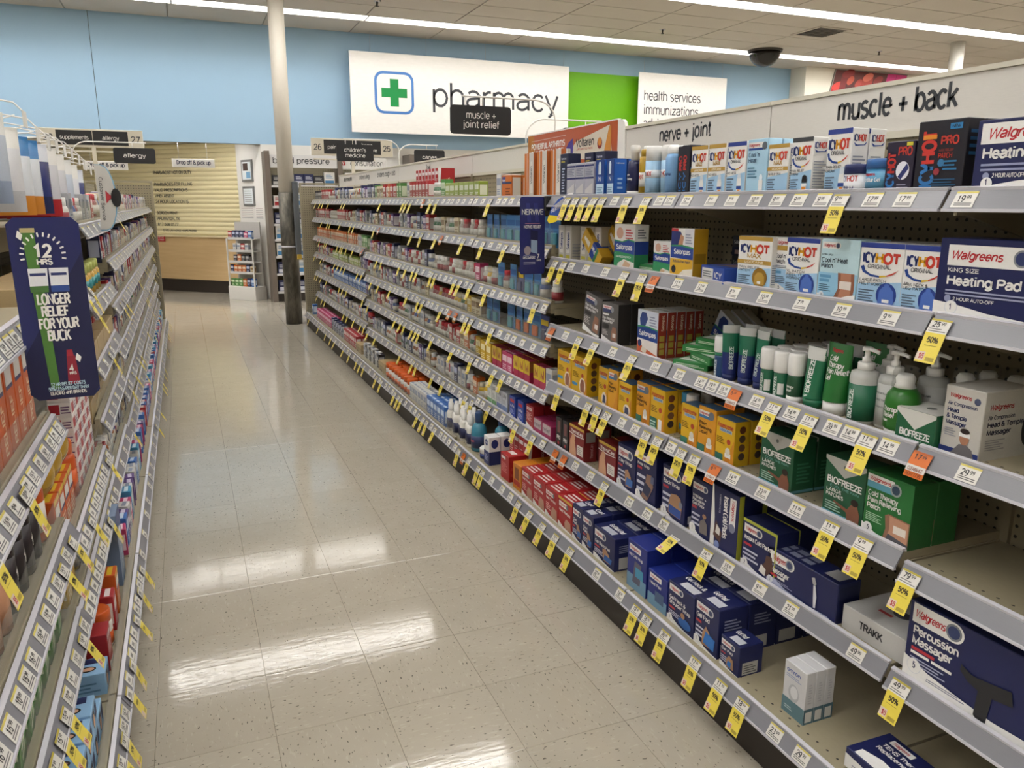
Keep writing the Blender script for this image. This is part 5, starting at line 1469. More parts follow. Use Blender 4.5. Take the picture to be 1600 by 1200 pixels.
carton('red_slim', .055, .11, .19, '#a51e22', [('r', .1, .80, .9, .9, WH), ('b', .15, .4, .8, .7, 5, '#e0b0ac')], [('p', [(.0, 0), (.3, 0), (.12, .5), (.2, 1), (0, 1)], WH), ('v', .7, .2, .14, .5, '#d9a5a0', 'Heat Wraps', .13)], [('r', .15, .2, .85, .5, '#d9cfcb')])
carton('red_short', .1, .09, .122, '#a51e22', [('r', .1, .80, .6, .9, WH), ('b', .12, .3, .8, .68, 6, '#cf7f7c')], [('b', .1, .2, .9, .7, 2, '#b93a3a')], [('r', .15, .3, .75, .6, '#d9cfcb')])
carton('orange_open', .09, .09, .12, '#c77a1c', [('r', .1, .15, .9, .35, '#a8241f'), ('r', .25, .4, .75, .85, '#7a3a14')], [('r', .1, .5, .9, .9, '#a35a14')])
carton('lip_box', .07, .06, .142, '#e2e0dd', [('r', 0, 0, 1, .48, '#22306b'), ('e', .5, .78, .28, .12, '#22306b'), ('t', .26, .755, .05, .48, WH, 'Vase', .14), ('b', .2, .15, .8, .38, 4, '#b9c0dc')], [('r', 0, 0, 1, .48, '#1c2a5c'), ('e', .5, .75, .3, .16, '#22306b')])
# ---- cartons for the far bays (only as much print as can be made out)
for key, c, c2, hh, ww in (('far_red', '#a8262c', '#e0d3cf', .11, .065), ('far_white', '#cfcdc8', '#8d96a8', .11, .06), ('far_orange', '#c4621f', '#e0cdb5', .11, .07), ('far_green', '#4f8a44', '#cfe0c0', .11, .07), ('far_lime', '#94a83f', '#e3e8cf', .085, .075),
                           ('far_blue', '#3a6ab0', '#cbd9ea', .115, .065), ('far_teal', '#3f8fb8', '#d3e6ec', .12, .075), ('far_navy', '#22284f', '#b9bfd6', .12, .06), ('far_yellow', '#cfa82c', '#efe3b5', .105, .07), ('far_pink', '#b83a68', '#e9cbd6', .10, .065),
                           ('far_purple', '#5a3f7a', '#d6cbe0', .105, .06), ('far_black', '#26242a', '#a9a6a6', .105, .065), ('far_sky', '#8fb8dc', '#24306b', .085, .10), ('far_cream', '#d3c7a8', '#8a6f4a', .10, .065), ('far_grass', '#3d7a2f', '#cfdcc0', .17, .09), ('far_silver', '#a9aaae', '#5c6672', .11, .06)):
    carton(key, ww, .05, hh, c, [('r', .08, .52, .92, .82, c2), ('b', .15, .14, .85, .42, 3, c2)], [('r', .1, .2, .9, .8, c2)], [('r', .1, .2, .9, .5, c2)], [('r', .1, .2, .9, .8, c2)])
for key, c, c2, ww, hh in (('bp_white', '#d6d5d2', '#3f78a8', .15, .19), ('bp_navy', '#22284f', '#c9cbd6', .13, .16), ('bp_red', '#cfcdc8', '#a8262c', .15, .15), ('bp_black', '#2a2a30', '#b9b9b6', .14, .14)):
    carton(key, ww, .1, hh, c, [('r', .08, .08, .92, .4, c2), ('b', .15, .55, .85, .85, 4, c2)], [('r', .1, .2, .9, .8, c2)], name='monitor_box')
carton('mg', .06, .045, .105, '#a3264a', [('r', 0, .38, 1, 1, '#d3b52c'), ('t', .2, .5, .36, .6, '#8f2130', 'M', .17)], [('r', 0, .5, 1, 1, '#8f5a2c')])
carton('mucus', .075, .05, .13, '#c4571f', [('r', 0, .9, 1, 1, '#d9b52c'), ('r', .1, .62, .9, .84, '#e0dcd6'), ('r', .1, .56, .9, .62, '#2a3568'), ('b', .1, .1, .85, .5, 5, '#e8c9a8')], [('r', .1, .1, .9, .6, '#b04a18')], [('r', .1, .2, .9, .5, '#d9b52c')], [('r', .1, .1, .9, .6, '#b04a18')])
carton('mucus_tall', .085, .06, .2, '#c4571f', [('r', 0, .93, 1, 1, '#d9b52c'), ('r', .15, .70, .85, .88, '#d9d4ce'), ('r', .15, .66, .85, .70, '#2a3568'), ('v', .65, .1, .3, .5, '#e8c9a8', 'RELIEF', .13)], [('r', .1, .1, .9, .6, '#b04a18')], [('r', .1, .2, .9, .5, '#d9b52c')], [('r', 0, .93, 1, 1, '#d9b52c'), ('r', .15, .7, .85, .88, '#d9d4ce'), ('v', .65, .1, .3, .5, '#e8c9a8', 'RELIEF', .13)])
carton('sky_face', .085, .15, .062, '#8fb8dc', [('e', .4, .45, .18, .36, '#2a1f1c'), ('e', .4, .4, .12, .26, '#d9a98a'), ('r', .66, .3, .95, .8, '#26305c'), ('b', .05, .7, .6, .9, 2, '#26305c')], [('b', .1, .2, .9, .7, 3, '#5c86ac')], [('e', .35, .3, .16, .15, '#2a1f1c'), ('e', .35, .28, .1, .1, '#d9a98a'), ('r', .64, .1, .95, .5, '#26305c'), ('r', .1, .6, .9, .9, '#a8cbe6')], [('b', .1, .2, .9, .7, 3, '#5c86ac')])
carton('grey_tall', .12, .06, .25, '#7d8fa8', [('r', 0, .72, 1, 1, '#2a3f78'), ('e', .5, .66, .3, .1, WH), ('v', .6, .15, .2, .4, '#c9cfd9', 'Steam', .13)], [('r', 0, 0, 1, 1, '#8d2f2a')], (), [('p', [(0, .0), (1, .0), (1, .6), (.3, .85), (0, .5)], '#6f83a0'), ('e', .4, .68, .3, .08, WH), ('r', .2, .86, .8, .96, '#2a4fa0')])
carton('brown_tray', .22, .14, .075, '#a8926a', [('e', .3, .15, .05, .08, '#4a3c26'), ('e', .45, .15, .05, .08, '#4a3c26')], name='cardboard_tray')
carton('stack_white_red', .10, .06, .045, '#d9d3d0', [('r', .05, .2, .5, .85, '#a82a35'), ('b', .55, .25, .95, .8, 3, '#6b4a70')], [('r', .1, .2, .9, .8, '#a82a35')], (), [('r', .05, .2, .5, .85, '#a82a35'), ('b', .55, .25, .95, .8, 3, '#6b4a70')])
# ---- turned things
CAPW = '#e3e2df'
turned('rollon_green', .024, .125, [('body', [(.86, 0), (.9, .04), (.9, .5), (.86, .54)], '#1d5f43', .35), ('cap', [(.92, .54), (1, .56), (1, .94), (.9, 1)], CAPW, .4)], [('BIOFREEZE', .004, .05, .010, .052, '#dfe6e2', 1, .9)], extra=lambda r, h: [('label', MB().add([(r * .905 * math.sin(a), r - r * .905 * math.cos(a), z * h) for z in (.08, .32) for a in (.35, .6, .85, 1.1)], [(0, 1, 5, 4), (1, 2, 6, 5), (2, 3, 7, 6)], mat('#d9d9d4')))])
turned('rollon_blue', .024, .125, [('body', [(.86, 0), (.9, .04), (.9, .5), (.86, .54)], '#1f3f6b', .35), ('shoulder', [(.86, .541), (.9, .57), (.9, .6), (.86, .62)], '#2a7a5a', .35), ('cap', [(.92, .62), (1, .64), (1, .94), (.9, 1)], CAPW, .4)], [('BIOFREEZE', .004, .05, .009, .05, '#dfe6e2', 1, .9)])
turned('rollon_wg', .024, .128, [('base', [(.9, 0), (.9, .12)], CAPW, .4), ('body', [(.88, .121), (.92, .14), (.92, .52), (.86, .55)], '#1d4a30', .35), ('cap', [(.9, .551), (.95, .57), (.95, .94), (.85, 1)], CAPW, .4)], [('Therapy', -.014, .30, .006, .028, WH, 0, .92), ('Relief', -.014, .22, .006, .022, WH, 0, .92)])
squeeze('tube_navy', .024, .16, .02, '#1f6b50', '#22306b', [(0, .45, '#1d2a66'), (.84, 1, '#b9bbb8')], [('BIOFREEZE', .006, .22, .012, .065, '#c9d6cf', 1)])
squeeze('tube_bio', .029, .152, .024, '#1f6b4a', '#1f6b4a', [(.76, 1, '#cfd0cc')], [('BIOFREEZE', .008, .26, .015, .085, '#e3e8e4', 1), ('gel', -.006, .2, .005, .012, '#e3e8e4', 0)])
squeeze('tube_cold', .036, .172, .032, '#256b2f', CAPW, [], [('Walgreens', -.018, .88, .009, .034, RD_, 0), ('Cold', -.02, .76, .012, .026, WH, 0), ('Therapy', -.02, .67, .012, .046, WH, 0), ('Pain Relief', -.02, .58, .012, .056, WH, 0), ('Gel', -.02, .49, .012, .018, WH, 0)])


def pump_head(r, h):
    m = mat(CAPW, .4)
    a = MB().lathe([(.010, h * .80), (.010, h * .86), (.006, h * .87), (.006, h * .945), (.012, h * .95), (.012, h * .985), (.009, h)], m, 12, 0, r)
    b = MB().tube([(-.004, r, h * .972), (.022, r - .004, h * .975), (.040, r - .008, h * .962)], .0045, m, 8)
    return [('pump', a), ('spout', b)]


turned('pump_green', .036, .178, [('body', [(.86, 0), (.92, .015), (.92, .60), (.85, .67), (.5, .70)], '#b9bab6', .35), ('label', [(.925, .04), (.925, .52)], '#1d6547', .4), ('collar', [(.52, .701), (.52, .79), (.46, .80)], CAPW, .4)], [('BIOFREEZE', .002, .06, .013, .07, '#e0e6e2', 1, .93)], extra=pump_head, name='pump_bottle')
turned('pump_grey', .036, .178, [('body', [(.86, 0), (.92, .015), (.92, .60), (.85, .67), (.5, .70)], '#a9aaa6', .35), ('label', [(.925, .04), (.925, .58)], '#b5b6b3', .4), ('collar', [(.52, .701), (.52, .79), (.46, .80)], CAPW, .4)], [('DRUG FACTS USES', -.02, .45, .004, .04, '#55575a', 0, .93), ('DIRECTIONS', -.02, .36, .004, .04, '#55575a', 0, .93), ('WARNINGS', -.02, .27, .004, .04, '#55575a', 0, .93)], extra=pump_head, name='pump_bottle')
turned('foam_green', .038, .15, [('base', [(.85, 0), (.9, .07)], CAPW, .4), ('body', [(.9, .071), (.98, .1), (1, .45), (.9, .60), (.62, .70)], '#2a6b24', .3), ('neck', [(.6, .701), (.5, .76), (.55, .84), (.4, .9)], CAPW, .4), ('overcap', [(.72, .68), (.72, .92), (.62, 1)], M_CLEAR, .1)], [('Therapy', -.02, .36, .010, .042, WH, 0, 1), ('Relief', -.02, .27, .010, .032, WH, 0, 1), ('Foam', -.02, .2, .006, .016, WH, 0, 1)], name='foam_bottle')
turned('foam_white', .034, .155, [('body', [(.9, 0), (1, .03), (1, .45), (.9, .60), (.62, .70)], '#bdbdb8', .3), ('label', [(1.005, .05), (1.005, .38)], '#2a6b4a', .4), ('neck', [(.6, .701), (.5, .76), (.55, .84), (.4, .9)], CAPW, .4), ('overcap', [(.72, .68), (.72, .92), (.62, 1)], M_CLEAR, .1)], name='foam_bottle')
turned('balm', .034, .063, [('body', [(.92, 0), (.96, .04), (.96, .66)], '#dcdde0', .35), ('lid', [(1, .661), (1, .96), (.95, 1)], '#1f2a5c', .4)], [('ICY', -.024, .40, .012, .018, '#20306b', 0, .96), ('HOT', -.004, .40, .012, .026, '#c23a2a', 0, .96), ('BALM', -.016, .1, .008, .03, '#20306b', 0, .96)], name='jar')
turned('gel_jar', .036, .072, [('body', [(.9, 0), (.97, .05), (.97, .7)], '#3f86b5', .3), ('lid', [(1, .701), (1, .96), (.94, 1)], '#2f62a0', .35), ('label', [(.975, .12), (.975, .62)], '#5d9fc4', .4)], [('Walgreens', -.024, .5, .006, .034, RD_, 0, .98), ('Ice Blue Gel', -.024, .32, .008, .046, WH, 0, .98)], name='jar')
turned('can_blue', .026, .152, [('body', [(1, 0), (1, .74), (.8, .82)], '#7ba8d6', .3), ('cap', [(.7, .821), (.78, .84), (.78, .94), (.5, 1)], CAPW, .4)], [('ice spray', -.016, .4, .008, .034, '#20306b', 0, 1)], name='spray_can')
turned('can_white', .027, .156, [('body', [(1, 0), (1, .70)], '#9ec2de', .3), ('cap', [(.98, .701), (.98, .96), (.9, 1)], CAPW, .4), ('band', [(1.005, .36), (1.005, .52)], '#dfe3e6', .4)], [('ICY', -.018, .40, .013, .016, '#20306b', 0, 1.01), ('HOT', .0, .40, .013, .022, '#c23a2a', 0, 1.01)], name='spray_can')
turned('can_navy', .024, .165, [('body', [(1, 0), (1, .62), (.8, .7)], '#1f2450', .3), ('cap', [(.6, .701), (.6, .86), (.7, .87), (.7, .98), (.6, 1)], CAPW, .4), ('band', [(1.005, .0), (1.005, .1)], CAPW, .4)], [('pain', -.014, .4, .007, .02, WH, 0, 1), ('relieving', -.014, .32, .007, .03, WH, 0, 1)], name='spray_can')
turned('can_gold', .025, .150, [('body', [(1, 0), (1, .78), (.85, .84)], '#b3922c', .3), ('cap', [(.8, .841), (.8, .97), (.7, 1)], '#b3922c', .4), ('band', [(1.005, .2), (1.005, .5)], '#dcdad3', .4)], [('HOT', -.006, .36, .013, .022, '#c23a2a', 0, 1.01)], name='spray_can')
turned('spray_yellow', .026, .148, [('body', [(1, 0), (1, .66), (.8, .74)], '#cfa01f', .3), ('cap', [(.84, .741), (.84, .97), (.76, 1)], CAPW, .4), ('band', [(1.005, .0), (1.005, .2)], CAPW, .4)], [('Walgreens', -.018, .58, .006, .03, RD_, 0, 1), ('Relieving', -.018, .46, .007, .032, '#3a2a14', 0, 1), ('Spray', -.018, .38, .007, .024, '#3a2a14', 0, 1)], name='spray_can')
turned('spray_bluecap', .024, .14, [('body', [(1, 0), (1, .66), (.8, .74)], '#cf9a1f', .3), ('cap', [(.84, .741), (.84, .97), (.76, 1)], '#3f8fb8', .4), ('band', [(1.005, .12), (1.005, .26)], '#3f8fb8', .4)], [('Pain', -.014, .5, .007, .02, '#b3452c', 0, 1)], name='spray_can')
for key, c, cc in (('vit_red', '#8f2a30', '#b8323a'), ('vit_white', '#cfcdc6', CAPW), ('vit_amber', '#9a5a2c', CAPW), ('vit_yellow', '#cba62a', '#e0d9c0'), ('vit_green', '#2f6b44', CAPW), ('vit_blue', '#33508f', CAPW), ('vit_clear', '#a89f94', '#d8d3cb')):
    turned(key, .026, .095, [('body', [(.9, 0), (1, .04), (1, .58), (.85, .70), (.7, .72)], c, .3), ('label', [(1.006, .12), (1.006, .5)], '#c9c4ba' if c != '#cfcdc6' else '#8f3238', .4), ('cap', [(.74, .721), (.78, .73), (.78, .97), (.7, 1)], cc, .4)])
turned('orange_jar', .04, .115, [('body', [(.9, 0), (1, .04), (1, .60), (.9, .68)], '#d3cfc8', .35), ('label', [(1.006, .1), (1.006, .42)], '#c4561f', .4), ('lid', [(.86, .681), (.94, .69), (.94, .97), (.88, 1)], '#cf5a1c', .35)], name='jar')
turned('orange_bottle', .05, .17, [('body', [(.9, 0), (1, .04), (1, .70), (.85, .78)], '#c4521c', .35), ('label', [(1.006, .1), (1.006, .5)], '#d3602a', .4), ('lid', [(.84, .781), (.9, .79), (.9, .98), (.84, 1)], '#d3621c', .35)], name='jar')
turned('dark_bottle', .034, .20, [('body', [(.9, 0), (1, .03), (1, .60), (.8, .74), (.4, .80)], '#1d191a', .25), ('label', [(1.006, .1), (1.006, .55)], '#2a2226', .4), ('cap', [(.5, .801), (.55, .81), (.55, .98), (.5, 1)], '#26242a', .35)], [('14', -.01, .3, .02, .03, '#c9c4c0', 0, 1.01)])
turned('peach_bottle', .036, .20, [('body', [(.9, 0), (1, .03), (1, .60), (.8, .74), (.4, .80)], '#b98460', .25), ('label', [(1.006, .08), (1.006, .55)], '#c99472', .4), ('cap', [(.5, .801), (.55, .81), (.55, .98), (.5, 1)], '#26242a', .35)])
turned('orange_dark', .042, .19, [('body', [(.9, 0), (1, .03), (1, .62), (.9, .72)], '#c2551f', .3), ('shoulder', [(.9, .721), (.94, .74), (.9, .8)], '#22244a', .35), ('cap', [(.86, .801), (.9, .82), (.9, .98), (.8, 1)], '#c45a1f', .35), ('label', [(1.006, .14), (1.006, .5)], '#dcd5cc', .4)])
turned('gummy_amber', .045, .16, [('body', [(.9, 0), (1, .03), (1, .62), (.8, .74)], '#a8783a', .3), ('label', [(1.006, .1), (1.006, .5)], '#cfa545', .4), ('cap', [(.76, .741), (.8, .75), (.8, .98), (.74, 1)], '#26221f', .35)], [('Airborne', -.03, .4, .016, .07, WH, 0, 1.01)])
turned('teal_bottle', .042, .21, [('body', [(.86, 0), (1, .04), (1, .42), (.86, .62), (.42, .72)], '#3f8298', .18), ('label', [(1.006, .1), (1.006, .40)], '#27355c', .4), ('cap', [(.46, .721), (.5, .73), (.5, .94), (.4, 1)], '#23406b', .35)], [('clean', -.025, .25, .012, .05, '#c9636a', 0, 1.01)])
turned('white_pump', .026, .18, [('body', [(.9, 0), (1, .03), (1, .55), (.8, .64), (.5, .66)], '#d9d6cf', .35), ('label', [(1.006, .1), (1.006, .42)], '#22284f', .4), ('cap', [(.6, .661), (.64, .67), (.64, .86), (.4, .9), (.4, 1)], CAPW, .4)], name='bottle')
turned('cream_jar', .036, .055, [('body', [(.92, 0), (1, .06), (1, .5)], '#26305c', .35), ('lid', [(1.02, .501), (1.02, .95), (.96, 1)], CAPW, .4), ('label', [(1.006, .1), (1.006, .45)], '#3a4a86', .4)], name='jar')
turned('spray_teal', .024, .12, [('body', [(1, 0), (1, .62), (.8, .7)], '#c9a24a', .3), ('band', [(1.01, .2), (1.01, .5)], '#2f8a90', .4), ('cap', [(.84, .701), (.84, .97), (.7, 1)], '#b9c26a', .4)], name='spray_can')


# ---- soft packs
def blister(key, w, h, c, c2, bub):
    """hanging card with a clear bubble"""
    KIND[key] = dict(type='custom', w=w, d=.03, h=h, name='blister_pack', made=[
        ('card', MB().bbox(-w / 2, w / 2, .02, .0225, 0, h, mat(c, .4), .001).mesh('card')),
        ('bubble', MB().bbox(-w * .36, w * .36, .004, .02, h * .08, h * .55, M_CLEAR, .004).mesh('bubble')),
        ('contents', MB().bbox(-w * .26, w * .26, .009, .0195, h * .12, h * .48, mat(bub, .4), .003).mesh('contents')),
        ('print', MB().poly([(-w * .42, .0195, h * .62), (w * .42, .0195, h * .62), (w * .42, .0195, h * .82), (-w * .42, .0195, h * .82)], mat(c2)).mesh('print'))])


blister('blister_blue', .09, .13, '#3f7fb8', '#2f5f9c', '#4a9fb0')
blister('blister_orange', .09, .13, '#4a7fb0', '#35609c', '#d96a2c')
blister('blister_navy', .085, .12, '#22357f', '#d3b52c', '#26326b')


def pouch(key, w, h, t, c, c2, c3, name='hanging_bag'):
    n = 8
    vs, fs = [], []
    for s in (-1, 1):
        for i in range(n + 1):
            for j in range(n + 1):
                u, v = i / n, j / n
                bulge = t / 2 * (math.sin(PI * u) ** .6) * (math.sin(PI * min(1, v * 1.12)) ** .6 if v < .89 else 0)
                vs.append(((u - .5) * w, t / 2 + s * bulge, v * h))
    N = (n + 1) ** 2
    for s in (0, 1):
        for i in range(n):
            for j in range(n):
                a = s * N + i * (n + 1) + j
                q = (a, a + n + 1, a + n + 2, a + 1)
                fs.append(q if s == 0 else q[::-1])
    me = MB().add(vs, fs, mat(c, .25), True)
    me.ml += [mat(c2, .25), mat(c3, .25)]
    for k, f in enumerate(me.f):
        zc = sum(me.v[i][2] for i in f) / 4 / h
        me.m[k] = 2 if zc > .72 else (1 if zc < .3 else 0)
    KIND[key] = dict(type='custom', w=w, d=t, h=h, name=name, made=[('bag', me.mesh('bag')), ('header_strip', MB().bbox(-w / 2, w / 2, t / 2 - .001, t / 2 + .001, h * .9, h, mat(c3, .3), .0005).mesh('header_strip'))])


pouch('bag_white', .13, .2, .05, '#cfcfd2', '#b8b9bd', '#dcdad3')
pouch('bag_orange', .12, .2, .05, '#cfd3d8', '#c9822c', '#2f78b5')
pouch('bag_red', .13, .21, .05, '#c3c3c8', '#a8242c', '#d9d7d2')
pouch('bag_navy', .12, .2, .045, '#26306b', '#1d2450', '#c9ccd3')
pouch('bag_silver', .13, .2, .05, '#b3bcc9', '#8d9ab0', '#d6d6d2')
pouch('bag_gold', .11, .12, .05, '#a8842c', '#8d6c1f', '#d9d4c9', name='pouch')

# plain names for the kinds, so that each sort of goods is a kind of its own
for ks, nm in (('icy_orig_tall icy_adv icy_max_cream cool_heat icy_orig icy_max dark_pro asp_wgliq asp_roll asp_green asp_short asp_knee asp_wgpatch', 'pain_rub_carton'), ('icy_patch_max icy_xl icy_large icy_arm cool_patch cool_heat_photo pro_big pro_small salon_tall salon_small salon_arth salon_row dark_patch grey_patch grey_patch_narrow bio_patch cold_patch green_flat blue_flat asp_foot', 'patch_carton'),
               ('heat_pad king_pad', 'heating_pad_box'), ('head_massager massager percussion trakk', 'massager_box'), ('clay_wrap knee_wrap back_wrap neck_wrap blue_wrap blue_wrap_low therma', 'wrap_carton'), ('gel_pack instant_tall instant_small gel_a gel_back gel_pad gel_small', 'gel_pack_carton'),
               ('red_box red_gold red_slim red_short', 'heat_therapy_carton'), ('mucus mucus_tall mg', 'cold_medicine_carton'), ('sky_face far_grass stack_white_red grey_tall', 'remedy_carton'), ('omron_front tens omron', 'therapy_device_carton'), ('rollon_green rollon_blue rollon_wg', 'roll_on'),
               ('vit_red vit_white vit_amber vit_yellow vit_green vit_blue vit_clear', 'pill_bottle'), ('far_red far_white far_orange far_green far_lime far_blue far_teal far_navy far_yellow far_pink far_purple far_black far_sky far_cream far_silver', 'medicine_carton')):
    for k in ks.split():
        KIND[k]['name'] = nm
GEO = {}


def geo(me):
    if me.name not in GEO:
        GEO[me.name] = ([v.co.copy() for v in me.vertices], [(tuple(p.vertices), p.material_index, p.use_smooth) for p in me.polygons], list(me.materials))
    return GEO[me.name]


def join_into(mb, me, M):
    vs, ps, ms = geo(me)
    o = len(mb.v)
    mb.v += [tuple(M @ v) for v in vs]
    idx = [mb.mi(m) for m in ms]
    for f, k, s in ps:
        mb.f.append(tuple(i + o for i in f))
        mb.m.append(idx[k])
        mb.sm.append(s)


def near_first(items, limit, build, parts_of, stuff_name, label, cat):
    """build the `limit` items nearest the viewer as things, join the rest into one mass"""
    items.sort(key=lambda t: t[0])
    for it in items[:limit]:
        build(it)
    if len(items) > limit:
        mb = MB()
        for it in items[limit:]:
            M, meshes = parts_of(it)
            for me in meshes:
                join_into(mb, me, M)
        link(stuff_name, mb, label=label, cat=cat, kind='stuff')

# ------------------------------------------------------------------ products on the near right shelves (looked at from the aisle)
Z1, Z2, Z3, Z4, Z5, Z0 = 1.445, 1.198, .920, .678, .404, BASE_Z
XB = 1.29
# top shelf
PR('heat_pad', .935, 1.445, 'navy heating pad box with white banner at the near end of top shelf', 1, yaw=.04)
PR('pro_big', 1.172, Z1, 'large black patch box with flame lettering up its side', 2)
PR('pro_small', 1.268, Z1, 'small purple-black box with sideways flame lettering on top shelf')
PR('gel_jar', 1.340, Z1, 'blue gel jar with blue lid on the top shelf')
PR('balm', 1.404, Z1, 'white balm jar with navy lid on the top shelf')
PR('icy_orig_tall', 1.462, Z1, 'tallest white carton with blue top band behind the balm jar', 2, x=1.43)
PR('icy_adv', 1.557, Z1, 'white carton with charcoal top band and black bottle picture', 3)
PR('icy_max_cream', 1.640, Z1, 'white cream carton with gold stripe, beside charcoal banded carton', 3)
PR('cool_heat', 1.722, Z1, 'light blue roll-on carton with white and navy banner', 3)
PR('icy_orig', 1.806, Z1, 'white roll-on carton with blue top band and rainbow swoosh', 3)
PR('icy_max', 1.892, Z1, 'white roll-on carton with gold stripe, nearer of the two alike', 3)
PR('icy_max', 1.976, Z1, 'white roll-on carton with gold stripe, farther of the two alike', 3)
PR('dark_pro', 2.045, Z1, 'narrow black carton with blue and red lettering, nearer one', 2)
PR('dark_pro', 2.092, Z1, 'narrow black carton with blue and red lettering, farther one', 2, x=1.425)
PR('can_blue', 2.146, Z1, 'light blue spray can with white cap on top shelf', 2)
PR('can_white', 2.203, Z1, 'blue and white spray can beside the light blue can', 2, x=1.43)
PR('can_white', 2.262, Z1, 'blue and white spray can with wide white cap, farther of two', 2)
PR('can_gold', 2.320, Z1, 'gold spray can with white band on top shelf', 2, x=1.42)
PR('can_navy', 2.374, Z1, 'navy pump spray with white nozzle on top shelf', 2)
PR('nerve_blue', 2.500, Z1, 'royal blue carton with white bottle picture on top shelf, nearer one', 2, yaw=-.12)
PR('nerve_blue', 2.575, Z1, 'royal blue carton with white bottle picture on top shelf, farther one', 2)
for i in range(3):
    PR('nerve_grey', 2.657 + .075 * i, Z1, 'grey carton with navy stripes, %s of three side by side' % nth(i), 1)
PR('nerve_navy', 2.892, Z1, 'tall dark navy carton with white dots on its side, nearest', 1, x=1.42)
PR('nerve_navy', 2.780, Z1, 'tall dark navy carton standing behind the grey striped cartons', 1, x=1.47)
PR('nerve_navy', 2.690, Z1, 'tall dark navy carton behind grey striped cartons, nearer viewer', 1, x=1.47)
for i in range(6):
    PR('volt_tall', 2.975 + .068 * i, Z1, 'tall orange and white gel carton, %s of six in a leaning row' % nth(i), 1, x=1.43 + .02 * (i % 2), yaw=.25 if i % 2 else .1)
PR('volt_low', 3.47, Z1, 'low orange carton with navy band, nearer of two', 2)
PR('far_white', 3.57, Z1, 'white carton standing beside the low orange cartons', 2)
# second shelf
PR('king_pad', .975, 1.200, 'large navy king size heating pad box on second shelf', 1, yaw=.03)
PR('icy_arm', 1.178, Z2, 'white patch carton with blue torso showing arm and neck patch', 3)
PR('icy_large', 1.287, Z2, 'white patch carton with blue torso, large patch size', 3)
PR('cool_heat_photo', 1.408, Z2, 'pale blue patch carton with photo of a wrapped bare back', 2)
PR('icy_xl', 1.527, Z2, 'white patch carton with blue torso, extra large size', 3)
PR('cool_patch', 1.608, Z2, 'white and sky blue patch carton with gold stripe half hidden', 2, x=1.425)
PR('icy_patch_max', 1.705, Z2, 'white patch carton with gold torso picture and gold stripe', 2)
PR('blue_flat', 1.885, Z2, 'blue patch box lying on its back on second shelf', 1, yaw=-.2)
for i in range(4):
    PR('dark_patch', 1.935 + .076 * (i % 2), Z2 + .0622 * (i // 2), 'small grey and navy patch box stacked at shelf back, %s' % ('lower near', 'lower far', 'upper near', 'upper far')[i], 1, x=1.60)
PR('salon_arth', 2.040, Z2, 'tall patch carton with yellow lower half and blue band', 1)
PR('salon_small', 2.150, Z2, 'small green and blue patch carton on second shelf', 2)
PR('green_flat', 2.270, Z2, 'green patch box lying flat between the upright patch cartons', 1, x=1.43)
PR('salon_tall', 2.385, Z2, 'tall green and blue patch carton on second shelf', 1)
for i in range(2):
    put('yellow_box', 1.43 + .05 * i, 2.60 - .095 * i, Z2 + .003, 0, 'yellow and blue carton tipped over on second shelf, %s one' % ('farther', 'nearer')[i], 'tipped yellow cartons', rot=(0, rad(0), 0)).rotation_euler = (0, rad(-52 + 8 * i), -PI / 2)
for i, y in enumerate((2.655, 2.712, 2.77)):
    PR('white_patch', y, Z2, 'off-white roll carton with blue name plate, %s of three' % nth(i), 1, x=1.45)
for i, y in enumerate((2.845, 2.905)):
    PR('white_patch', y, Z2, 'taller off-white carton with blue name plate, %s at bay edge' % ('nearer', 'farther')[i], 2, x=1.42)
# third shelf
PR('head_massager', 1.055, .920, 'white and grey head massager box with man in headband', 1, x=1.42)
PR('cream_box', 1.152, Z3, 'low green and silver cream box on third shelf', 1)
PR('foam_white', 1.160, Z3, 'white foamer bottle with clear cap behind the green box', 2, x=1.52)
PR('foam_green', 1.222, Z3, 'green foamer bottle with clear cap and white base', 1, x=1.41)
for i, y in enumerate((1.10, 1.03, .96)):
    PR('foam_white', y, Z3, 'white foamer bottle in the shadow at shelf back, %s' % nth(i), 1, x=1.60)
PR('pump_grey', 1.222, Z3, 'pump bottle with grey back label behind green foamer', 1, x=1.50)
PR('pump_grey', 1.268, Z3, 'pump bottle with grey back label beside the green labelled pump', 1, x=1.43)
PR('pump_green', 1.330, Z3, 'pump bottle with green label and white pump', 2)
PR('tube_cold', 1.410, Z3, 'wide green gel tube standing on white cap', 1)
PR('tube_cold', 1.385, Z3, 'wide green gel tube on white cap, behind the front one', 1, x=1.50)
PR('tube_bio', 1.478, Z3, 'green gel tube with silver crimped top', 3)
PR('rollon_wg', 1.538, Z3, 'dark green roll-on with white base ring', 3)
PR('rollon_green', 1.590, Z3, 'green roll-on with tall white cap, nearer column', 5)
PR('rollon_green', 1.642, Z3, 'green roll-on with tall white cap, farther column', 5)
for i, y in enumerate((1.692, 1.742, 1.792)):
    PR('tube_navy', y - .0, Z3, 'navy and green tube with silver crimp, %s of three' % nth(i), 2, yaw=(0, .5, 1.1)[i], x=1.425)
PR('rollon_blue', 1.845, Z3, 'navy roll-on with white cap beside the silver crimped tubes', 4)
for i in range(4):
    PR('green_flat', 1.985 - .02 * (i % 2), Z3 + .0225 * i, 'green patch box in a fallen stack, %s from the bottom' % nth(i), 1, x=1.42 + .02 * i, yaw=(.35, -.15, .5, .2)[i])
PR('salon_row', 2.215, Z3, 'white and blue patch carton with orange foot, front of a row', 5)
for i in range(3):
    o = put('salon_row', 1.60 + .035 * i, 2.10 - .01 * i, Z3, 0, 'patch carton with red spine leaning at shelf back, %s' % nth(i), 'leaning patch cartons')
    o.rotation_euler = (0, rad(28), -PI / 2)
PR('grey_patch_narrow', 2.470, Z3, 'dark grey patch carton with skin photo, upright one', 2)
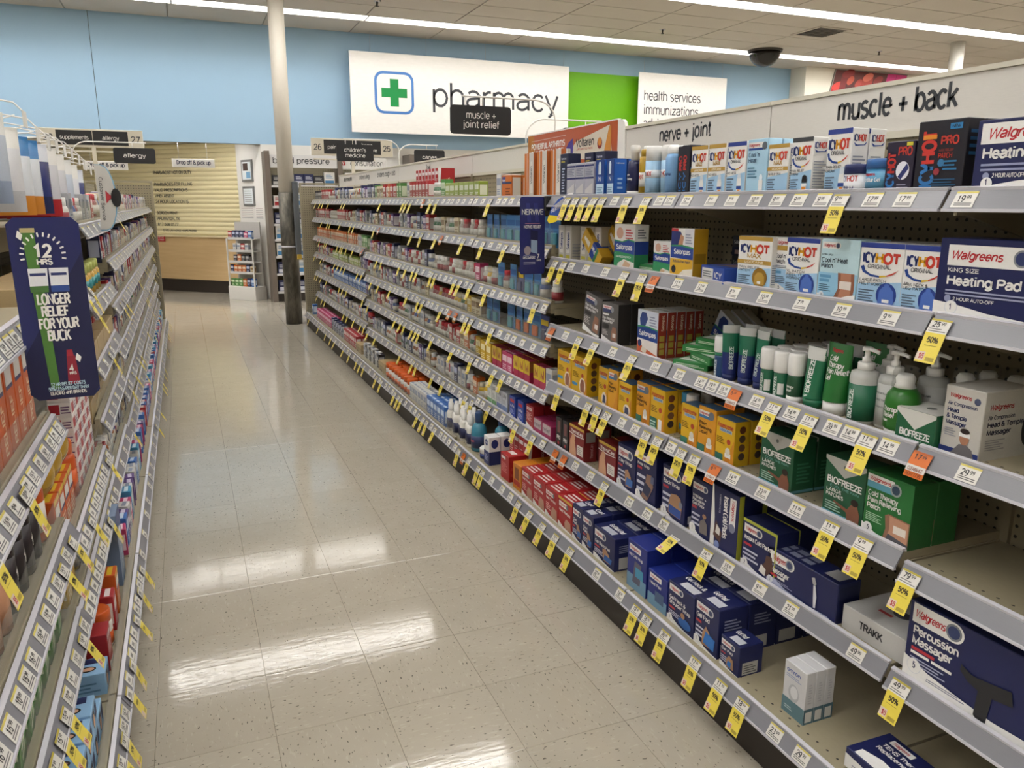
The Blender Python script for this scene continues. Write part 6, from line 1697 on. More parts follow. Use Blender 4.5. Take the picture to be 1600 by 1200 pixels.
o = put('grey_patch', 1.412, 2.625, Z3 + .012, 0, 'dark grey patch carton with skin photo, tilted one', 'dark grey patch cartons')
o.rotation_euler = (0, rad(9), -PI / 2)
PR('far_yellow', 2.76, Z3, 'small yellow box at the back of the third shelf', 1, x=1.55)
PR('far_silver', 2.84, Z3, 'silver carton at the back of the third shelf', 1, x=1.58)
# fourth shelf
PR('cold_patch', 1.197, Z4, 'bright green patch carton with photo of lower back', 2)
PR('bio_patch', 1.325, Z4, 'dark green patch carton with silver point, nearer one', 1)
PR('bio_patch', 1.560, Z4, 'dark green patch carton with silver point, farther row', 3)
PR('asp_roll', 1.777, Z4, 'yellow roll-on carton with blue top, nearest of the yellow row', 2)
PR('asp_wgliq', 1.866, Z4, 'orange-yellow liquid carton with white banner in yellow row', 2)
PR('asp_roll', 1.955, Z4, 'yellow roll-on carton between the liquid carton and spray', 1)
PR('spray_yellow', 2.020, Z4, 'yellow spray can with white cap in yellow row', 2, x=1.44)
PR('spray_bluecap', 2.075, Z4, 'yellow spray can with blue cap in yellow row', 1, x=1.46)
PR('asp_green', 2.135, Z4, 'yellow carton with dark green corner panel', 2)
PR('asp_wgliq', 2.225, Z4, 'orange-yellow carton with white banner, farther one', 2)
PR('asp_short', 2.345, Z4, 'short yellow carton showing its round pictures', 1)
PR('asp_wgpatch', 2.432, Z4, 'yellow carton with navy and white banner behind short carton', 2)
PR('asp_knee', 2.506, Z4, 'yellow carton with knee picture at end of yellow group', 2)
PR('asp_foot', 2.700, Z4, 'large yellow carton with foot picture, nearer of the pair', 1)
PR('asp_foot', 2.833, Z4, 'large yellow carton with foot picture, farther of the pair', 1)
# fifth shelf
PR('percussion', .955, .395, 'large navy percussion massager box on fifth shelf', 1, yaw=.02)
PR('trakk', 1.205, Z5, 'low pale grey massager box lettered trakk', 1, x=1.42)
PR('massager', 1.435, Z5, 'long navy massager box with wand picture', 1)
PR('instant_small', 1.600, Z5, 'navy cold pack box with yellow top edge', 2)
PR('instant_tall', 1.755, Z5, 'tall navy box with sideways white lettering and yellow edge', 2)
PR('gel_pack', 1.870, Z5, 'navy gel pack carton beside the tall sideways lettered box', 2)
PR('back_wrap', 2.020, Z5, 'navy back wrap carton with bare torso picture', 2)
PR('knee_wrap', 2.187, Z5, 'navy knee wrap carton with bent leg picture', 2)
PR('clay_wrap', 2.318, Z5, 'navy wrap carton with blue arm wrap picture', 2)
PR('therma', 2.460, Z5, 'dark red heat wrap carton with gold top, nearer one', 2)
PR('therma', 2.712, Z5, 'dark red heat wrap carton with gold top, farther one', 2)
PR('small_black', 2.815, Z5, 'narrow black carton with red dot, nearer of two', 3)
PR('small_black', 2.878, Z5, 'narrow black carton with red dot, farther of two', 3)
# fifth shelf continued in the fourth bay (shelf at .403)
PR('small_pink', 3.00, .403, 'low pink tray carton with pale front, nearer', 2)
PR('small_pink', 3.095, .403, 'low pink tray carton with pale front, farther', 2)
PR('small_red', 3.185, .403, 'red carton with white banner beside the pink trays', 2)
for i in range(2):
    PR('small_blue', 3.295 + .10 * i, .403, 'royal blue carton with red plate, %s' % ('nearer', 'farther')[i], 3)
for i in range(2):
    PR('small_white_blue', 3.495 + .072 * i, .403, 'white carton fading to blue, %s' % ('nearer', 'farther')[i], 2)
for i in range(2):
    PR('small_white', 3.64 + .068 * i, .403, 'white carton with green foot, %s' % ('nearer', 'farther')[i], 2)
PR('vit_yellow', 3.78, .403, 'yellow bottle at the far end of the fifth shelf', 2)
# fourth bay, shelf at .612: pink and yellow cartons
for i, y in enumerate((3.05, 3.115)):
    PR('mg', y, .612, 'yellow over pink carton with letter M beside gap, %s' % nth(i), 1)
for i, y in enumerate((3.22, 3.285, 3.35)):
    PR('mg', y, .612, 'yellow over pink carton with letter M, %s of the middle three' % nth(i), 3)
for i, y in enumerate((3.43, 3.495)):
    PR('far_pink', y, .612, 'pink carton between the letter M cartons, %s' % nth(i), 3)
for i, y in enumerate((3.57, 3.635)):
    PR('mg', y, .612, 'yellow over pink carton with letter M, %s of the far two' % nth(i), 3)
for i, y in enumerate((3.72, 3.80)):
    PR('far_yellow', y, .612, 'yellow carton at the far end of the pink row, %s' % nth(i), 3)
PR('far_white', 2.985, .612, 'small white carton at the near end of pink row', 1)
# base shelf
PR('tens', 1.030, Z0, 'navy therapy pad box lying flat on the base shelf', 1, x=1.297, yaw=-.03)
for i in range(3):
    put('omron_front', 1.31 + .0312 * i, 1.322 - .0 * i, Z0, -PI / 2, 'white and teal device carton, %s of three pressed together' % nth(i), 'white and teal device cartons')
PR('gel_small', 1.547, Z0, 'smallest navy gel pad carton at front of base shelf', 1, x=XB)
PR('gel_pad', 1.655, Z0, 'navy gel pad carton with bright blue pad picture', 4, x=XB)
PR('neck_wrap', 1.782, Z0, 'navy neck and shoulder wrap carton with blue collar picture', 3, x=XB)
PR('blue_wrap_low', 1.910, Z0, 'lower blue wrap box with clear pale foot', 2, x=XB)
PR('blue_wrap', 2.035, Z0, 'taller blue wrap box with clear pale foot', 2, x=XB)
PR('gel_back', 2.255, Z0, 'wide navy gel back pad carton on base shelf', 2, x=XB)
PR('gel_a', 2.378, Z0, 'narrow navy gel carton on base shelf, nearer', 2, x=XB)
PR('gel_a', 2.462, Z0, 'narrow navy gel carton on base shelf, farther', 2, x=XB)
PR('red_gold', 2.568, Z0, 'red heat therapy carton with gold top edge', 2, x=XB)
PR('red_box', 2.692, Z0, 'red heat therapy carton, second from the gold edged one', 3, x=XB)
PR('red_box', 2.815, Z0, 'red heat therapy carton, third from the gold edged one', 3, x=XB)
PR('red_box', 2.938, Z0, 'red heat therapy carton, fourth from the gold edged one', 2, x=XB)
PR('orange_open', 3.055, Z0, 'orange open display carton on base shelf', 2, x=XB)
PR('red_short', 3.20, Z0, 'short red carton standing in front of the tall red ones', 1, x=XB)
for i in range(4):
    PR('red_slim', 3.17 + .058 * i, Z0, 'tall slim red carton with white edge, %s of four' % nth(i), 1, x=XB + .095)
PR('lip_box', 3.44, Z0, 'white over navy jelly carton on base shelf', 2, x=XB)
PR('cream_jar', 3.53, Z0, 'squat navy jar with white lid on base shelf', 1, x=XB)
PR('teal_bottle', 3.56, Z0, 'teal bottle with navy cap, nearer of two', 1, x=XB + .09)
PR('teal_bottle', 3.66, Z0, 'teal bottle with navy cap, farther of two', 1, x=XB)
for i in range(7):
    PR('white_pump', 3.735 + .056 * i, Z0, 'white bottle with navy label, %s along the base shelf' % nth(i), 2, x=XB + .012 * (i % 2))
for i in range(5):
    PR('far_blue', 4.16 + .07 * i, Z0, 'blue and white carton, %s along the base shelf' % nth(i), 3, x=XB)
for i in range(6):
    PR('far_white', 4.52 + .064 * i, Z0, 'white carton between the blue cartons and orange jars, %s' % nth(i), 2, x=XB)
for i in range(8):
    PR('orange_jar', 4.94 + .084 * i, Z0, 'jar with orange lid on the base shelf, %s' % nth(i), 2, x=XB + .0)
PR('brown_tray', 5.75, Z0, 'open brown cardboard tray beside the orange lidded jars', 1, x=XB + .02)
for i in range(8):
    PR(('far_black', 'far_white')[i % 2], 5.93 + .07 * i, Z0, '%s carton in the dark cardboard group on base shelf, %s' % (('black', 'white')[i % 2], nth(i)), 1, x=XB + .03)
PR('brown_tray', 6.62, Z0, 'open brown cardboard tray beyond the black cartons', 1, x=XB + .02)
for i in range(8):
    PR('far_red', 6.80 + .07 * i, Z0, 'red carton toward the far end of base shelf, %s' % nth(i), 2, x=XB + .03)
for i in range(10):
    PR('far_navy' if i % 2 else 'far_silver', 7.38 + .065 * i, Z0, '%s carton toward the far end of base shelf, %s' % ('navy' if i % 2 else 'silver', nth(i)), 1, x=XB + .03)
for i in range(13):
    PR('far_pink', 8.06 + .07 * i, Z0, 'bright pink carton near the end of base shelf, %s' % nth(i), 2, x=XB + .03)
PR('far_blue', 9.18, Z0, 'blue carton at the very end of the base shelf', 1, x=XB + .02)

# ------------------------------------------------------------------ the long run of far bays at the right: every facing its own thing
COLN = dict(far_red='red', far_white='white', far_orange='orange', far_green='green', far_lime='lime green', far_blue='blue', far_teal='teal', far_navy='navy', far_yellow='yellow', far_pink='pink', far_purple='purple', far_black='black',
            far_sky='sky blue', far_cream='cream', far_silver='silver', vit_red='red', vit_white='white', vit_amber='amber', vit_yellow='yellow', vit_green='green', vit_blue='blue', vit_clear='pale', blister_blue='blue', blister_orange='blue and orange', blister_navy='navy', mg='pink and yellow', far_grass='grass green')
PAL = {  # (bay, shelf) -> product kinds in order from the near end
    (3, 1): ['blister_blue'] * 9, (3, 2): ['vit_white', 'vit_white', 'vit_blue', 'blister_blue', 'blister_blue', 'blister_navy', 'blister_blue', 'vit_red', 'blister_blue', 'vit_white', 'vit_yellow'], (3, 3): ['blister_navy', 'blister_navy', 'blister_orange', 'blister_orange', 'blister_orange', 'blister_blue', 'blister_orange', 'blister_blue', 'blister_blue'],
    (4, 0): ['far_lime'] * 7 + ['far_green', 'vit_green', 'vit_white'], (4, 1): ['vit_clear', 'vit_red', 'vit_clear', 'vit_red', 'vit_red', 'vit_clear', 'far_cream', 'vit_green', 'vit_green', 'vit_clear'],
    (4, 2): ['far_pink', 'vit_red', 'vit_clear', 'vit_clear', 'vit_red', 'vit_clear', 'vit_clear', 'vit_white', 'vit_red'], (4, 3): ['far_cream', 'far_cream', 'far_yellow', 'vit_yellow', 'vit_green', 'vit_yellow', 'vit_yellow', 'vit_red', 'vit_red', 'vit_red'],
    (4, 4): ['far_yellow', 'vit_red', 'vit_green', 'far_orange', 'far_cream', 'far_red', 'vit_red', 'far_red', 'vit_clear', 'vit_red'], (4, 5): ['vit_yellow', 'far_orange', 'vit_clear', 'vit_white', 'far_white', 'far_white', 'far_navy', 'far_white', 'vit_red', 'vit_clear'],
    (5, 0): ['far_red'] * 6 + ['far_white', 'far_red', 'far_red', 'far_green'], (6, 0): ['far_red', 'far_orange', 'vit_clear', 'far_red', 'far_cream', 'vit_clear', 'far_cream', 'far_green', 'far_navy', 'vit_clear'],
    (7, 2): ['far_green'] * 3 + ['far_white'] * 2 + ['far_orange'] * 6, (7, 3): ['vit_red', 'far_purple', 'far_purple', 'vit_blue', 'far_navy'] + ['far_lime'] * 5, (8, 3): ['far_lime'] * 11, (7, 4): ['far_navy', 'far_purple'] + ['far_blue'] * 9, (8, 4): ['far_blue'] * 12, (8, 2): ['far_orange'] * 12, (9, 2): ['far_orange'] * 12, (9, 0): ['far_red'] * 6 + ['far_black'] * 4,
    (9, 1): ['far_red'] * 12, (8, 1): ['far_red'] * 6 + ['vit_clear'] * 5,
}
MIXV = ['vit_red', 'vit_clear', 'vit_red', 'vit_white', 'vit_amber', 'vit_clear', 'far_red', 'far_white', 'vit_blue', 'far_navy', 'far_silver', 'vit_green', 'far_cream', 'far_purple']
SHN = ('top', 'second', 'third', 'fourth', 'fifth', 'sixth', 'base')


FAR = []


def fill_bay(side, k, si, z, kinds, front, rows=1):
    y = bay_y(k - 1) + .012
    end = bay_y(k) - .012
    i = 0
    sideword = 'right of aisle' if side == 'R' else 'left of aisle'
    while True:
        key = kinds[i] if i < len(kinds) else RN.choice(kinds[-4:])
        w_ = KIND[key]['w'] + RN.uniform(.004, .012)
        if y + w_ > end:
            break
        lb = '%s %s, %s from near end, %s shelf, %s bay, %s' % (COLN.get(key, 'small'), KIND[key]['name'].replace('_', ' '), nth(i), SHN[si], nth(k if side == 'R' else k - 1), sideword)
        if RN.random() > .04:
            yc = y + w_ / 2
            rz = (-PI / 2 if side == 'R' else PI / 2) + RN.uniform(-.08, .08)
            FAR.append(((Vector((front, yc, z)) - Vector((0, 0, CAM_H))).length * (1 if side == 'R' else 1.25), key, front, yc, z, rz, lb, '%s stock in the %s bay, %s' % (SHN[si], nth(k if side == 'R' else k - 1), sideword)))
        y += w_
        i += 1


for k in range(3, NBAY):
    for si, z in enumerate(LEV[k]):
        if k == 3 and si not in (1, 2, 3):
            continue
        kinds = PAL.get((k, si)) or [RN.choice(MIXV) for _ in range(14)]
        fill_bay('R', k, si, z, kinds, LIP_X + .036)
# a tall second row of red cartons stands behind the top shelf fence
for i in range(7):
    PR('red_slim', 4.86 + .075 * i, 1.443, 'tall red carton standing up behind the top shelf fence, %s' % nth(i), 1, x=LIP_X + .11)

# ------------------------------------------------------------------ left shelves
LX = LLIP_X - .036
# second bay, seen past the blue blade sign
for i in range(5):
    PL('mucus_tall', 1.58 + .092 * i, .930, 'tall orange carton with yellow top behind the clear fence, %s' % nth(i), 2, x=LX - .0)
for i in range(7):
    kd = ('peach_bottle', 'peach_bottle', 'dark_bottle', 'dark_bottle', 'dark_bottle', 'dark_bottle', 'orange_dark')[i]
    PL(kd, 1.44 + .083 * i + (.01 if i == 6 else 0), .666, {'p': 'peach bottle', 'd': 'black bottle with dark label', 'o': 'orange bottle with navy shoulder'}[kd[0]] + ' under the tall orange cartons, %s' % nth(i), 2, x=LX)
for i in range(9):
    PL('far_grass', 1.18 + .094 * i, .435, 'grass green box in a slanting row low at left, %s' % nth(i), 2, x=LX, yaw=.1)
for i in range(9):
    PL('sky_face', 1.17 + .094 * i, Z0, 'sky blue flat carton with face picture on left base shelf, %s' % nth(i), 1, x=LBASE_X - .04)
for i in range(8):
    PL('sky_face', 1.18 + .094 * i, Z0 + .0625, 'sky blue flat carton with face picture, upper layer at left, %s' % nth(i), 1, x=LBASE_X - .04)
# third bay
L2 = LLEV[2]
for j in range(7):
    for i in range(4):
        PL('stack_white_red', 2.56 + .102 * i, L2[1] + .0455 * j, 'small white and red carton, %s layer, %s along the stack at left' % (nth(j), nth(i)), 1, x=LX)
for i in range(4):
    PL('mucus', 2.09 + .082 * i, L2[1], 'orange carton with white banner beside white and red stack, %s' % nth(i), 3, x=LX)
PL('orange_bottle', 2.47, L2[1], 'large orange jar with orange lid on left shelf', 1, x=LX - .0)
for i in range(6):
    kd = ('far_yellow', 'gummy_amber', 'vit_yellow', 'far_yellow', 'far_red', 'vit_amber')[i]
    PL(kd, 2.11 + .105 * i, L2[2], '%s on the low left shelf behind fence, %s' % ({'f': 'yellow or red small carton', 'g': 'amber gummy bottle with black cap', 'v': 'small amber bottle'}[kd[0]], nth(i)), 1, x=LX)
for i in range(2):
    PL('vit_red', 2.75 + .06 * i, L2[2], 'red bottle on the low left shelf, %s' % ('nearer', 'farther')[i], 2, x=LX)
for i in range(5):
    kd = ('sky_face', 'small_red', 'orange_jar', 'far_red', 'mucus')[i]
    PL(kd, 2.12 + .11 * i, Z0, {'sky_face': 'lone sky blue face carton', 'small_red': 'red carton with white foot', 'orange_jar': 'orange lidded jar', 'far_red': 'plain red carton', 'mucus': 'orange carton'}[kd] + ' on left base shelf past the face cartons', 1, x=LBASE_X - .04)
PL('grey_tall', 2.78, Z0, 'tall grey and blue box with red edge on left base shelf', 1, x=LBASE_X - .04)
for i in range(8):
    PL('spray_teal', 3.02 + .105 * i, LLEV[3][1], 'small gold and teal spray can on the left shelf, %s' % nth(i), 2, x=LX)
for i in range(4):
    PL('brown_tray', 2.08 + .115 + .225 * i, L2[0], 'open brown cardboard tray on the nearer left shelf, %s' % nth(i), 1, x=LX + .02)
for j in (1, 2):
    for i in range(4):
        PL('brown_tray', 2.957 + .115 + .225 * i, LLEV[3][j + 1], 'brown cardboard tray on the %s left shelf past the gold cans, %s' % (('third', 'fourth')[j - 1], nth(i)), 1, x=LX + .02 - (.02 if j == 2 else 0))
for i in range(8):
    PL(('far_red', 'far_white')[i % 2], 3.0 + .105 * i, LLEV[3][2] + .076, '%s carton set on the third shelf trays at left, %s' % (('red', 'white')[i % 2], nth(i)), 1, x=LX - .03)
for i in range(3):
    PL('bag_gold', 2.12 + .13 * i, L2[1] + .131, 'gold pouch lying on the orange cartons at left, %s' % nth(i), 1, x=LX)
for k in range(3, NBAY):
    for si, z in enumerate(LLEV[k]):
        if k == 3 and si in (1, 2, 3):
            continue
        kinds = [RN.choice(MIXV + ['far_white', 'far_cream', 'far_silver', 'far_navy']) for _ in range(14)]
        fill_bay('L', k, si, z, kinds, LX)
    kinds = [RN.choice(['far_blue', 'far_pink', 'far_white', 'far_purple', 'far_teal', 'far_red']) for _ in range(14)]
    fill_bay('L', k, 6, Z0, kinds, LBASE_X - .04)

for nm, lim in (('medicine_carton', 170), ('pill_bottle', 290), ('blister_pack', 290), ('cold_medicine_carton', 200)):
    near_first([t for t in FAR if KIND[t[1]]['name'] == nm], lim, lambda t: put(*t[1:]),
               lambda t: (Matrix.Translation((t[2], t[3], t[4])) @ Matrix.Rotation(t[5], 4, 'Z'), [m for _, m in make(t[1])]),
               'distant_' + nm + 's', 'mass of small %ss crowded on the far shelves' % nm.replace('_', ' '), nm.replace('_', ' '))

# hanging bags on hooks, upper left
HOOKS = [(2.08, 1.62, 'bag_silver'), (2.24, 1.60, 'bag_white'), (2.40, 1.59, 'bag_orange'), (2.55, 1.59, 'bag_orange'), (2.71, 1.59, 'bag_navy'), (2.88, 1.59, 'bag_red'), (3.06, 1.58, 'bag_red'), (3.24, 1.57, 'bag_silver'), (3.42, 1.56, 'bag_white'), (3.62, 1.55, 'bag_navy')]
BAGN = dict(bag_silver='silver', bag_white='white', bag_orange='white and orange', bag_red='white and red', bag_navy='navy')
rbk = link('peg_rail', MB().box(-.745, -.7305, 1.95, 3.9, 1.581, 1.70, M_PEG), label='pegboard strip above the left shelving that carries the bag hooks', cat='rail')
for i, (y, z, key) in enumerate(HOOKS):
    h = link('peg_hook', None, loc=(-.7295, y, z), label='white wire hook with label arm, %s above the left shelves' % nth(i), cat='hook', group='bag hooks at the left')
    link('wire', MB().tube([(0, 0, 0), (.2, 0, .0), (.36, 0, .012), (.385, 0, .02)], .002, M_WHITE, 6), h)
    link('label_arm', MB().tube([(0, 0, .02), (.34, 0, .024), (.41, 0, .012), (.43, 0, -.01)], .002, M_WHITE, 6), h)
    link('label_plate', MB().bbox(.4265, .4295, -.02, .02, -.04, -.005, mat('#d6d3cc'), .0008), h)
    for j in range(3):
        put(key, -.7295 + .35 - .085 * j, y, z - KIND[key]['h'] - .004, PI / 2 - .75, '%s plastic bag hanging on the %s hook%s, left' % (BAGN[key], nth(i), ('', ', one behind', ', two behind')[j]), 'bags hung above the left shelves')
# ------------------------------------------------------------------ price labels and sale tags on the rails
TILT = math.atan2(.022, .038)
TAGCACHE = {}
M_TAGW, M_TAGY, M_TAGO = mat('#d8d5ce', .4), mat('#e0cc50', .4), mat('#cf6a1f', .4)


def label_mesh(price, detail):
    key = ('l', price, detail)
    if key not in TAGCACHE:
        w_, h_ = .046, .034
        a = MB().box(-w_ / 2, w_ / 2, -.0006, 0, 0, h_, M_TAGW)
        b_ = MB().poly([(-w_ / 2, -.0008, h_ - .004), (w_ / 2, -.0008, h_ - .004), (w_ / 2, -.0008, h_), (-w_ / 2, -.0008, h_)], mat('#cfc061'))
        for q in range(2 if detail else 1):
            b_.poly([(-w_ * .4, -.0008, .004 + .004 * q), (w_ * .4, -.0008, .004 + .004 * q), (w_ * .4, -.0008, .006 + .004 * q), (-w_ * .4, -.0008, .006 + .004 * q)], mat('#6b6a68'))
        t = MB()
        if detail:
            p = price.split('.')
            put_text(t, p[0], lambda u, c: (u, -.0011, c), -.016, .0125, .0125, M_BLACK, .0085 * len(p[0]), .13)
            put_text(t, p[1], lambda u, c: (u, -.0011, c), -.014 + .0085 * len(p[0]), .018, .007, M_BLACK, .010, .13)
        else:
            t.poly([(-.014, -.0011, .012), (.006, -.0011, .012), (.006, -.0011, .022), (-.014, -.0011, .022)], mat('#8d8b87'))
        TAGCACHE[key] = (a.mesh('card'), b_.mesh('print'), t.mesh('lettering'))
    return TAGCACHE[key]


def sale_mesh(price, style, detail):
    key = ('s', price, style, detail)
    if key not in TAGCACHE:
        w_, h_ = .046, .124
        lo = M_TAGO if style == 'o' else M_TAGY
        if style == 'o':
            h_ = .088
        n = 5
        def Q(x, z, o=0):          # gentle curl: the foot swings out
            t = max(0.0, -z)
            return (x, -.0007 - o + t * .20 - .6 * t * t, z)
        z1, z0 = .031, .031 - (h_ - .031)
        a = MB()
        zs = [.031, 0.0] + [z0 * q / n for q in range(1, n + 1)]
        zs = [.031, .0] + [(z0) * q / n for q in range(1, n + 1)]
        for i in range(len(zs) - 1):
            m = M_TAGW if i == 0 and style != 'o' else lo
            for s, off in ((1, 0), (-1, -.0005)):
                q = [Q(-w_ / 2, zs[i + 1], off), Q(w_ / 2, zs[i + 1], off), Q(w_ / 2, zs[i], off), Q(-w_ / 2, zs[i], off)]
                a.add(q if s > 0 else q[::-1], [(0, 1, 2, 3)], m)
        d = MB()
        def R(x0, x1, za, zb, c, o=.0003):
            d.poly([Q(x0, za, o), Q(x1, za, o), Q(x1, zb, o), Q(x0, zb, o)], mat(c, .4))
        R(-w_ / 2, w_ / 2, .0265, .031, '#b8a83f' if style != 'o' else '#b35514')
        if style == 'o':
            R(-w_ / 2, w_ / 2, z0 + .012, z0 + .026, '#d8d5ce')
        else:
            R(-w_ * .42, w_ * .42, .003, .005, '#77756f')
            R(-w_ * .42, w_ * .2, .008, .010, '#77756f')
            R(-.014, .014, -.027, -.026, '#8d7f3a')
            R(-w_ / 2, -.004, z0 + .004, z0 + .022, '#d6c3b5')
            R(.0, w_ * .42, z0 + .004, z0 + .012, '#a8953f')
        t = MB()
        if detail:
            p = price.split('.')
            put_text(t, p[0], lambda u, c: Q(u, c, .0006), -.016, .0135, .0115, M_BLACK, .0085 * len(p[0]), .13)
            put_text(t, p[1], lambda u, c: Q(u, c, .0006), -.014 + .0085 * len(p[0]), .0185, .006, M_BLACK, .010, .13)
            if style == 'y':
                put_text(t, '50%', lambda u, c: Q(u, c, .0006), -.013, -.020, .011, M_BLACK, .026, .14)
                put_text(t, '$5', lambda u, c: Q(u, c, .0006), -.017, z0 + .008, .010, mat('#b3343a'), .012, .14)
            elif style == 'd':
                put_text(t, '2/$15', lambda u, c: Q(u, c, .0006), -.016, -.024, .013, M_BLACK, .032, .15)
            elif style == 'o':
                put_text(t, 'CLEARANCE', lambda u, c: Q(u, c, .0006), -.018, -.012, .007, mat('#7a2f10'), .036, .14)
                put_text(t, 'NOW ' + price, lambda u, c: Q(u, c, .0006), -.018, z0 + .003, .007, mat('#7a2f10'), .036, .14)
        else:
            t.poly([Q(-.012, -.022, .0006), Q(.012, -.022, .0006), Q(.012, -.013, .0006), Q(-.012, -.013, .0006)], mat('#8d8034'))
            t.poly([Q(-.014, .013, .0006), Q(.006, .013, .0006), Q(.006, .022, .0006), Q(-.014, .022, .0006)], mat('#8d8b87'))
        TAGCACHE[key] = (a.mesh('card'), d.mesh('print'), t.mesh('lettering'))
    return TAGCACHE[key]


STYLE = dict(w='white price label', y='yellow sale tag', d='yellow two-for deal tag', o='orange clearance tag')


TAGS = {'price_label': [], 'sale_tag': []}


def tag(side, y, z, style, price, label, base=False, detail=True, swing=0.0):
    right = side == 'R'
    x = (BASE_X if base else LIP_X) if right else (LBASE_X if base else LLIP_X)
    s = 1 if right else -1
    off = .0012 if style == 'w' else .0062
    p = Vector((x - s * (.0125 + off), y, z - .031))
    d = (p - Vector((0, 0, CAM_H))).length * (1 if right else 1.2) - (5 if detail else 0)
    if style == 'w':
        swing = 0.0
    TAGS['price_label' if style == 'w' else 'sale_tag'].append((d, p, (-TILT - swing, 0, -PI / 2 if right else PI / 2), style, price, detail, label))


def tag_meshes(t):
    return label_mesh(t[4], t[5]) if t[3] == 'w' else sale_mesh(t[4], t[3], t[5])


def tag_build(t):
    nm = 'price_label' if t[3] == 'w' else 'sale_tag'
    o = link(nm, None, None, t[1], 0, t[6], nm.replace('_', ' '), 'price labels on the rails' if t[3] == 'w' else 'sale tags hanging from the rails', rot=t[2])
    for n2, me in zip(('card', 'print', 'lettering'), tag_meshes(t)):
        link(n2, me, o)


NEAR = {  # near right shelves: y position, style, price
    0: [(1.085, 'w', '19.99'), (1.222, 'w', '17.99'), (1.305, 'w', '17.99'), (1.392, 'y', '9.99'), (1.452, 'w', '9.99'), (1.530, 'w', '9.99'), (1.605, 'w', '9.99'), (1.690, 'w', '10.99'), (1.785, 'w', '7.99'), (1.875, 'w', '9.99'), (1.995, 'w', '12.99'), (2.085, 'w', '17.99'), (2.14, 'w', '17.99'),
        (2.21, 'y', '9.99'), (2.33, 'y', '8.99'), (2.42, 'w', '9.49'), (2.50, 'y', '24.99'), (2.565, 'y', '24.99'), (2.64, 'y', '19.99'), (2.71, 'y', '19.99'), (2.78, 'y', '21.99')],
    1: [(1.10, 'y', '25.99'), (1.228, 'w', '9.99'), (1.362, 'w', '10.99'), (1.490, 'w', '7.99'), (1.625, 'w', '10.99'), (1.752, 'w', '8.99'), (1.90, 'w', '12.99'), (2.02, 'w', '11.99'), (2.145, 'o', '6.99'), (2.215, 'd', '11.99'), (2.33, 'y', '11.99'), (2.47, 'w', '9.99'), (2.62, 'w', '6.99'), (2.74, 'w', '8.99'), (2.80, 'y', '9.99'), (2.88, 'y', '9.99')],
    2: [(1.00, 'w', '29.99'), (1.105, 'o', '17.99'), (1.192, 'w', '14.99'), (1.245, 'y', '11.99'), (1.30, 'w', '14.99'), (1.355, 'w', '28.99'), (1.425, 'y', '11.99'), (1.492, 'w', '14.99'), (1.555, 'y', '11.99'), (1.625, 'w', '14.99'), (1.71, 'o', '6.29'), (1.765, 'w', '16.99'), (1.82, 'w', '19.99'), (1.875, 'w', '14.99'), (1.985, 'w', '19.99'),
        (2.12, 'w', '11.99'), (2.26, 'd', '11.99'), (2.40, 'w', '9.99'), (2.53, 'y', '12.99'), (2.655, 'y', '12.99'), (2.78, 'w', '13.99'), (2.90, 'o', '8.99')],
    3: [(1.095, 'y', '79.99'), (1.225, 'y', '9.99'), (1.325, 'y', '11.99'), (1.445, 'w', '11.99'), (1.575, 'w', '23.99'), (1.70, 'w', '14.99'), (1.78, 'o', '6.29'), (1.875, 'y', '9.99'), (1.945, 'd', '10.99'), (2.01, 'w', '9.99'), (2.08, 'd', '12.99'), (2.15, 'd', '12.99'), (2.23, 'w', '12.99'), (2.32, 'w', '9.99'), (2.42, 'd', '12.99'), (2.49, 'y', '12.99'), (2.565, 'd', '12.99'), (2.68, 'w', '12.99'), (2.82, 'd', '12.99')],
    4: [(1.085, 'y', '49.99'), (1.215, 'w', '49.99'), (1.435, 'w', '21.99'), (1.555, 'w', '9.99'), (1.695, 'w', '15.99'), (1.79, 'y', '14.99'), (1.95, 'y', '29.99'), (2.03, 'w', '30.99'), (2.13, 'w', '21.99'), (2.25, 'w', '21.99'), (2.42, 'y', '10.99'), (2.54, 'w', '14.99'), (2.67, 'w', '14.99'), (2.765, 'o', '6.29'), (2.845, 'o', '6.29')],
    5: [(1.215, 'w', '29.99'), (1.305, 'w', '23.99'), (1.425, 'y', '18.99'), (1.515, 'y', '11.99'), (1.63, 'y', '17.99'), (1.785, 'y', '30.99'), (1.885, 'y', '18.99'), (1.95, 'y', '18.99'), (2.06, 'w', '18.99'), (2.22, 'w', '22.99'), (2.42, 'y', '29.99'), (2.55, 'y', '19.99'), (2.67, 'y', '8.99'), (2.80, 'y', '10.99'), (2.92, 'y', '9.99'), (3.02, 'w', '9.99'), (3.12, 'w', '9.99'), (3.25, 'w', '9.99'), (3.36, 'y', '6.99'), (3.42, 'y', '6.99'), (3.56, 'y', '6.99'), (3.64, 'o', '6.29'), (3.72, 'y', '6.99'), (3.80, 'w', '6.99')],
}
seen_tags = {}
for si, rows in NEAR.items():
    for y, st, pr in rows:
        k = int(math.floor((y - JOINT) / BAY)) + 1
        z = BASE_Z if si == 5 else LEV[k][si]
        c = seen_tags[si] = seen_tags.get(si, -1) + 1
        lb = '%s showing %s, %s along the near %s rail at right' % (STYLE[st], pr, nth(c), ('top', 'second', 'third', 'fourth', 'fifth', 'base')[si])
        sw = RN.uniform(-.05, .1) + (.55 if (si, round(y, 2)) == (4, 1.95) else 0)
        tag('R', y, z, st, pr, lb, si == 5, True, sw)
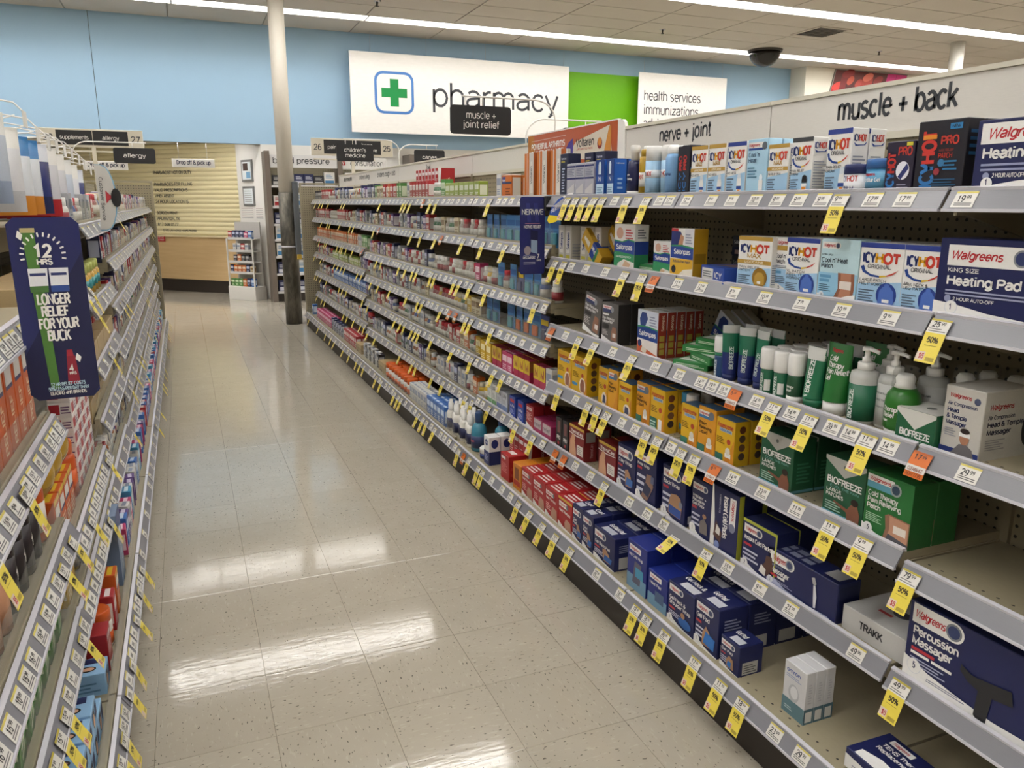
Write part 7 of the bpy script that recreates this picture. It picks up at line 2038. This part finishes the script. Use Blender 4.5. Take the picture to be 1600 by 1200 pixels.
# far bays
nw = ny = 0
for k in range(3, NBAY):
    for si, z in enumerate(list(LEV[k]) + [BASE_Z]):
        base = si == len(LEV[k])
        y = bay_y(k - 1) + .03
        i = 0
        while y < bay_y(k) - .03:
            if base and y < 3.85:
                y += .1
                continue
            q = RN.random()
            st = 'y' if q < .36 else ('o' if q < .39 else 'w')
            if si == 0 and st != 'w' and RN.random() < .3:
                st = 'w'
            tag('R', y, z, st, '9.99', '%s, %s along the %s rail of the %s bay, right of aisle' % (STYLE[st], nth(i), SHN[6 if base else si], nth(k)), base, False, RN.uniform(-.05, .12))
            y += RN.uniform(.07, .12) if k < 6 else RN.uniform(.12, .19)
            i += 1
# left rails
for k in range(1, NBAY):
    for si, z in enumerate(list(LLEV[k]) + [BASE_Z]):
        base = si == len(LLEV[k])
        y = bay_y(k - 1) + .04
        i = 0
        while y < bay_y(k) - .03:
            st = 'y' if RN.random() < (.36 if base else .2) else 'w'
            det = k <= 1
            tag('L', y, z, st, RN.choice(('9.99', '10.99', '16.99', '7.99', '15.99')) if det else '9.99', '%s, %s along the %s rail of the %s bay, left of aisle' % (STYLE[st], nth(i), SHN[6 if base else si], nth(k - 1)), base, det, RN.uniform(-.05, .12))
            y += RN.uniform(.055, .085) if k < 3 else RN.uniform(.13, .22)
            i += 1
for nm, lim in (('price_label', 300), ('sale_tag', 300)):
    near_first(TAGS[nm], lim, tag_build, lambda t: (Matrix.Translation(t[1]) @ Matrix.Rotation(t[2][2], 4, 'Z') @ Matrix.Rotation(t[2][0], 4, 'X'), tag_meshes(t)),
               'distant_' + nm + 's', 'tiny %ss on the rails far down the aisle' % nm.replace('_', ' '), nm.replace('_', ' '))

# ------------------------------------------------------------------ shelving against the white wall in the distance
bp = link('wall_shelving', None, loc=(1.14, 11.86, 0), label='white wall shelving of blood pressure monitors with grey-brown uprights', cat='shelving')
GB = mat('#6f655c', .5)
for x in (0, 1.02, 2.1):
    link('upright', MB().box(x, x + .07, 0, .43, 0, 2.13, GB), bp)
link('back_panel', MB().box(.071, 2.099, .40, .43, .1, 1.95, M_PEG), bp)
link('plinth', MB().box(.071, 2.099, .03, .42, 0, .12, M_KICK), bp)
hdr = link('header', MB().box(.075, 1.015, .02, .05, 1.905, 2.08, mat('#d3d2d2')), bp)
tb = MB(); put_text(tb, 'blood pressure', lambda a, c: (a, .018, c), .11, 1.965, .08, M_DARKTXT, .8, .09); link('lettering', tb, hdr)
BPL = [1.66, 1.37, 1.12, .90, .66, .41, .15]
for z in BPL:
    for a, b_ in ((.072, 1.018), (1.092, 2.098)):
        s = link('shelf', MB().box(a, b_, .02, .399, z - .02, z, mat('#cfcdc8')), bp)
        link('rail', MB().box(a, b_, .012, .0195, z - .03, z + .004, mat('#c9c8c8')), s)
BPC = ['bp_white', 'bp_navy', 'bp_red', 'bp_white', 'bp_black', 'bp_navy']
COLN.update(bp_white='white', bp_navy='navy', bp_red='white and red', bp_black='black')
for si, z in enumerate(BPL):
    x = 1.14 + .09
    i = 0
    while x < 3.08:
        if 2.0 < x < 2.26:
            x = 2.265
        key = RN.choice(BPC)
        wd = KIND[key]['w'] * 1.0 + .008
        put(key, x + wd / 2, 11.90, z, 0, '%s box on the %s shelf of the distant wall shelving, %s along' % (COLN[key], ('top', 'second', 'third', 'fourth', 'fifth', 'sixth', 'bottom')[si], nth(i)), 'monitors on the wall shelving')
        x += wd
        i += 1

# white corner rack beside the shutter
rk = link('display_rack', None, loc=(.735, 12.31, 0), rot=(0, 0, rad(-47)), label='white stepped display rack standing beside the shuttered counter', cat='display rack')
MW = mat('#d9d7d2', .45)
link('base', MB().bbox(-.26, .26, 0, .24, 0, .20, MW, .006), rk)
link('back', MB().box(-.24, .24, .20, .22, .2005, 1.14, mat('#b9b7b3')), rk)
for x in (-.25, .235):
    link('post', MB().box(x, x + .015, .01, .03, .2005, .90, MW), rk)
RKZ = [.201, .40, .56, .72, .90]
for z in RKZ[1:]:
    s = link('tray', MB().box(-.23, .23, 0.035, .199, z - .012, z, MW), rk)
    link('tray_lip', MB().box(-.23, .23, .03, .0345, z - .015, z + .02, mat('#c6c5c3')), s)
ca, sa = math.cos(rad(-47)), math.sin(rad(-47))
for si, z in enumerate(RKZ):
    for i in range(6):
        key = (['far_green', 'far_green', 'far_green', 'far_orange', 'far_navy', 'far_blue'], ['far_navy', 'far_orange', 'far_orange', 'far_orange', 'far_navy', 'far_cream'], ['far_white', 'far_black', 'far_orange', 'far_black', 'far_black', 'far_white'], ['far_yellow', 'far_white', 'far_white', 'far_red', 'far_white', 'far_white'], ['far_red', 'far_navy', 'far_navy', 'far_navy', 'far_pink', 'far_blue'])[si][i]
        if si in (2, 3) and i in (0, 5):
            continue
        lx, ly = -.20 + .077 * i, .045
        put(key, .735 + ca * lx - sa * ly, 12.31 + sa * lx + ca * ly, z, rad(-47), '%s carton on the %s tray of the white corner rack, %s along' % (COLN[key], ('lowest', 'second', 'third', 'fourth', 'top')[si], nth(i)), 'cartons on the corner rack')
